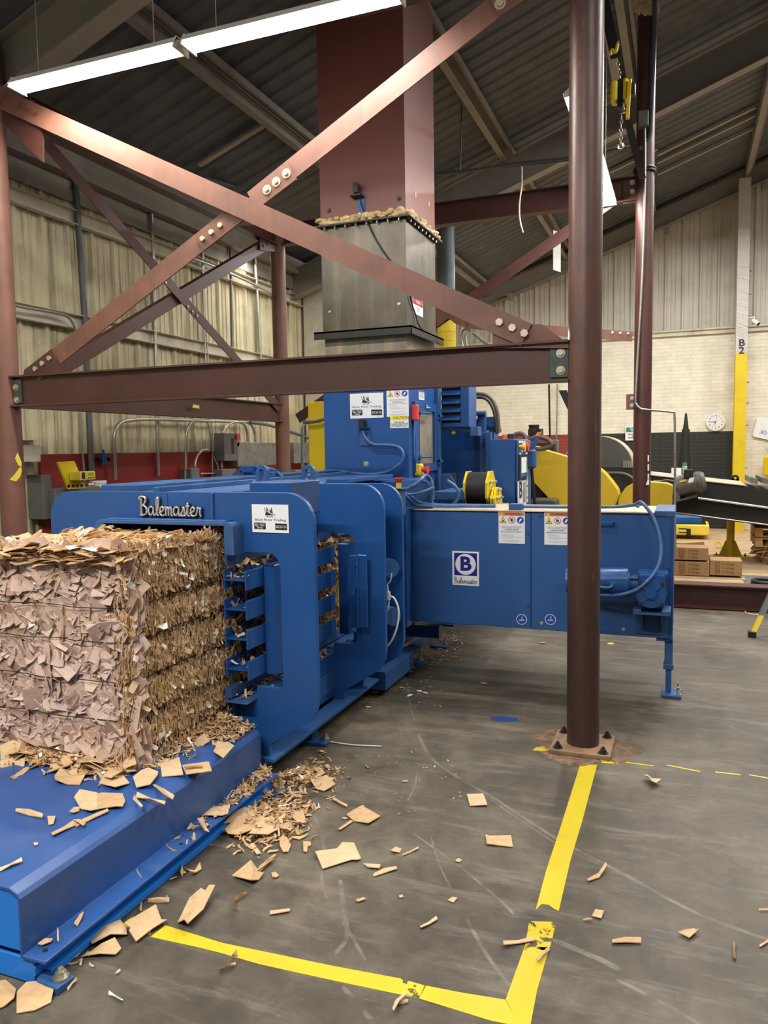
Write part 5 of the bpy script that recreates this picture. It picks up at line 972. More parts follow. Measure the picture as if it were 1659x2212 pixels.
for i in range(170):
    y = rnd.uniform(BY0, BY1-0.05); z = rnd.uniform(BZ0, BZ1)
    flake(mb, (BX1+0.004-0.04*(1-bulge(z))**2, y, z), Vector((1, rnd.gauss(-.2, .4), rnd.gauss(0, .5))), rv(rnd, 1), rnd.uniform(0.03, 0.065), rnd.uniform(0.012, 0.03), tone(rnd, 0.12), rnd, 0.18)
mb.build('strip_edges', M['card'], bale)
mb = MB()
for i in range(620):
    x = rnd.uniform(BX0-0.07, BX1-0.01); y = rnd.uniform(BY0-0.02, BY1-0.0); z = BZ1-0.012 + rnd.uniform(-0.012, 0.012) + 0.01*math.sin(x*9)*math.sin(y*7) - 0.02*max(0, (x-BX1+0.06)/0.06) - 0.01
    w = rnd.uniform(0.04, 0.15); flake(mb, (x, y, z), Vector((rnd.gauss(0, .10), rnd.gauss(0, .10), 1)), Vector((rnd.uniform(-1, 1), rnd.uniform(-1, 1), 0)), w, w*rnd.uniform(0.2, 0.6), tone(rnd, 0.06), rnd, 0.07, 0.0025)
for i in range(120):   # loose layered sheets overhanging the near top edge
    x = rnd.uniform(BX0-0.08, BX1-0.1); z = rnd.uniform(BZ1-0.075, BZ1-0.008); w = rnd.uniform(0.08, 0.2)
    flake(mb, (x, BY0+0.03+rnd.uniform(-0.035, 0.02), z), Vector((rnd.gauss(0, .10), rnd.gauss(-.1, .16), 1)), Vector((1, rnd.gauss(0, .35), 0)), w, w*rnd.uniform(0.3, 0.6), tone(rnd, 0.02), rnd, 0.08, 0.003)
for i in range(46):
    x = rnd.uniform(BX0, BX1); y = rnd.uniform(BY0, BY1-0.1); a = rnd.uniform(0, PI); t = Vector((math.cos(a), math.sin(a)*.6, rnd.uniform(0.1, 0.5)))
    flake(mb, (x, y, BZ1+0.008), t.orthogonal(), t, rnd.uniform(0.04, 0.09), rnd.uniform(0.006, 0.02), tone(rnd, 0.15), rnd, 0.1)
mb.build('top_sheets', M['card'], bale)
for z in WZ:
    mb = MB(); pts = [(BX0-0.03, BY0+0.3, z), (BX0-0.02, BY0+0.02, z)] + [(BX0+0.05+i*0.1, BY0-0.012-0.003*(i % 2), z+0.004*math.sin(i*1.7+z*9)) for i in range(6)] + [(BX1-0.06, BY0+0.004, z), (BX1-0.02, BY0+0.05, z)] + [(BX1-0.012, BY0+0.15+i*0.1, z+0.008+0.003*math.sin(i*2.1+z*5)) for i in range(6)]
    mb.tube(pts, 0.0019, 6, seg=4); mb.build('baling_wire', M['wire'], bale)
# cardboard pressed inside the chamber
mb = MB(); mb.box(-2.69, -2.05, 3.17, 5.2, 0.43, 1.12)
for i in range(1500):
    y = rnd.uniform(3.14, 4.5); z = rnd.uniform(0.43, 1.13)
    flake(mb, (-2.045+rnd.uniform(-.02, .03), y, z), Vector((1, rnd.gauss(0, .8), rnd.gauss(0, .5))), Vector((rnd.gauss(0, .3), rnd.gauss(0, .5), 1)), rnd.uniform(0.03, 0.09), rnd.uniform(0.006, 0.028), tone(rnd, 0.03), rnd, 0.15)
for zc in (1.05, 0.994, 0.852, 0.71, 0.562, 0.416):
    for i in range(60):
        y = rnd.uniform(3.10, 4.25); flake(mb, (rnd.uniform(-2.03, -1.92), y, zc+rnd.uniform(0.002, 0.022)), Vector((rnd.gauss(0, .4), rnd.gauss(0, .4), 1)), rv(rnd, 1), rnd.uniform(0.025, 0.07), rnd.uniform(0.006, 0.03), tone(rnd, 0.04), rnd, 0.15)
if mb.tone is not None and len(mb.tone) < len(mb.f): mb.tone = [0.1]*(len(mb.f)-len(mb.tone)) + mb.tone
tag(mb.build('pressed_cardboard', M['card']), 'shredded cardboard packed between the blue side bars of the baler', 'cardboard', kind='stuff')
# ---- single scraps lying on the floor and the table, outline measured one by one
def scrap(px, z, label, lift=0.010, ton=None, th=0.003, ins=0.0, m='card', group=None, name='cardboard_scrap', fold=None):
    P = [FL(x, y, z) for x, y in px]; c = sum(P, Vector())/len(P); r = random.Random(int(px[0][0]*7+px[0][1]))
    n = len(P); top = []
    for p in P: top.append(Vector((p.x-c.x, p.y-c.y, th+r.uniform(0, lift))))
    ctr = Vector((r.uniform(-.1, .1)*(P[0]-c).length, r.uniform(-.1, .1)*(P[0]-c).length, th+lift*r.uniform(0.2, 1.0)))
    vs = top + [ctr] + [p-Z*th for p in top] + [ctr-Z*th]; fs = []
    area = sum(top[i].x*top[(i+1) % n].y-top[(i+1) % n].x*top[i].y for i in range(n)); 
    for i in range(n):
        j = (i+1) % n; a, b = (i, j) if area > 0 else (j, i)
        fs += [(a, b, n), (n+1+b, n+1+a, 2*n+1), (b, a, n+1+a, n+1+b)]
    mb = MB(); mb.add(vs, fs, tone=r.uniform(0.45, 0.75) if ton is None else ton); o = mb.build(name, M[m]); o.location = (c.x, c.y, z)
    return tag(o, label, 'cardboard scrap' if name == 'cardboard_scrap' else name.replace('_', ' '), group)
def strip(p0, p1, wpx, z, label, lift=0.008, mid=None, **k):
    a, b = Vector((p0[0], p0[1])), Vector((p1[0], p1[1])); d = (b-a); nrm = Vector((-d.y, d.x)).normalized()*wpx/2; m_ = (a+b)/2 if mid is None else Vector(mid)
    return scrap([tuple(a-nrm), tuple(m_-nrm), tuple(b-nrm), tuple(b+nrm), tuple(m_+nrm), tuple(a+nrm)], z, label, lift, **k)
def q2(pts, x0=0, y0=1550, s=2.0): return [(x0+x/s, y0+y/s) for x, y in pts]
R_ = lambda pts: q2(pts, 830)
for pts, lab, lf in (
    ([(1362, 592), (1455, 570), (1480, 550), (1530, 545), (1560, 618), (1545, 625), (1520, 622), (1394, 660)], 'large rectangular cardboard scrap with a torn corner in the middle of the floor', 0.012),
    ([(1497, 428), (1518, 408), (1562, 392), (1608, 408), (1645, 432), (1592, 468), (1528, 450)], 'rounded cardboard scrap on the floor with a thin strip under its left end', 0.012),
    ([(1003, 692), (1085, 650), (1120, 668), (1140, 690), (1118, 705), (1085, 732)], 'kite-shaped cardboard scrap lifted off the floor near two thin strips', 0.03),
    ([(768, 888), (820, 820), (870, 772), (888, 785), (905, 772), (932, 782), (880, 850), (812, 932), (798, 925)], 'long folded cardboard piece standing on the yellow tape near the platform', 0.05),
    ([(540, 918), (600, 880), (675, 845), (700, 882), (722, 895), (660, 930), (588, 978), (560, 960), (566, 945)], 'crumpled cardboard piece covering the left end of the yellow tape', 0.035),
    ([(372, 950), (440, 915), (520, 890), (545, 925), (550, 945), (480, 970), (398, 1000)], 'torn brown cardboard sheet leaning against the table foot rail', 0.035),
    ([(352, 1042), (400, 1015), (440, 1000), (498, 985), (525, 1010), (500, 1035), (430, 1040)], 'curled cardboard piece in front of the torn brown sheet', 0.03),
    ([(238, 1062), (300, 1040), (350, 1022), (330, 1045), (262, 1068)], 'narrow cardboard sliver beside the near table corner', 0.012),
    ([(72, 1190), (115, 1165), (235, 1145), (232, 1200), (220, 1235), (150, 1270), (72, 1282)], 'square cardboard piece in the near left corner against the foot plate', 0.02),
    ([(-10, 1145), (25, 1140), (70, 1188), (62, 1228), (20, 1255), (-10, 1265)], 'cardboard piece cut off by the left edge at the bottom', 0.02),
    ([(1078, 552), (1096, 548), (1128, 594), (1110, 600)], 'short cardboard strip below the heap, pointing down right', 0.008),
    ([(1310, 540), (1342, 546), (1344, 556), (1326, 558), (1326, 587), (1311, 585)], 'small L-shaped cardboard offcut on the floor', 0.008),
    ([(1258, 515), (1290, 518), (1335, 504), (1318, 522), (1295, 530), (1262, 526)], 'flat torn cardboard sliver above the L-shaped offcut', 0.008),
    ([(1208, 545), (1222, 530), (1240, 532), (1258, 560), (1246, 584), (1224, 590), (1210, 570)], 'small crumpled paper ball on the floor', 0.03),
    ([(1166, 843), (1252, 831), (1253, 844), (1167, 857)], 'short straight cardboard strip in the middle of the floor left of centre', 0.006),
    ([(1172, 674), (1190, 672), (1206, 686), (1196, 698), (1178, 696)], 'tiny round cardboard chip beside the kite-shaped scrap', 0.006),
    ([(1536, 794), (1572, 782), (1582, 790), (1548, 800)], 'tiny cardboard chip left of the long scuff', 0.005),
    ([(1570, 635), (1645, 646), (1640, 660), (1590, 652)], 'thin grey-brown strip touching the large rectangular scrap', 0.01),
    ([(1460, 484), (1514, 446), (1526, 454), (1470, 492)], 'thin strip under the rounded cardboard scrap', 0.006)):
    scrap(q2(pts), 0.0015, lab, lf)
for pts, lab, lf in (
    ([(357, 338), (412, 338), (425, 335), (434, 346), (446, 385), (370, 385)], 'square cardboard piece on the floor, farther of the two squares', 0.008),
    ([(437, 508), (455, 514), (548, 516), (556, 562), (535, 560), (443, 553)], 'rectangular cardboard piece on the floor, nearer of the two squares', 0.008),
    ([(28, 578), (50, 567), (75, 572), (68, 585), (40, 588)], 'small ragged cardboard chip right of the paper ball', 0.012),
    ([(308, 620), (320, 613), (335, 618), (328, 627), (312, 626)], 'tiny pale cardboard dot on the bare floor', 0.003),
    ([(274, 792), (296, 779), (317, 783), (300, 802)], 'tiny square cardboard chip near the curved scuff', 0.004),
    ([(62, 772), (78, 768), (84, 778), (68, 783)], 'tiny pale chip alone left of the square chip', 0.004),
    ([(912, 836), (950, 843), (938, 876), (897, 862)], 'small square cardboard piece right of the gap in the yellow tape', 0.006),
    ([(1270, 936), (1300, 928), (1340, 920), (1350, 932), (1363, 928), (1318, 962)], 'five-sided cardboard chip in the lower right of the floor', 0.012),
    ([(1120, 265), (1135, 262), (1160, 272), (1198, 288), (1175, 300), (1155, 298), (1140, 280)], 'crumpled paper rag right of the column base', 0.03),
    ([(0, 655), (52, 650), (56, 660), (5, 675), (-45, 690), (-48, 682)], 'curved cardboard strip in the centre right of the large scrap', 0.006)):
    scrap(R_(pts), 0.0015, lab, lf)
def s2(p0, p1, w, lab, z=0.0015, off=0, **k): strip((off+p0[0]/2, 1550+p0[1]/2), (off+p1[0]/2, 1550+p1[1]/2), w, z, lab, **k)
s2((80, 597), (148, 569), 3, 'thin dark strip pointing up right beside the ragged chip', off=830)
s2((157, 912), (228, 874), 6, 'straight cardboard strip above the lower tape line', off=830)
s2((880, 708), (960, 653), 6, 'bent cardboard strip on the floor right of the tape line', off=830, lift=0.02, mid=(830+925/2, 1550+690/2))
s2((860, 878), (903, 879), 2, 'thin pale sliver left of the small square piece', off=830)
s2((515, 985), (645, 966), 8, 'cardboard strip lying across the left edge of the worn tape', off=830)
s2((660, 1066), (712, 1006), 6, 'cardboard strip lying across the right edge of the worn tape', off=830, lift=0.015)
s2((985, 973), (1110, 970), 8, 'level cardboard strip with a lifted end, lower right', off=830, lift=0.015)
s2((1512, 980), (1514, 1048), 6, 'dark brown strip pointing at the camera near the right edge', off=830, ton=0.0)
s2((1618, 836), (1662, 834), 2, 'thin pale sliver at the right edge of the floor', off=830)
s2((1622, 992), (1662, 968), 4, 'small twisted strip at the right edge below the long scuff', off=830)
s2((38, 1285), (95, 1218), 4, 'forked cardboard twig at the bottom below the worn corner', off=830, lift=0.02, mid=(830+52/2, 1550+1240/2))
s2((45, 1238), (103, 1232), 4, 'short strip crossing the forked twig at the bottom', off=830)
s2((1120, 668), (1190, 600), 4, 'thin strip above the kite-shaped scrap, upper of two', lift=0.02)
s2((1110, 674), (1185, 622), 4, 'thin strip above the kite-shaped scrap, lower of two', lift=0.02)
s2((782, 648), (785, 702), 4, 'hooked strip beside the table rail', lift=0.03, mid=(783/2+3, 1550+670/2))
s2((818, 692), (868, 660), 5, 'short crumpled strip right of the hooked strip', lift=0.03)
s2((1020, 848), (1012, 798), 2.5, 'dark twig, upright half', lift=0.02, ton=0.0)
s2((1012, 800), (1066, 768), 2.5, 'dark twig, slanting half', lift=0.02, ton=0.0)
s2((640, 802), (732, 800), 3.5, 'thin strip sticking out from the debris by the table rail', lift=0.02)
s2((950, 1098), (1018, 1076), 3, 'twig-like strip below the yellow tape', lift=0.015)
s2((985, 1084), (1026, 1034), 3, 'twig-like strip crossing the one below the tape', lift=0.03)
s2((470, 1196), (530, 1228), 4, 'white paper sliver in the lower left of the floor', ton=1.0)
s2((500, 1116), (520, 1096), 2.5, 'tiny paper twist in the lower left of the floor', ton=0.9)
s2((385, 1070), (406, 1086), 2.5, 'tiny paper twist near the table corner', ton=0.9)
s2((292, 1185), (332, 1140), 2.5, 'thin curved sliver in front of the near foot plate', lift=0.015)
s2((548, 1700), (548, 1700+1), 1, 'speck') if False else None
for i, (x, y, t) in enumerate(((885, 1504, 1.0), (905, 1494, 1.0), (918, 1497, 1.0), (810, 1497, .6), (795, 1528, .6), (868, 1486, .5), (1172, 1390, .6), (1045, 1477, .5), (745, 1768, .9), (875, 1690, .5), (990, 1860, .8))):
    strip((x-5, y), (x+6, y+1.5*(i % 3-1)), 2.2, 0.0015, 'tiny paper or cardboard chip scattered over the dark floor', ton=t, group='tiny chips scattered on the floor', lift=0.006)
mb = MB(); mb.tube([FL(713, 1602, 0.006), FL(760, 1609, 0.006), FL(823, 1612, 0.006)], 0.004, 6); tag(mb.build('plastic_rod', M['whitepl']), 'thin white rod on the floor beside the bolted foot', 'rod')
# on the table top
for pts, lab, lf in (
    ([(235, 262), (262, 240), (300, 235), (350, 240), (370, 262), (345, 292), (290, 292), (240, 288)], 'oval cardboard piece on the table below the bale, left of the pair at the back', 0.02),
    ([(428, 290), (450, 268), (480, 255), (535, 262), (560, 290), (500, 322)], 'hexagonal cardboard piece on the table below the bale corner', 0.025),
    ([(575, 275), (610, 248), (640, 230), (684, 240), (682, 268), (650, 310), (590, 312)], 'cardboard piece on the table at the foot of the bale corner', 0.02),
    ([(320, 352), (345, 325), (420, 338), (428, 400), (395, 420), (350, 400)], 'six-sided cardboard piece on the table, left one of the front pair', 0.015),
    ([(418, 345), (440, 335), (530, 337), (542, 372), (530, 398), (500, 400), (420, 400)], 'square cardboard piece on the table, right one of the front pair', 0.015),
    ([(692, 212), (775, 180), (792, 258), (700, 258)], 'square cardboard piece on the table edge beneath the bale side', 0.012),
    ([(786, 208), (902, 198), (916, 240), (805, 256)], 'rectangular cardboard piece on the table edge with a strip on it', 0.012),
    ([(922, 150), (940, 118), (985, 108), (1012, 132), (965, 184)], 'five-sided cardboard piece overhanging the table edge', 0.012),
    ([(898, 48), (930, 38), (962, 42), (992, 72), (950, 100), (908, 86)], 'cardboard piece in front of the far heap on the table', 0.02),
    ([(300, 418), (318, 398), (345, 396), (342, 412), (318, 420)], 'small half-round chip on the table', 0.01),
    ([(205, 440), (240, 436), (232, 466), (210, 468)], 'small square chip near the left on the table', 0.01),
    ([(315, 455), (345, 446), (372, 470), (360, 482), (335, 470)], 'small chip lying on the long strip on the table', 0.02),
    ([(145, 545), (165, 543), (164, 556), (148, 556)], 'tiny chip alone on the table', 0.004)):
    scrap(q2(pts), TZ+0.001, lab, lf)
s2((225, 512), (330, 458), 9, 'long strip on the table, lower half', TZ+0.001); s2((325, 470), (468, 408), 7, 'long strip on the table, upper half', TZ+0.001)
s2((665, 302), (750, 352), 8, 'strip on the table edge, upper of two', TZ+0.001, lift=0.02); s2((590, 345), (714, 386), 9, 'strip on the table edge, lower of two', TZ+0.001, lift=0.02)
s2((578, 352), (614, 402), 5, 'thin curved strip on the table left of the edge strips', TZ+0.001, lift=0.015); s2((0, 662), (96, 624), 6, 'curved strip on the table at the left edge', TZ+0.001, lift=0.01)
s2((68, 410), (185, 438), 4, 'thin crumpled grey strip on the table at the left', TZ+0.001, lift=0.02); s2((795, 222), (875, 218), 3, 'dark strip lying on the rectangular piece', TZ+0.012, ton=0.0)
for pts, lab in (([(876, 428), (905, 392), (995, 388), (985, 420), (960, 432), (890, 434)], 'folded cardboard piece on the flange of the table'), ([(852, 458), (878, 452), (892, 480), (905, 505), (888, 508), (868, 478)], 'forked chip on the flange near the folded piece'),
    ([(163, 986), (200, 962), (230, 958), (222, 978), (180, 992)], 'pointed cardboard chip at the near end of the flange'), ([(320, 905), (345, 865), (362, 845), (358, 870), (335, 905)], 'narrow upright strip on the flange'), ([(248, 930), (257, 930), (255, 972), (247, 972)], 'short strip on the flange near its end'),
    ([(808, 494), (826, 474), (838, 478), (822, 496)], 'small chip on the flange left of the forked chip')):
    scrap(q2(pts), 0.097, lab, 0.02)
# ---- heaps: prototypes copied one by one
protos = []
for i in range(16):
    r = random.Random(100+i); mb = MB(); w = r.uniform(0.045, 0.085) if i < 5 else r.uniform(0.035, 0.07); h = w*r.uniform(0.5, 0.75) if i < 5 else r.uniform(0.006, 0.016)
    flake(mb, (0, 0, 0), (0, 0, 1), (1, 0, 0), w, h, 1.0 if i == 15 else r.uniform(0.15, 0.78), r, 0.16, 0.0025); me = mb.build('cardboard_scrap', M['card']); protos.append(me)
first = {i: True for i in range(16)}
from mathutils import Euler
def heap(region, n, zf, label, group, rnd, big=0.25, sc=(0.8, 1.3), tilt=0.4):
    k = 0
    while k < n:
        x, y = region(rnd); z = zf(x, y, rnd); i = rnd.randrange(0, 5) if rnd.random() < big else rnd.randrange(5, 16)
        o = protos[i] if first[i] else protos[i].copy()
        if not first[i]: COL.objects.link(o)
        first[i] = False; s_ = rnd.uniform(*sc)
        o.location = (x, y, z); o.rotation_euler = Euler((rnd.gauss(0, tilt), rnd.gauss(0, tilt), rnd.uniform(0, 2*PI))); o.scale = (s_, s_, s_)
        tag(o, label, 'cardboard scrap', group); k += 1
def shreds(region, n, zf, label, rnd, name='cardboard_shreds', sc=1.0, tilt=0.5, m='card'):
    mb = MB()
    for i in range(n):
        x, y = region(rnd); z = zf(x, y, rnd)
        flake(mb, (x, y, z), Vector((rnd.gauss(0, tilt), rnd.gauss(0, tilt), 1)), Vector((rnd.uniform(-1, 1), rnd.uniform(-1, 1), rnd.gauss(0, .2))), rnd.uniform(0.02, 0.055)*sc, rnd.uniform(0.004, 0.014)*sc, tone(rnd, 0.04), rnd, 0.18, 0.002)
    tag(mb.build(name, M[m]), label, 'cardboard shreds', kind='stuff')
rnd = random.Random(5)
def quad_region(pts, z):
    P = [FL(x, y, z) for x, y in pts]
    def f(r):
        u, v = r.random(), r.random(); a = P[0].lerp(P[1], u); b = P[3].lerp(P[2], u); p = a.lerp(b, v); return p.x, p.y
    return f
# along the near end of the bale
fr = quad_region([(-5, 1712), (300, 1680), (335, 1690), (-5, 1755)], TZ)
zt = lambda a, h: (lambda x, y, r: a + r.uniform(0.002, h))
reg = lambda r: (r.uniform(-2.68, -2.08), 2.455-abs(r.gauss(0, 0.045)))
zfr = lambda x, y, r: TZ + 0.004 + max(0, 0.05*(1-(2.46-y)/0.11))*r.random()
heap(reg, 58, zfr, 'small brown scrap in the drift on the table along the near end of the bale', 'scraps along the near end of the bale', rnd, 0.6, (1.0, 2.0), 0.3)
shreds(reg, 380, zfr, 'fine cardboard shreds under the drift at the near end of the bale', rnd)
reg = lambda r: (-2.055+abs(r.gauss(0, 0.05)), r.uniform(2.5, 3.03)); zfs = lambda x, y, r: TZ+0.003+r.random()*0.02*max(0, 1-(x+2.06)/0.12)
reg2 = lambda r: (lambda p: (min(p[0], -1.88), p[1]))(reg(r))
heap(reg2, 16, zfs, 'small brown scrap on the table beside the long side of the bale', 'scraps along the long side of the bale', rnd, 0.3)
shreds(reg2, 120, zfs, 'fine cardboard shreds on the table along the long side of the bale', rnd)
# heap at the far end of the table
c0 = Vector((-1.955, 2.97))
reg = lambda r: (min(max(c0.x+r.gauss(0, 0.055), -2.05), -1.86), min(c0.y+r.gauss(0, 0.065), 3.05))
zfh = lambda x, y, r: TZ+0.004+0.075*math.exp(-((x-c0.x)**2+(y-c0.y)**2)/0.008)*r.uniform(0.2, 1)
heap(reg, 34, zfh, 'small brown scrap in the mound at the far end of the table', 'scraps in the mound at the far end of the table', rnd, 0.2, (0.8, 1.2))
shreds(reg, 320, zfh, 'fine cardboard shreds in the mound at the far end of the table', rnd)
# on the flange
reg = lambda r: (r.uniform(-1.825, -1.76), 3.04-abs(r.gauss(0, 0.28))); zf_ = lambda x, y, r: 0.098+r.random()*0.03*max(0.1, 1-(3.05-y)/0.5)
heap(reg, 16, zf_, 'small brown scrap lying on the flange of the table at its far end', 'scraps on the table flange', rnd, 0.1, (0.7, 1.1))
shreds(reg, 150, zf_, 'fine cardboard shreds on the table flange', rnd)
# floor heap beside the table
A1, A2 = FL(600, 1668), FL(540, 1780)
def reg(r):
    if r.random() < 0.55: p = FL(590, 1780)+Vector((r.gauss(0, 0.07), r.gauss(0, 0.10), 0)); 
    else: p = FL(620, 1692)+Vector((r.gauss(0.02, 0.10), r.gauss(0, 0.16), 0))
    return max(p.x, -1.765), p.y
def zh(x, y, r):
    a, b = FL(565, 1785), FL(600, 1700); return 0.004+r.random()*(0.05*math.exp(-((x-a.x)**2+(y-a.y)**2)/0.02)+0.05*math.exp(-((x-b.x)**2+(y-b.y)**2)/0.03)+0.006)
heap(reg, 60, zh, 'small brown scrap in the heap on the floor beside the far end of the table', 'scraps in the floor heap', rnd, 0.16, (0.8, 1.3))
shreds(reg, 620, zh, 'fine cardboard shreds in the floor heap beside the table', rnd)
for pts, lab in (([(965, 470), (1010, 430), (1060, 410), (1110, 405), (1105, 430), (1060, 455), (1010, 462)], 'curled brown sheet in the floor heap, upper of three large ones'), ([(970, 490), (1030, 455), (1100, 430), (1150, 440), (1110, 480), (1030, 512), (985, 512)], 'long brown sheet in the floor heap, middle of three large ones'),
    ([(1075, 515), (1130, 465), (1190, 445), (1235, 440), (1215, 480), (1160, 522)], 'brown sheet in the floor heap, rightmost of three large ones'), ([(1262, 455), (1285, 430), (1310, 430), (1325, 465), (1290, 468)], 'small sheet with a raised corner right of the floor heap'),
    ([(1338, 280), (1370, 268), (1410, 268), (1450, 305), (1400, 320), (1365, 312)], 'oval brown sheet at the right tip of the floor heap')):
    scrap(q2(pts), 0.022 if 'large' in lab else 0.004, lab, 0.03)
s2((1365, 252), (1440, 270), 6, 'strip at the right tip of the floor heap', 0.01); s2((1440, 355), (1500, 385), 6, 'short strip lying right of the floor heap', 0.003); s2((1050, 520), (1085, 540), 4, 'short strip at the lower end of the floor heap', 0.003)
# thin debris along the table rail and the baler
reg = lambda r: (-1.765+abs(r.gauss(0, 0.03)), r.uniform(1.75, 2.6)); heap(reg, 9, zt(0.002, 0.01), 'small brown sliver on the floor along the table rail', 'slivers along the table rail', rnd, 0.05, (0.5, 0.9), 0.3)
def reg(r): p = FL(r.uniform(720, 950), r.uniform(1400, 1530)); return (max(p.x, -1.87)+abs(r.gauss(0, .05)), p.y)
shreds(reg, 110, zt(0.001, 0.004), 'pale crumbs of cardboard scattered on the floor along the baler', rnd, sc=0.45, tilt=0.2)
def reg(r): p = FL(r.uniform(890, 1000), r.uniform(1360, 1430)); return p.x, p.y
shreds(reg, 200, zt(0.001, 0.012), 'tan cardboard crumbs on the floor under the feeder box', rnd, sc=0.7, tilt=0.3)
def reg(r): p = FL(r.uniform(640, 1000), r.uniform(1620, 1760)); return p.x, p.y
shreds(reg, 60, zt(0.001, 0.004), 'pale crumbs scattered on the floor right of the heap', rnd, sc=0.4, tilt=0.2)
# ================================================================ left wall: conduits, boxes
XC = XW+0.09
def conduit(pts, r, m, label, x=XC, cr=False, group=None):
    mb = MB(); mb.tube([A(p[0], p[1], 0, x if len(p) < 3 else p[2]) for p in pts], r, 10, cr=cr); o = mb.build('conduit', M[m])
    return tag(o, label, 'conduit', group)
conduit([(160, 338), (170, 500), (184, 700), (198, 1030)], 0.028, 'galvdk', 'thick dark grey conduit running full height on the left wall')
conduit([(325, 405), (331, 560), (336, 760), (342, 1028)], 0.018, 'galv', 'galvanised conduit rising behind the brace crossing to the roof')
conduit([(434, 450), (438, 600), (444, 785), (447, 905)], 0.010, 'galv', 'thin bright conduit on the left wall, left of the close pair')
conduit([(437, 520), (442, 650), (450, 785), (452, 905)], 0.010, 'galv', 'thin bright conduit on the left wall, right of the close pair')
conduit([(497, 535), (499, 640), (501, 780)], 0.014, 'galvdk', 'dark conduit on the left wall between the thin pair and the bright stub')
conduit([(550, 545), (555, 640), (563, 778)], 0.022, 'galv', 'bright galvanised conduit on the left wall nearest the back column')
conduit([(171, 895), (180, 1000), (184, 1050)], 0.010, 'galv', 'thin bright conduit ending behind the yellow lockout station')
conduit([(249, 1036), (247, 960), (248, 935), (258, 915), (280, 908), (330, 906), (400, 908), (470, 910), (530, 912)], 0.018, 'galv', 'bent conduit arching from the numbered box along the wall', XC+0.05, True)
conduit([(400, 1036), (402, 960), (403, 935), (410, 916), (425, 909)], 0.016, 'galv', 'bent conduit rising beside the red board', XC+0.05, True)
conduit([(479, 1012), (478, 960), (480, 938), (490, 920), (505, 912)], 0.014, 'galv', 'bent conduit rising left of the disconnect switch', XC+0.08, True)
conduit([(535, 955), (534, 935), (528, 918), (515, 910)], 0.018, 'galv', 'short bent conduit on the galvanised trough, left of two', XC+0.05, True)
conduit([(551, 955), (550, 935), (543, 918), (530, 910)], 0.018, 'galv', 'short bent conduit on the galvanised trough, right of two', XC+0.05, True)
conduit([(449, 912), (454, 940), (458, 970), (460, 985), (470, 1005), (474, 1035)], 0.010, 'galv', 'thin offset conduit dropping to the box marked 133', XC+0.08)
conduit([(457, 912), (458, 960), (459, 1036)], 0.010, 'galv', 'thin straight conduit dropping to the box marked 133', XC+0.07)
conduit([(421, 1010), (424, 990), (435, 975), (448, 971)], 0.014, 'galv', 'small elbow conduit over the small grey box', XC+0.08, True)
conduit([(432, 1023), (472, 1023)], 0.009, 'galv', 'short level conduit joining two grey boxes', XC+0.1)
conduit([(505, 995), (514, 1010), (515, 1030)], 0.008, 'galv', 'short conduit leaving the disconnect switch downwards', XC+0.1)
conduit([(540, 913), (580, 918), (640, 937), (703, 960)], 0.02, 'galvdk', 'grey flexible conduit drooping across to the blue tower', XC+0.4, True)
conduit([(23, 657), (60, 665), (120, 675), (145, 683), (158, 698), (166, 720)], 0.014, 'galv', 'conduit running along the upper wall rail at left and bending down', XC+0.06, True)
conduit([(380, 545), (450, 570), (540, 610), (600, 640)], 0.016, 'galv', 'slanting conduit high on the left wall', XC+0.04)
conduit([(440, 385), (520, 405), (620, 425), (700, 437)], 0.022, 'galvdk', 'grey pipe high under the roof left of the duct', XC+0.5)
conduit([(653, 1000), (653, 925), (657, 915), (702, 908)], 0.016, 'galvdk', 'grey elbow conduit left of the blue tower', XC+0.6)
mb = MB(); mb.box(XW+0.045, XW+0.06, A(88, 1020, 0, XW+0.06).y, A(650, 1000, 0, XW+0.06).y, 0.9, 1.60); tag(mb.build('red_board', M['redboard']), 'dark red painted board on the left wall behind the electrical boxes', 'board')
def wbox(name, px, label, m='grey_box', dep=0.2, x=XW+0.26, cat='electrical box', bev=0.006):
    a, b = A(px[0], px[1], 0, x), A(px[2], px[3], 0, x); mb = MB(); mb.box(x-dep, x, a.y, b.y, b.z, a.z, bev=bev); t = thing(name, label, cat, (x-dep, (a.y+b.y)/2, b.z)); mb.build('enclosure', M[m], t); return t, a, b, x
t, a, b, x = wbox('junction_box', (118, 1056, 282, 1100), 'long low grey box marked 132 under the yellow lockout station'); Face((x+0.002, A(260, 1056, 0, x).y, a.z-0.035), Y, Z).text('132', 0.06, 0, 0, 0, M['ink'], t, sx=1.1)
t, a, b, x = wbox('junction_box', (437, 1036, 486, 1070), 'small grey box marked 133 beneath two thin conduits'); Face((x+0.002, A(464, 1040, 0, x).y, a.z-0.03), Y, Z).text('133', 0.055, 0, 0, 0, M['ink'], t, sx=1.1)
wbox('junction_box', (322, 1041, 388, 1070), 'plain grey box below the tall bright conduit'); wbox('junction_box', (400, 1036, 431, 1070), 'small low grey box left of box 133')
wbox('junction_box', (413, 1012, 432, 1040), 'small upright grey box under the elbow conduit', x=XW+0.22)
t, a, b, x = wbox('disconnect_switch', (483, 935, 513, 995), 'grey disconnect switch hanging above the boxes with a red tag', 'grey_box', 0.14, XW+0.26)
mb = MB(); p = A(503, 958, 0, x+0.002); mb.box(x, x+0.004, p.y-0.025, p.y+0.025, p.z-0.12, p.z+0.06); mb.build('label_strip', M['ink'], t)
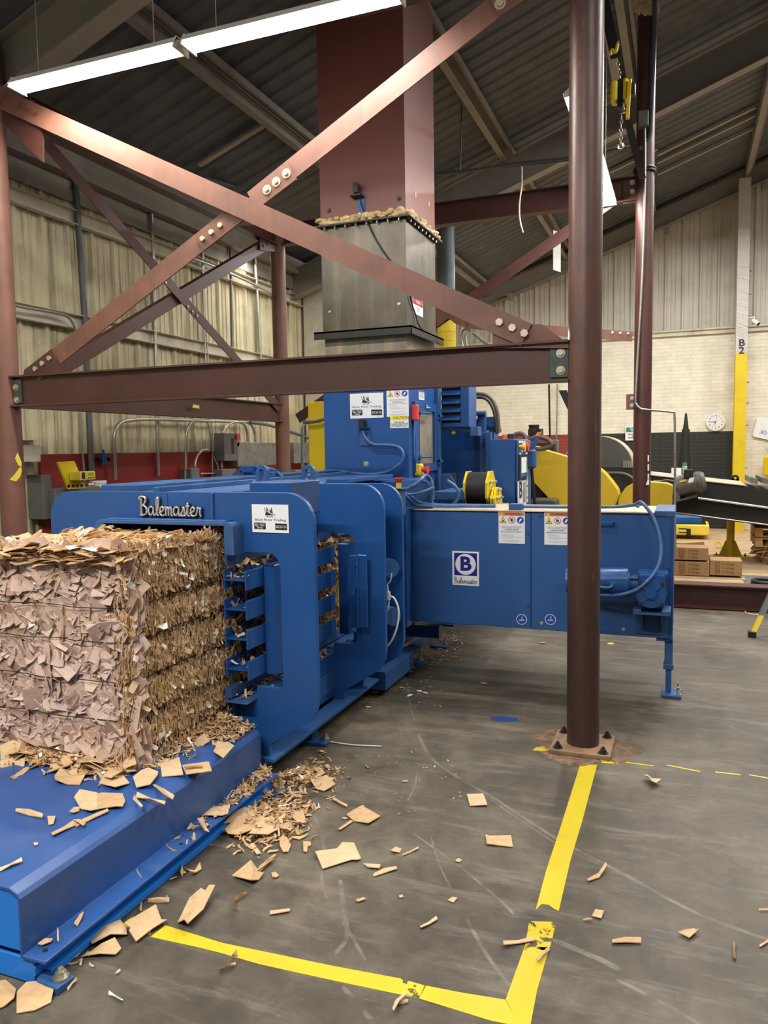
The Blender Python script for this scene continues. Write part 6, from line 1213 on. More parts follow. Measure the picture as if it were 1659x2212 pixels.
mb = MB(); p = A(518, 940, 0, x+0.05); mb.box(x+0.01, x+0.02, p.y-0.02, p.y+0.06, p.z-0.05, p.z+0.02); mb.build('red_tag', M['redpl'], t); p = A(515, 955, 0, x); mb = MB(); mb.cyl(p-Y*0.0-X*0.1, p-X*0.02, 0.06, 16); mb.build('side_knob', M['galvsheet'], t)
t, a, b, x = wbox('disconnect_switch', (480, 1014, 513, 1050), 'grey disconnect switch low behind the blue motor', 'grey_box', 0.14, XW+0.28); p = A(503, 1035, 0, x); mb = MB(); mb.box(x, x+0.004, p.y-0.02, p.y+0.03, p.z-0.06, p.z+0.02); mb.build('label_strip', M['ink'], t)
wbox('wiring_trough', (512, 956, 608, 1003), 'long galvanised wiring trough behind the back left column', 'galvsheet', 0.15, XW+0.24, 'wiring trough', 0.002)
wbox('wiring_trough', (634, 956, 676, 999), 'galvanised box right of the back left column', 'galvsheet', 0.15, XW+0.24, 'wiring trough', 0.002)
wbox('junction_box', (638, 1016, 668, 1045), 'grey box low between the back column and the tower', x=XW+0.4)
wbox('junction_box', (90, 1026, 117, 1120), 'tall grey box at the far left of the wall', x=XW+0.2)
a, b = A(48, 983, 0, XW+0.3), A(88, 996, 0, XW+0.3)
mb = MB(); mb.box(XW+0.05, XW+0.3, a.y, b.y, b.z, A(48, 975, 0, XW+0.3).z+0.05); tag(mb.build('wall_bracket', M['girt']), 'cream steel bracket on the wall right of the left edge column', 'bracket')
# yellow lockout station
x = XW+0.3; P = [A(px, py, 0, x) for px, py in ((121, 998), (157, 996), (182, 1054), (145, 1057))]; t = thing('lockout_station', 'yellow lockout station leaning on the grey box 132', 'lockout station', P[3])
mb = MB(); mb.prism([(p.y-P[3].y, p.z-P[3].z) for p in P], 0, 0.02, (P[3], Y, Z, X)); mb.build('back_board', M['yellow'], t)
a, b = A(151, 1019, 0, x+0.03), A(186, 1036, 0, x+0.03); mb = MB(); mb.box(x+0.02, x+0.14, a.y, b.y, b.z, a.z, bev=0.006); tr = mb.build('pocket', M['yellowlt'], t)
f = Face((x+0.141, (a.y+b.y)/2, (a.z+b.z)/2), Y, Z); w, h = b.y-a.y, a.z-b.z; mb = MB(); f.rect(mb, -0.3*w, -0.12*h, 0.2*w, 0.4*h, 0, 0.002); mb.tube([f.at(-0.36*w, 0.05*h, 0.002), f.at(-0.35*w, 0.28*h, 0.002), f.at(-0.3*w, 0.36*h, 0.002), f.at(-0.25*w, 0.28*h, 0.002), f.at(-0.24*w, 0.05*h, 0.002)], 0.006, 6); mb.build('padlock_mark', M['ink'], tr)
f.text('LOCKOUT\nSTATION', h*0.22, 0.18*w, 0.15*h, 0.002, M['ink'], tr, bold=0.01); mb = MB()
for i in range(4): f.plate(mb, [(-0.05*w+i*0.12*w, -0.35*h), (0.0*w+i*0.12*w, -0.35*h), (0.06*w+i*0.12*w, -0.15*h), (0.01*w+i*0.12*w, -0.15*h)], 0.001, 0.002)
mb.build('stripes', M['ink'], tr); mb = MB()
for i in range(4): p = A(148+9.5*i, 1050-0.3*i, 0, x+0.02); mb.cyl(p, p+X*0.004, 0.014, 10)
mb.build('key_hooks', M['ink'], t)
for k, (py, lab) in enumerate(((1050, 'roll of white tape on box 132, lower of two'), (1043, 'roll of white tape on box 132, upper of two'))):
    c = A(212, py, 0, XW+0.2); mb = MB(); n = 28; ro, ri, hh = 0.07, 0.035, 0.04
    vs = [(c.x+r*math.cos(2*PI*i/n), c.y+r*1.2*math.sin(2*PI*i/n), c.z+z) for r, z in ((ro, -hh/2), (ro, hh/2), (ri, hh/2), (ri, -hh/2)) for i in range(n)]
    mb.add(vs, [(q*n+i, q*n+(i+1) % n, ((q+1) % 4)*n+(i+1) % n, ((q+1) % 4)*n+i) for q in range(4) for i in range(n)], 0, True); tag(mb.build('tape_roll', M['whitepl']), lab, 'tape roll', 'tape rolls on the grey box')
c = A(193, 1048, 0, XW+0.22); mb = MB(); mb.cyl(c-Y*0.03, c+Y*0.04, 0.02, 12); mb.cyl(c+Y*0.03-Z*0.02, c+Y*0.05+Z*0.03, 0.015, 10); tag(mb.build('pipe_fitting', M['galv']), 'small metal fitting beside the white tape rolls', 'fitting')
c = A(224, 992, 0, XW+0.1); t = thing('regulator_valve', 'small dark blue valve with a cross handle on the red board', 'valve', c); mb = MB(); mb.cyl(c-Z*0.05, c+Z*0.05, 0.03, 14); mb.cyl(c+Z*0.05, c+Z*0.09, 0.012, 10); mb.build('valve_body', M['blue2'], t); mb = MB(); mb.cyl(c-Y*0.08, c+Y*0.08, 0.009, 8); mb.cyl(c-Y*0.08, c-Y*0.06, 0.018, 10); mb.cyl(c+Y*0.06, c+Y*0.08, 0.018, 10); mb.build('valve_handle', M['rubber'], t)
# yellow panel between column and tower, yellow and grey verticals behind the duct
a, b = A(664, 868, 1, 7.2), A(702, 1040, 1, 7.2); mb = MB(); mb.box(a.x, b.x+0.12, 7.2, 7.26, 0, a.z, bev=0.01); tag(mb.build('yellow_guard', M['yellow']), 'yellow guard panel just left of the blue tower', 'guard panel')
mb = MB(); mb.tube([A(655, 912, 1, 7.1), A(680, 911, 1, 7.1), A(703, 905, 1, 7.1)], 0.016, 8); tag(mb.build('guard_rail', M['galvdk']), 'grey pipe rail crossing the yellow guard panel', 'rail')
c = A(963, 600, 1, 10.5); r = (A(982, 600, 1, 10.5).x-A(944, 600, 1, 10.5).x)/2; mb = MB(); mb.cyl((c.x, 10.5, A(963, 690, 1, 10.5).z), (c.x, 10.5, ROOFZ(c.x)-0.12), r, 32); M['bluegrey'] = mat('blue_grey_duct', '#5f6a73', 0.5, 0.2, var=0.12, dirt='#454d54', dscale=4, damt=0.5)
tag(mb.build('round_duct', M['bluegrey']), 'blue-grey round duct rising behind the square duct', 'duct')
c = A(965, 720, 1, 10.3); mb = MB(); z1 = A(963, 684, 1, 10.3).z; r = (A(984, 720, 1, 10.3).x-A(946, 720, 1, 10.3).x)/2; mb.cyl((c.x, 10.3, 0), (c.x, 10.3, z1), r, 32)
for py in (700, 719, 738): z = A(965, py, 1, 10.3).z; mb.cyl((c.x, 10.3, z), (c.x, 10.3, z+0.015), r*1.03, 32)
tag(mb.build('banded_pipe', M['yellow']), 'yellow banded pipe behind the square duct', 'pipe')
mb = MB(); mb.tube([A(1000, 750, 1, 9), A(997, 720, 1, 9), A(1005, 710, 1, 9), (A(1018, 716, 1, 9)), A(1045, 738, 1, 9), A(1062, 748, 1, 9)], 0.02, 8); mb.tube([A(1008, 750, 1, 9), A(1006, 722, 1, 9)], 0.02, 8); mb.tube([A(1015, 748, 1, 8.9), A(1020, 700, 1, 8.9)], 0.012, 8)
tag(mb.build('bent_pipes', M['galv']), 'bent metal pipes seen just above the long beam left of the gusset', 'pipes')
# hanging things
mb = MB(); mb.tube([A(1127, 360, 1, 7), A(1127, 400, 1, 7), A(1122, 440, 1, 7), A(1123, 475, 1, 7), A(1130, 503, 1, 7)], 0.008, 6); tag(mb.build('rope', M['cream']), 'pale rope end hanging in front of the back top beam', 'rope')
mb = MB(); mb.tube([A(997, 180, 1, 8.5), A(996, 300, 1, 8.5), A(994, 380, 1, 8.5)], 0.008, 6, cr=False); tag(mb.build('hanger_rod', M['galvdk']), 'thin dark rod hanging from the purlin right of the duct', 'rod')
mb = MB(); mb.tube([A(940, 377, 1, 8.5), A(1000, 371, 1, 8.5), A(1100, 355, 1, 8.5), A(1230, 341, 1, 8.5), A(1340, 320, 1, 8.5), A(1372, 318, 1, 8.5)], 0.02, 8, cr=False); mb.tube([A(940, 372, 1, 8.6), A(1100, 360, 1, 8.6), A(1230, 346, 1, 8.6)], 0.01, 8, cr=False); tag(mb.build('conduit', M['galvdk']), 'long grey conduit slung below the roof right of the duct', 'conduit')
t = thing('hanging_sign', 'white sign board hanging under the roof right of the brace', 'sign', A(1200, 540, 1, 12)); f = Face(A(1202, 543, 1, 12.0), Vector((0.35, 0.9, 0)), Z); mb = MB(); f.rect(mb, 0, 0, 0.22, 0.58, 0, 0.01); mb.build('board', M['whitecol'], t); mb = MB(); mb.tube([f.at(-0.08, 0.28), f.at(-0.08, 1.2)], 0.004, 5, cr=False); mb.build('cord', M['galvdk'], t)
mb = MB(); mb.box(0, 0.001, 0, 0.001, 0, 0.001) if False else None
# hoist on the back right column
HY = 6.6
hk = thing('lever_hoist', 'yellow lever chain hoist hanging beside the back right column', 'hoist', A(1345, 215, 1, HY))
a, b = A(1320, 180, 1, HY), A(1335, 223, 1, HY); mb = MB(); mb.box(a.x, b.x, HY-0.06, HY+0.06, b.z, a.z, bev=0.015); a, b = A(1347, 175, 1, HY), A(1357, 220, 1, HY); mb.box(a.x, b.x, HY-0.06, HY+0.06, b.z, a.z, bev=0.012); mb.build('gear_cover', M['yellow'], hk)
a, b = A(1335, 176, 1, HY), A(1347, 235, 1, HY); mb = MB(); mb.box(a.x, b.x, HY-0.05, HY+0.05, b.z, a.z, bev=0.01); a, b = A(1364, 182, 1, HY), A(1373, 206, 1, HY); mb.box(a.x, b.x, HY-0.045, HY+0.045, b.z, a.z, bev=0.01); mb.build('hoist_body', M['rubber'], hk)
a, b = A(1356, 181, 1, HY), A(1364, 263, 1, HY); mb = MB(); mb.bar((a.x+0.02, HY-0.06, a.z), (a.x+0.005, HY-0.07, b.z), [(-0.012, -0.02), (0.012, -0.02), (0.012, 0.02), (-0.012, 0.02)], X, Y); mb.build('lever', M['yellow'], hk)
def chain(pts, parent, rr=0.011):
    mb = MB(); P = [Vector(p) for p in pts]; L0 = sum((P[i+1]-P[i]).length for i in range(len(P)-1)); n = int(L0/(rr*2.7)); k = 0
    for i in range(n):
        s_ = (i+0.5)/n*L0; j = 0
        while s_ > (P[j+1]-P[j]).length and j < len(P)-2: s_ -= (P[j+1]-P[j]).length; j += 1
        d = (P[j+1]-P[j]).normalized(); c = P[j]+d*s_; sd = (X if i % 2 else Y); sd = (sd-d*sd.dot(d)).normalized()
        mb.tube([c+d*(rr*1.6*math.cos(a))+sd*(rr*math.sin(a)) for a in [2*PI*q/8 for q in range(9)]], rr*0.3, 5, cr=False)
    return mb.build('chain', M['zinc'], parent)
chain([A(1332, 125, 1, HY), A(1337, 150, 1, HY), A(1341, 178, 1, HY)], hk); chain([A(1341, 215, 1, HY), A(1352, 243, 1, HY-0.03), A(1343, 245, 1, HY), A(1341, 280, 1, HY), A(1341, 312, 1, HY)], hk)
mb = MB(); mb.tube([A(1336, 312, 1, HY), A(1336, 319, 1, HY), A(1342, 321, 1, HY), A(1347, 316, 1, HY), A(1344, 310, 1, HY)], 0.006, 6); mb.build('end_ring', M['zinc'], hk)
mb = MB(); mb.tube([A(1318, 118, 1, HY), A(1322, 108, 1, HY), A(1330, 112, 1, HY), A(1334, 95, 1, HY), A(1338, 92, 1, HY)], 0.014, 8); mb.build('top_hook', M['yellow'], hk)
mb = MB(); a, b = A(1300, -20, 1, HY+0.1), A(1330, 125, 1, HY+0.1); mb.bar(a, b, [(-0.04, 0), (0.04, 0), (0.04, 0.01), (-0.04, 0.01)], X, Y); mb.build('black_sling', M['rubber'], hk)
mb = MB(); a, b = A(1352, 245, 1, HY+0.3), A(1388, 385, 1, HY+0.9); mb.bar(a, b, [(-0.03, 0), (0.03, 0), (0.03, 0.01), (-0.03, 0.01)], X, Y); mb.build('lower_strap', M['rubber'], hk)
for dz in (0, 0.05):
    c = A(1392, 367+dz*110, 1, Y2); n = 24; mb = MB(); mb.tube([(c.x+0.095*math.cos(2*PI*i/n), Y2+0.095*math.sin(2*PI*i/n), c.z) for i in range(n+1)], 0.016, 6, cr=False); mb.build('wrapped_strap', M['rubber'], hk)
# conduit on the back right column
mb = MB(); cy = Y2-0.13; mb.tube([A(1393, 270, 1, cy), A(1393, 400, 1, cy), A(1387, 600, 1, cy), A(1378, 760, 1, cy), A(1373, 860, 1, cy), A(1374, 872, 1, cy), A(1380, 880, 1, cy), A(1388, 884, 1, cy), A(1420, 887, 1, cy-0.05), A(1452, 890, 1, cy-0.1), A(1457, 897, 1, cy-0.1), A(1458, 960, 1, cy-0.1), A(1458, 1110, 1, cy-0.1), A(1459, 1200, 1, cy-0.1)], 0.011, 8, seg=3)
tag(mb.build('conduit', M['galv']), 'thin bent conduit running down the back right column and out to the right', 'conduit')
a, b = A(1380, 247, 1, Y2-0.12), A(1401, 275, 1, Y2-0.12); mb = MB(); mb.box(a.x, b.x, Y2-0.2, Y2-0.09, b.z, a.z, bev=0.004); tag(mb.build('junction_box', M['grey_box']), 'grey junction box high on the back right column', 'electrical box')
mb = MB(); mb.tube([A(1415, -30, 1, Y2-0.1), A(1414, 60, 1, Y2-0.1), A(1410, 180, 1, Y2-0.1), A(1407, 260, 1, Y2-0.1), A(1405, 290, 1, Y2-0.1), A(1398, 308, 1, Y2-0.1), A(1382, 322, 1, Y2-0.1)], 0.022, 8); tag(mb.build('conduit', M['galvdk']), 'thick grey conduit beside the top of the back right column', 'conduit')
mb = MB()
rr_ = random.Random(2)
for i in range(70): c = A(1394+rr_.uniform(-22, 26), 4+rr_.uniform(-26, 20), 1, Y2-0.09); mb.sphere(c, rr_.uniform(0.012, 0.034), 6, sc=(rr_.uniform(.6, 1.4), 0.8, rr_.uniform(0.8, 2.2)))
tag(mb.build('foam_blob', M['foam']), 'brown foam around the top of the back right column', 'foam')
mb = MB()
for py in (990, 1010, 1030): c = A(1400.5, py, 1, Y2-0.09); mb.box(c.x-0.006, c.x+0.006, Y2-0.1, Y2-0.085, c.z-0.03, c.z+0.03)
c = A(1400, 1043, 1, Y2-0.09); mb.prism([(c.x-0.022, c.z-0.02), (c.x+0.01, c.z-0.02), (c.x+0.01, c.z+0.04), (c.x, c.z+0.04)], Y2-0.1, Y2-0.095); tag(mb.build('paper_scrap', M['white']), 'torn white paper remnants stuck on the back right column', 'paper')
mb = MB(); mb.tube([A(1186, 830, 1, 12), A(1187, 900, 1, 12), A(1188, 945, 1, 12)], 0.016, 6, cr=False); tag(mb.build('drop_cord', M['rubber']), 'black drop cord in front of the cream brick wall', 'cord')
mb = MB(); mb.tube([A(1204, 830, 1, 15.6), A(1202, 948, 1, 15.6)], 0.016, 6, cr=False); tag(mb.build('conduit', M['galv']), 'thin conduit on the cream brick wall beside the black cord', 'conduit')
a, b = A(1216, 843, 1, 9), A(1236, 885, 1, 9); mb = MB(); mb.bar(a, b, [(-0.05, 0), (0.04, 0), (0.04, 0.02), (-0.05, 0.02)], X, Y); tag(mb.build('black_bracket', M['rubber']), 'black slanting bracket peeking out left of the foreground column', 'bracket')
# ================================================================ back wall things
a, b = A(1583+11, 560, 1, 15.2), A(1613, 560, 1, 15.2); xc_ = (a.x+b.x)/2+0.02; zc_ = A(1604, 762, 1, 15.2).z
t = thing('wall_column', 'wall column painted yellow below and grey above with B 2 stencilled on it', 'column', (xc_, 15.3, 0)); mb = MB(); mb.bar((xc_, 15.35, 0), (xc_, 15.35, zc_), ISEC(0.3, 0.19, 0.012, 0.01), X, Y); mb.box(xc_-0.095, xc_+0.095, 15.2, 15.215, 0, zc_); mb.build('yellow_section', M['yellow'], t)
mb = MB(); mb.bar((xc_, 15.35, zc_), (xc_, 15.35, ROOFZ(xc_)-0.3), ISEC(0.3, 0.19, 0.012, 0.01), X, Y); mb.box(xc_-0.095, xc_+0.095, 15.2, 15.215, zc_, ROOFZ(xc_)-0.35); mb.build('grey_section', M['whitecol'], t)
f = Face((xc_, 15.195, A(1607, 748, 1, 15.2).z), X, Z); f.text('B', 0.17, 0, 0.06, 0, M['ink'], t, bold=0.02, sx=1.1); f.text('2', 0.17, 0, -0.075, 0, M['ink'], t, bold=0.02, sx=1.1)
mb = MB()
for py in (585, 635, 683, 825, 870, 918, 1010): z = A(1610, py, 1, 15.2).z; mb.box(xc_+0.095, xc_+0.14, 15.22, 15.24, z-0.012, z)
mb.build('side_clips', M['boltdk'], t)
c = A(1629, 695, 1, 15.0); t = thing('security_camera', 'small white security camera beside the wall column', 'camera', c); mb = MB(); mb.cyl(c+X*0.06-Y*0.05-Z*0.05, c-X*0.02+Z*0.03, 0.035, 16); mb.build('camera_body', M['whitepl'], t); mb = MB(); mb.cyl(c+X*0.065-Y*0.055-Z*0.055, c+X*0.06-Y*0.05-Z*0.05, 0.03, 16); mb.build('lens', M['ink'], t); mb = MB(); mb.tube([c-X*0.1+Z*0.08, c+Z*0.08, c+Z*0.02], 0.012, 8, cr=False); mb.build('arm', M['whitepl'], t)
# clock
c = A(1546, 911, 1, YW-0.05); r = (A(1567.5, 911, 1, YW-0.05).x-c.x); ck = thing('wall_clock', 'round white wall clock with black numerals on the cream brick', 'clock', c); f = Face((c.x, YW-0.001, c.z), X, Z)
mb = MB(); f.disc(mb, 0, 0, r, 0, 0.05, 0, 48); mb.build('clock_case', M['whitepl'], ck); mb = MB(); f.disc(mb, 0, 0, r*0.88, 0.05, 0.052, 0, 48); fc = mb.build('dial', M['white'], ck)
for i in range(1, 13): a_ = math.radians(90-30*i); f.text(str(i), r*0.24, r*0.68*math.cos(a_), r*0.68*math.sin(a_), 0.054, M['ink'], fc, name='numeral', bold=0.012)
mb = MB()
for ang, ln, wd in ((90-30*6.75, 0.42, 0.035), (90-6*45, 0.62, 0.026)):
    d = (math.cos(math.radians(ang)), math.sin(math.radians(ang))); p = (-d[1], d[0]); mb.prism([(-d[0]*0.05*r+p[0]*wd*r, -d[1]*0.05*r+p[1]*wd*r), (-d[0]*0.05*r-p[0]*wd*r, -d[1]*0.05*r-p[1]*wd*r), (d[0]*ln*r-p[0]*wd*.4*r, d[1]*ln*r-p[1]*wd*.4*r), (d[0]*ln*r+p[0]*wd*.4*r, d[1]*ln*r+p[1]*wd*.4*r)], 0.056, 0.058, (f.c, X, Z, -Y))
mb.build('hands', M['ink'], ck); mb = MB(); mb.bar(f.at(0, -0.05*r, 0.06), f.at(0.12*r, 0.62*r, 0.06), [(-0.002, 0), (0.002, 0), (0.002, 0.001), (-0.002, 0.001)], X, -Y); mb.build('second_hand', M['greyink'], ck)
# safety sign
a, b = A(1351, 922, 1, YW-0.03), A(1388, 951, 1, YW-0.03); f = Face(((a.x+b.x)/2, YW-0.02, (a.z+b.z)/2), X, Z); w, h = b.x-a.x, a.z-b.z; t = thing('safety_sign', 'white safety sign with a green head behind the back right column', 'sign', f.c)
mb = MB(); f.rect(mb, 0, 0, w, h, 0, 0.01, 0); f.rect(mb, 0, h*0.28, w*0.9, h*0.34, 0.01, 0.012, 1); s_ = mb.build('board', [M['white'], M['signgreen']], t); f.text('SAFETY\nFIRST', h*0.17, 0, h*0.28, 0.014, M['white'], s_, bold=0.02); f.text('ACCIDENTS\nARE\nAVOIDABLE', h*0.15, 0, -h*0.18, 0.014, M['ink'], s_, bold=0.02)
# whiteboard, yellow coat, black cone
c = A(1652, 928, 1, YW-0.05); f = Face((c.x+0.1, YW-0.03, c.z), X+Z*-0.25, Z+X*0.25); mb = MB(); pts = arc(0.22, 0.14, 0.05, 0, 90, 5)+arc(-0.22, 0.14, 0.05, 90, 180, 5)+arc(-0.22, -0.14, 0.05, 180, 270, 5)+arc(0.22, -0.14, 0.05, 270, 360, 5); f.plate(mb, pts, 0, 0.015); t = thing('notice_board', 'white board with blue scribble on the brick at the right edge', 'board', f.c); bd_ = mb.build('board', M['white'], t)
mb = MB(); mb.tube([f.at(-0.10+0.03*math.cos(i*1.3)*(1+0.1*i), -0.08+0.02*math.sin(i*1.9)*(1+0.1*i), 0.017) for i in range(14)], 0.002, 5); mb.build('scribble', M['blueink'], bd_)
a, b = A(1650, 978, 1, 15.4), A(1670, 1036, 1, 15.4); mb = MB(); mb.box(a.x, b.x+0.1, 15.3, 15.55, b.z, a.z, bev=0.09); mb.box(a.x+0.05, a.x+0.12, 15.4, 15.5, a.z, a.z+0.09, bev=0.01); tag(mb.build('yellow_canister', M['yellow']), 'yellow canister on the wall cut by the right edge', 'canister')
P0, P1, P2, P3 = A(1482, 893, 1, 13.5), A(1497, 1020, 1, 13.5), A(1463, 1020, 1, 13.5), A(1478, 930, 1, 13.5); mb = MB(); mb.cyl((P0.x, 13.5, P3.z), (P0.x, 13.5, P0.z), 0.05, 12, r1=0.015); mb.cyl(((P1.x+P2.x)/2, 13.5, P1.z-0.1), (P0.x, 13.5, P3.z+0.02), (P1.x-P2.x)/2, 20, r1=0.06); tag(mb.build('folded_cover', M['rubber']), 'tall black folded cover standing against the black painted brick', 'cover')
# conveyor
cvx = lambda px, py, y=10.8: A(px, py, 1, y)
cv = thing('belt_conveyor', 'black belt conveyor sloping down to the right behind the feeder box', 'conveyor', (0.6, 11.3, 0))
def slab(mb, pts, y0, y1): P = [cvx(x, y, y0) for x, y in pts]; mb.prism([(p.x, p.z) for p in P], y0, y1)
mb = MB(); slab(mb, [(1395, 1028), (1960, 1091), (1960, 1141), (1506, 1076), (1395, 1062)], 10.8, 12.0); mb.build('side_frame', M['black'], cv)
mb = MB(); slab(mb, [(1460, 1078), (1506, 1076), (1960, 1139), (1960, 1177), (1462, 1110)], 10.95, 11.9); mb.build('lower_frame', M['black'], cv)
mb = MB(); P = [cvx(1395, 1026), cvx(1612, 1050)]; mb.prism([(P[0].x, P[0].z), (P[1].x, P[1].z), (P[1].x, P[1].z+0.012), (P[0].x, P[0].z+0.012)], 10.78, 12.0); mb.build('top_cover', M['cream'], cv)
mb = MB()
for a_, b_, r in (((1508, 1076), (1575, 1085), 0.016), ((1575, 1085), (1960, 1139), 0.016), ((1462, 1107), (1960, 1174), 0.008)): mb.tube([cvx(*a_, 10.78), cvx(*b_, 10.78)], r, 8, cr=False)
mb.build('edge_tube', M['chrome'], cv)
for px in (1620, 1645):
    mb = MB(); p = cvx(px, 1043); mb.bar(p, p+Vector((0.09, 0, -0.02)), [(0, 0), (0.9, 0), (0.9, 0.07), (0, 0.07)], Y, Z); mb.build('cross_cleat', M['grey_box'], cv)
mb = MB(); c = A(1588, 1033, 1, 12.1); mb.cyl(c-Y*0.03, c, 0.05, 20); mb.box(c.x-0.05, c.x+0.05, c.y-0.03, c.y, c.z-0.1, c.z); rg = mb.build('lifting_lug', M['rubber'], cv); mb = MB(); mb.cyl(c-Y*0.033, c-Y*0.03, 0.018, 12); mb.build('lug_hole', M['yellowlt'], rg)
# conveyor motor
MY = 10.5; c0, c1 = A(1462, 1052, 1, MY), A(1515, 1040, 1, MY); t = thing('conveyor_motor', 'dark grey motor and gearbox on the near side of the conveyor', 'motor', A(1450, 1085, 1, MY)); rr = 0.13
mb = MB(); mb.cyl(c0, c1, rr, 28); mb.cyl(c1, c1+(c1-c0).normalized()*0.05, rr*1.05, 28, r1=rr*0.8); mb.cyl(c1-(c1-c0).normalized()*0.05, c1-(c1-c0).normalized()*0.02, rr*1.06, 28); mb.build('motor_body', M['motor'], t)
mb = MB(); a = A(1488, 1024, 1, MY-0.05); mb.box(a.x-0.06, a.x+0.05, MY-0.12, MY+0.02, a.z-0.05, a.z+0.06, bev=0.008); mb.build('terminal_box', M['rubber'], t)
for (px, py, w_, h_, m_) in ((1493, 1037, 0.06, 0.06, 'white'), (1475, 1039, 0.08, 0.025, 'yellow')): p = A(px, py, 1, MY-rr-0.003); mb = MB(); f = Face(p, (c1-c0), Z+X*0.2); f.rect(mb, 0, 0, w_, h_, -0.004, 0.002); mb.build('motor_label', M[m_], t)
mb = MB(); P = [A(x, y, 1, MY-0.12) for x, y in ((1424, 1060), (1455, 1050), (1468, 1070), (1470, 1082), (1432, 1090), (1424, 1080))]; mb.prism([(p.x, p.z) for p in P], MY-0.12, MY+0.15); gb = mb.build('gearbox', M['motor'], t); c = A(1446, 1071, 1, MY-0.12); mb = MB(); mb.cyl(c, c-Y*0.03, 0.055, 20); mb.cyl(c-Y*0.03, c-Y*0.04, 0.03, 16); mb.build('shaft_cap', M['rubber'], gb)
mb = MB(); P = [A(x, y, 1, MY-0.125) for x, y in ((1436, 1058), (1448, 1054), (1450, 1060), (1436, 1064))]; mb.prism([(p.x, p.z) for p in P], MY-0.13, MY-0.12); mb.build('red_logo', M['redpl'], gb)
mb = MB(); mb.bar(A(1425, 1092, 1, MY), A(1506, 1072, 1, MY), [(-0.1, 0), (0.1, 0), (0.1, 0.015), (-0.1, 0.015)], Y, Z); mb.build('motor_mount', M['motor'], t)
mb = MB(); mb.tube([A(1412, 1039, 1, 10.6), A(1430, 1039, 1, 10.6), A(1440, 1037, 1, 10.6), A(1460, 1040, 1, 10.6)], 0.012, 6); mb.cyl(A(1439, 1046, 1, 10.6), A(1439, 1038, 1, 10.6), 0.015, 8); mb.build('cable', M['galvdk'], t)
a = A(1462, 1020, 1, 11.6); mb = MB(); mb.box(a.x-0.07, a.x+0.06, 11.5, 11.65, A(1462, 1022, 1, 11.6).z-0.02, A(1462, 1011, 1, 11.6).z); tag(mb.build('paper_cup', M['white']), 'white paper cup on the conveyor top', 'cup')
a = A(1479, 1020, 1, 11.6); t = thing('drink_bottle', 'small clear bottle with a green cap on the conveyor top', 'bottle', a); mb = MB(); zb = a.z-0.02; mb.cyl((a.x, 11.6, zb), (a.x, 11.6, zb+0.10), 0.032, 16); mb.cyl((a.x, 11.6, zb+0.10), (a.x, 11.6, zb+0.13), 0.032, 16, r1=0.014); mb.build('bottle_body', M['bottle'], t); mb = MB(); mb.cyl((a.x, 11.6, zb+0.115), (a.x, 11.6, zb+0.155), 0.032, 14, r1=0.028); mb.build('cap', M['signgreen'], t)
# yellow guards
GYY = 9.3
P = [A(x, y, 1, GYY) for x, y in ((1143, 963), (1155, 964), (1180, 974), (1228, 988), (1265, 998), (1290, 1010), (1305, 1022), (1320, 1040), (1333, 1058), (1336, 1070), (1333, 1082), (1326, 1095), (1320, 1110), (1225, 1110), (1185, 1075), (1152, 1040), (1143, 1030))]
mb = MB(); mb.prism([(p.x, p.z) for p in P], GYY, GYY+0.35); M['yguard'] = mat('yellow_guard_paint', '#C8A81E', 0.5, var=0.08, dirt='#a98f1c', dscale=3, damt=0.4)
t = thing('yellow_chute_guard', 'large yellow guard with a rounded end behind the foreground column', 'machine guard', (P[0].x+0.6, GYY, 0)); mb.build('guard_plate', M['yguard'], t); mb = MB(); mb.box(P[0].x+0.1, P[0].x+0.2, GYY+0.4, GYY+0.5, 0, P[-2].z); mb.box(P[0].x+0.28, P[0].x+0.34, GYY+0.4, GYY+0.5, 0, P[-2].z); mb.build('support_post', M['yguard'], t)
GY2 = 9.0; P = [A(x, y, 1, GY2) for x, y in ((1333, 1110), (1333, 1085), (1338, 1070), (1348, 1056), (1365, 1046), (1385, 1042), (1440, 1047), (1452, 1052), (1450, 1110))]
mb = MB(); mb.prism([(p.x, p.z) for p in P], GY2+0.2, GY2+0.55); t = thing('yellow_drum_guard', 'smaller yellow rounded guard behind the back right column', 'machine guard', ((P[0].x+P[-1].x)/2, GY2+0.3, 0)); mb.build('guard_plate', M['yguard'], t); mb = MB(); mb.box(P[0].x+0.1, P[-1].x-0.1, GY2+0.3, GY2+0.45, 0, P[0].z+0.02); mb.build('support_post', M['black'], t)
# black hood and dark machinery behind the guards
hc = A(1290, 1010, 1, 10.6); hr = A(1366, 1010, 1, 10.6).x-hc.x; t = thing('machine_hood', 'dark rounded machine hood behind the foreground column', 'machine hood', (hc.x, 10.6, 0))
hpts = [(hc.x+hr*math.cos(math.radians(a_)), hc.z+hr*0.92*math.sin(math.radians(a_))) for a_ in range(0, 181, 10)]; mb = MB(); mb.prism(hpts, 10.6, 11.2); M['hood'] = mat('dark_grey_sheet', '#4a4946', 0.6, var=0.12); mb.build('hood_shell', M['hood'], t)
rim = [(hc.x+hr*k*math.cos(math.radians(a_)), hc.z+hr*0.92*k*math.sin(math.radians(a_))) for k in (1.03,) for a_ in range(0, 181, 10)] + [(hc.x+hr*0.99*math.cos(math.radians(a_)), hc.z+hr*0.91*math.sin(math.radians(a_))) for a_ in range(180, -1, -10)]; mb = MB(); mb.prism(rim, 10.6, 11.25); mb.build('cream_rim', M['cream'], t)
mb = MB()
for i in range(4): c = A(1348+i*5, 1002, 1, 10.58); mb.box(c.x-0.012, c.x+0.012, 10.57, 10.6, c.z-0.05, c.z+0.04)
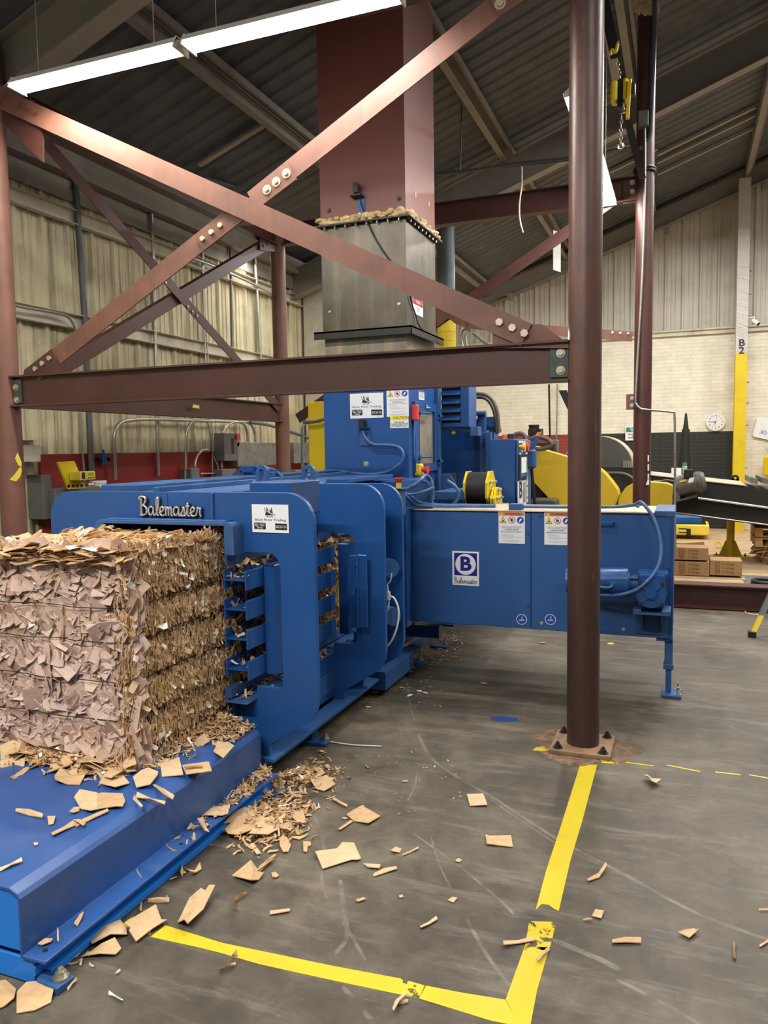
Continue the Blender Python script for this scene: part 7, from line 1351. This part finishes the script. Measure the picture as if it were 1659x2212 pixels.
mb.build('hood_teeth', M['galvsheet'], t); mb = MB(); a, b = A(1225, 1010, 1, 10.6), A(1400, 1060, 1, 10.6); mb.box(a.x, b.x, 10.6, 11.5, 0, a.z); mb.build('machine_bed', M['black'], t)
mb = MB(); mb.tube([A(1300, 1022, 1, 10.5), A(1340, 1022, 1, 10.5), A(1362, 1030, 1, 10.5), A(1378, 1045, 1, 10.5)], 0.02, 8); mb.build('pipe', M['motor'], t)
t = thing('vertical_motor', 'dark upright motor above the hoses, in front of the cream brick', 'motor', A(1155, 945, 1, 9)); a, b = A(1142, 918, 1, 9), A(1165, 950, 1, 9); c = (a.x+b.x)/2; r = (b.x-a.x)/2
mb = MB(); mb.cyl((c, 9, b.z), (c, 9, a.z-0.02), r*0.85, 24, r1=r*0.95); mb.cyl((c, 9, a.z-0.02), (c, 9, a.z), r*1.02, 24); mb.box(c-0.05, c+0.03, 9-r-0.05, 9, a.z-0.12, a.z-0.05, bev=0.005); mb.build('motor_body', M['rubber'], t); mb = MB(); a = A(1172, 926, 1, 9); mb.cyl((a.x-0.02, 9, b.z), (a.x-0.02, 9, a.z), 0.03, 16); mb.build('capacitor', M['motor'], t)
mb = MB(); a, b = A(1130, 952, 1, 9.7), A(1196, 990, 1, 9.7); mb.box(a.x, b.x, 9.7, 9.89, 0, a.z-0.03, bev=0.01); tag(mb.build('pump_unit', M['black']), 'black pump unit right of the control cabinet', 'pump')
for pts, lab in (([(1110, 948), (1112, 940), (1122, 936), (1132, 940), (1136, 950)], 'short dark hose arch right of the orange beacon'), ([(1143, 950), (1160, 944), (1180, 948), (1191, 958), (1185, 966), (1165, 970), (1147, 966)], 'large dark hose loop right of the control cabinet')):
    mb = MB(); mb.tube([A(x, y, 1, 8.7) for x, y in pts], 0.025, 10); tag(mb.build('machine_hose', M['hose']), lab, 'hose')
a, b = A(1190, 950, 1, 10), A(1204, 985, 1, 10); mb = MB(); mb.box(a.x, b.x, 10, 10.15, b.z, a.z, bev=0.01); tag(mb.build('junction_box', M['grey_box']), 'grey switch box in front of the red painted brick', 'electrical box')
a, b = A(1146, 1078, 1, 8.9), A(1200, 1095, 1, 8.9); mb = MB(); mb.box(a.x, b.x, 8.9, 9.2, 0, a.z, bev=0.02); tag(mb.build('grey_plinth', M['motor']), 'grey base block between the cabinet and the yellow guard', 'base')
# ================================================================ right background floor things
bp = FL(1577, 1203); r = 0.052; t = thing('support_post', 'yellow post with triangular gussets bolted to the floor under the conveyor', 'post', bp); zt_ = 0.74
mb = MB(); mb.cyl((bp.x, bp.y, 0.02), (bp.x, bp.y, zt_), r, 24); mb.build('post_pipe', M['yellow'], t)
mb = MB(); a, b = A(1541, 1203, 1, bp.y), A(1618, 1203, 1, bp.y); mb.box(a.x, b.x, bp.y-0.12, bp.y+0.2, 0, 0.022); pl = mb.build('base_plate', M['yellowlt'], t)
for x in (a.x+0.04, b.x-0.05): bolt(pl, (x, bp.y, 0.022), Z, 0.014, 0.014, 'boltdk', 0.02)
zg = A(1560, 1165, 1, bp.y).z
for x0, x1 in ((bp.x-r+0.005, a.x+0.07), (bp.x+r-0.005, b.x-0.09)):
    mb = MB(); mb.prism([(x0, 0.022), (x1, 0.022), (x0+(x1-x0)*0.22, zg-0.03), (x0, zg)], bp.y-0.006, bp.y+0.006); mb.build('gusset', M['yguard'], t)
# boxes of wire on timber
BYY = 9.0
def kbox(px, label, yb=0.3, flap=False):
    a, b = A(px[0], px[1], 1, BYY), A(px[2], px[3], 1, BYY); t = thing('carton', label, 'cardboard box', ((a.x+b.x)/2, BYY+yb/2, b.z), 'gauge wire cartons'); mb = MB(); mb.box(a.x, b.x, BYY, BYY+yb, b.z, a.z, bev=0.004)
    if flap: mb.prism([(a.x, a.z), (b.x-0.03, a.z), (b.x-0.04, a.z+0.035), (a.x+0.1, a.z+0.012), (a.x, a.z+0.015)], BYY+yb-0.01, BYY+yb)
    o = mb.build('carton_body', M['kraft'], t); w, h = b.x-a.x, a.z-b.z
    for i, n_ in enumerate(('10', '11', '12')):
        f = Face((a.x, BYY-0.001, a.z-h*(0.22+0.27*i)), X, Z); f.text(n_+' Gauge', h*0.20, w*0.56, 0, 0.001, M['kraftink'], o, shear=0.2, bold=0.01); mb = MB(); bx, by = w*0.24, h*0.085
        for q in ((-1, 0), (1, 0)): f.rect(mb, bx+q[0]*w*0.07, 0, 0.004, 2*by, 0, 0.001)
        for q in (-1, 1): f.rect(mb, bx, q*by, w*0.14, 0.004, 0, 0.001)
        if i == 2: f.rect(mb, bx, 0, w*0.06, h*0.03, 0, 0.001)
        mb.build('tick_box', M['kraftink'], o)
    return t
kbox((1455, 1212, 1532.5, 1245), 'brown carton marked 10, 11, 12 Gauge, lower left of the stack'); kbox((1534, 1210, 1603, 1245), 'brown carton marked 10, 11, 12 Gauge, lower right of the stack'); kbox((1455, 1182, 1530, 1211), 'brown carton marked 10, 11, 12 Gauge, on top of the stack', flap=True)
a = A(1530, 1246, 1, BYY); zb = a.z; t = thing('timber_pallet', 'wooden pallet boards carrying the brown cartons behind the floor beam', 'pallet', (0.2, 8.8, 0))
for k in range(4): mb = MB(); y0 = 8.45+k*0.24; mb.box(-0.9, A(1610, 1250, 1, BYY).x-0.03*(k % 2), y0, y0+0.2, zb-0.025, zb-0.001, bev=0.003); mb.build('board', M['woodgrey'], t)
for x in (-0.7, 0.0, 0.5): mb = MB(); mb.box(x, x+0.09, 8.45, 9.35, 0, zb-0.025); mb.build('runner', M['woodgrey'], t)
c = FL(1640, 1240); mb = MB(); mb.box(c.x-0.5, c.x+0.7, 9.0, 9.9, 0.0, 0.05, bev=0.01); tag(mb.build('grey_mat', M['grey_box']), 'flat grey sheet on the floor right of the cartons', 'sheet')
mb = MB(); c = A(1655, 1257, 1, 8.6)
for k in range(5): mb.tube([(c.x+0.02+(0.15-0.004*k)*math.cos(2*PI*i/28), 8.7+(0.15-0.004*k)*math.sin(2*PI*i/28), 0.06+0.03*k) for i in range(29)], 0.02, 8, cr=False)
tag(mb.build('hose_coil', M['rubber']), 'coil of black hose behind the floor beam at the right edge', 'hose coil')
# spill pallet and blue drum
SY = 13.8; a, b = A(1462, 1133, 1, SY), A(1532, 1157, 1, SY); t = thing('spill_pallet', 'yellow plastic spill pallet on the floor beneath the conveyor', 'spill pallet', ((a.x+b.x)/2, SY, 0)); mb = MB(); mb.box(a.x-0.3, b.x, SY, SY+0.7, b.z, a.z, bev=0.015); o = mb.build('tray', M['yellowlt'], t); mb = MB(); mb.box(a.x-0.25, b.x-0.05, SY+0.05, SY+0.65, a.z, a.z+0.01); mb.build('grate', M['ink'], t)
mb = MB(); p, q = A(1483, 1142, 1, SY), A(1492, 1156, 1, SY); mb.box(p.x, q.x, SY-0.004, SY, q.z, p.z); p = A(1466, 1142, 1, SY); mb.box(p.x, p.x+0.13, SY-0.004, SY, p.z-0.008, p.z+0.008); p = A(1466, 1150, 1, SY); mb.box(p.x, p.x+0.13, SY-0.004, SY, p.z-0.008, p.z+0.008); mb.build('fork_pocket', M['ink'], t)
a, b = A(1455, 1111, 1, SY+0.3), A(1515, 1135, 1, SY+0.3); mb = MB(); mb.box(a.x, b.x, SY+0.15, SY+0.6, b.z, a.z, bev=0.04); tag(mb.build('blue_drum', M['bluedrum']), 'blue plastic drum lying on the yellow spill pallet', 'drum')
mb = MB(); P = [FL(x, y, 0.008) for x, y in ((1545, 1175), (1552, 1170), (1560, 1178), (1548, 1182), (1562, 1184), (1570, 1180), (1575, 1187), (1560, 1190), (1573, 1194))]; mb.tube(P, 0.012, 6); tag(mb.build('rope', M['yellow']), 'crumpled yellow rope on the tan floor left of the post', 'rope')
# pallets at the right edge
PY_ = 11.2; t0 = A(1632, 1140, 1, PY_)
for k, (py, lab) in enumerate(((1140, 'top wooden pallet of the stack cut by the right edge'), (1162, 'lower wooden pallet of the stack cut by the right edge'))):
    z1 = A(1640, py, 1, PY_).z; t = thing('wooden_pallet', lab, 'pallet', (t0.x+0.5, PY_+0.4, z1-0.12))
    for i in range(4): mb = MB(); mb.box(t0.x, t0.x+1.0, PY_+i*0.22, PY_+i*0.22+0.16, z1-0.018, z1, bev=0.002); mb.build('board', M['wood'], t)
    for x in (0, 0.45, 0.9): mb = MB(); mb.box(t0.x+x, t0.x+x+0.09, PY_, PY_+0.82, z1-0.105, z1-0.018); mb.build('runner', M['wood'], t)
    for i in range(3): mb = MB(); mb.box(t0.x, t0.x+1.0, PY_+i*0.33, PY_+i*0.33+0.12, z1-0.123, z1-0.105); mb.build('board', M['wood'], t)
mb = MB(); rr_ = random.Random(9); c = FL(1655, 1215)
for i in range(24): flake(mb, (c.x+rr_.uniform(-.12, .35), c.y+rr_.uniform(-.2, .3), rr_.uniform(0.02, 0.32)), Vector((rr_.gauss(-.3, .5), rr_.gauss(-.4, .4), 0.7)), rv(rr_, 1), rr_.uniform(0.2, 0.4), rr_.uniform(0.1, 0.25), rr_.uniform(0.3, 0.8), rr_, 0.12, 0.006)
tag(mb.build('flattened_cartons', M['card']), 'untidy pile of flattened cartons below the pallets at the right edge', 'cardboard pile', kind='stuff')
mb = MB(); z1 = A(1640, 1162, 1, PY_).z-0.125; mb.box(t0.x+0.1, t0.x+1.0, PY_+0.05, PY_+0.8, 0, z1); tag(mb.build('carton', M['kraft']), 'brown carton supporting the pallets at the right edge', 'cardboard box')
# ladder leg, white ring, small bolt
t = thing('step_ladder', 'yellow and grey ladder leg entering at the right edge', 'ladder', FL(1628, 1372)); f0 = FL(1626, 1368, 0.03); f1 = A(1672, 1270, 1, f0.y+0.15)
mb = MB(); d = f1-f0; mb.bar(f0+d*0.0, f0+d*0.42, [(-0.018, -0.03), (0.018, -0.03), (0.018, 0.03), (-0.018, 0.03)], Vector((1, 0, 0)), Y); mb.build('leg', M['yellow'], t)
mb = MB(); mb.bar(f0+d*0.42, f0+d*1.6, [(-0.022, -0.033), (0.022, -0.033), (0.022, 0.033), (-0.022, 0.033)], Vector((1, 0, 0)), Y); mb.build('rail', M['galvdk'], t); mb = MB(); mb.box(f0.x-0.035, f0.x+0.025, f0.y-0.035, f0.y+0.035, 0, 0.05, bev=0.005); mb.build('rubber_foot', M['rubber'], t)
c = FL(1626, 1317, 0.01); mb = MB(); mb.tube([(c.x+0.075*math.cos(2*PI*i/28), c.y-0.12+0.09*math.sin(2*PI*i/28), 0.008) for i in range(29)], 0.004, 6, cr=False); tag(mb.build('cable_ring', M['whitepl']), 'thin white cable ring on the floor in front of the floor beam', 'cable')
c = FL(1563, 1312); t = thing('anchor_bolt', 'small silver anchor bolt standing at the foot of the floor beam', 'bolt', c); mb = MB(); mb.cyl((c.x, c.y, 0), (c.x, c.y, 0.06), 0.008, 10); mb.cyl((c.x, c.y, 0), (c.x, c.y, 0.006), 0.03, 16); mb.cyl((c.x, c.y, 0.012), (c.x, c.y, 0.03), 0.018, 6, smooth=False); mb.build('bolt_body', M['zinc'], t)
# little clips under the gable rafter
for px, py in ((1440, 500), (1652, 402), (1101, 640), (1232, 590)):
    c = A(px, py, 1, 15.35); mb = MB(); mb.box(c.x-0.05, c.x+0.05, 15.3, 15.45, c.z-0.07, c.z+0.06, bev=0.008); tag(mb.build('beam_clip', M['grey_st']), {1440: 'small grey clip under the sloping gable beam right of the back right column', 1652: 'small grey clip under the sloping gable beam at the right edge', 1101: 'small grey clip under the low end of the sloping gable beam', 1232: 'small grey clip under the sloping gable beam left of the foreground column'}[px], 'clip')
# ================================================================ light
def area(name, loc, sx, sy, power, col=(1, 0.96, 0.88), rot=(0, 0, 0)):
    l = bpy.data.lights.new(name, 'AREA'); l.shape = 'RECTANGLE'; l.size = sx; l.size_y = sy; l.energy = power; l.color = col
    o = bpy.data.objects.new(name, l); COL.objects.link(o); o.location = loc; o.rotation_euler = rot; return o
K = 1.0
area('strip_light_glow', (-3.25, YL, ZL-0.04), 1.15, 0.1, 20*K, (1, 0.97, 0.86)); area('strip_light_glow', (-1.97, YL, ZL-0.04), 1.15, 0.1, 20*K, (1, 0.97, 0.95))
area('strip_light_glow', (xm, (A(1231, 200, 2, 3.95).y+A(1322, 440, 2, 3.95).y)/2, 3.90), 0.1, 2.2, 40*K, (1, 0.97, 0.93))
for (x, y, z, p) in ((-1.4, -0.8, 4.4, 300), (-3.8, 0.6, 4.2, 110), (2.2, 1.2, 5.2, 100), (2.8, 5.5, 5.4, 190), (1.2, 8.6, 5.4, 170), (0.8, 12.4, 5.4, 210), (4.6, 11.5, 6.2, 230), (-2.6, 12.6, 4.5, 120), (-4.4, 8.6, 4.0, 34)):
    area('hall_strip_light', (x, y, z), 2.4, 0.14, p*K, (1, 0.965, 0.91))
w = bpy.data.worlds.new('hall_air'); S.world = w; w.use_nodes = True; bg = w.node_tree.nodes['Background']; bg.inputs[0].default_value = (1.0, 0.97, 0.92, 1); bg.inputs[1].default_value = 0.20
S.view_settings.view_transform = 'Standard'; S.view_settings.look = 'None'; S.view_settings.gamma = 1.0; S.view_settings.exposure = 0.0
try: S.view_settings.use_curve_mapping = False
except Exception: pass
S.cycles.use_denoising = True; S.cycles.max_bounces = 6; S.cycles.caustics_reflective = False; S.cycles.caustics_refractive = False
for o in list(bpy.data.objects):       # leftovers never placed
    if o in protos and 'category' not in o: bpy.data.objects.remove(o)
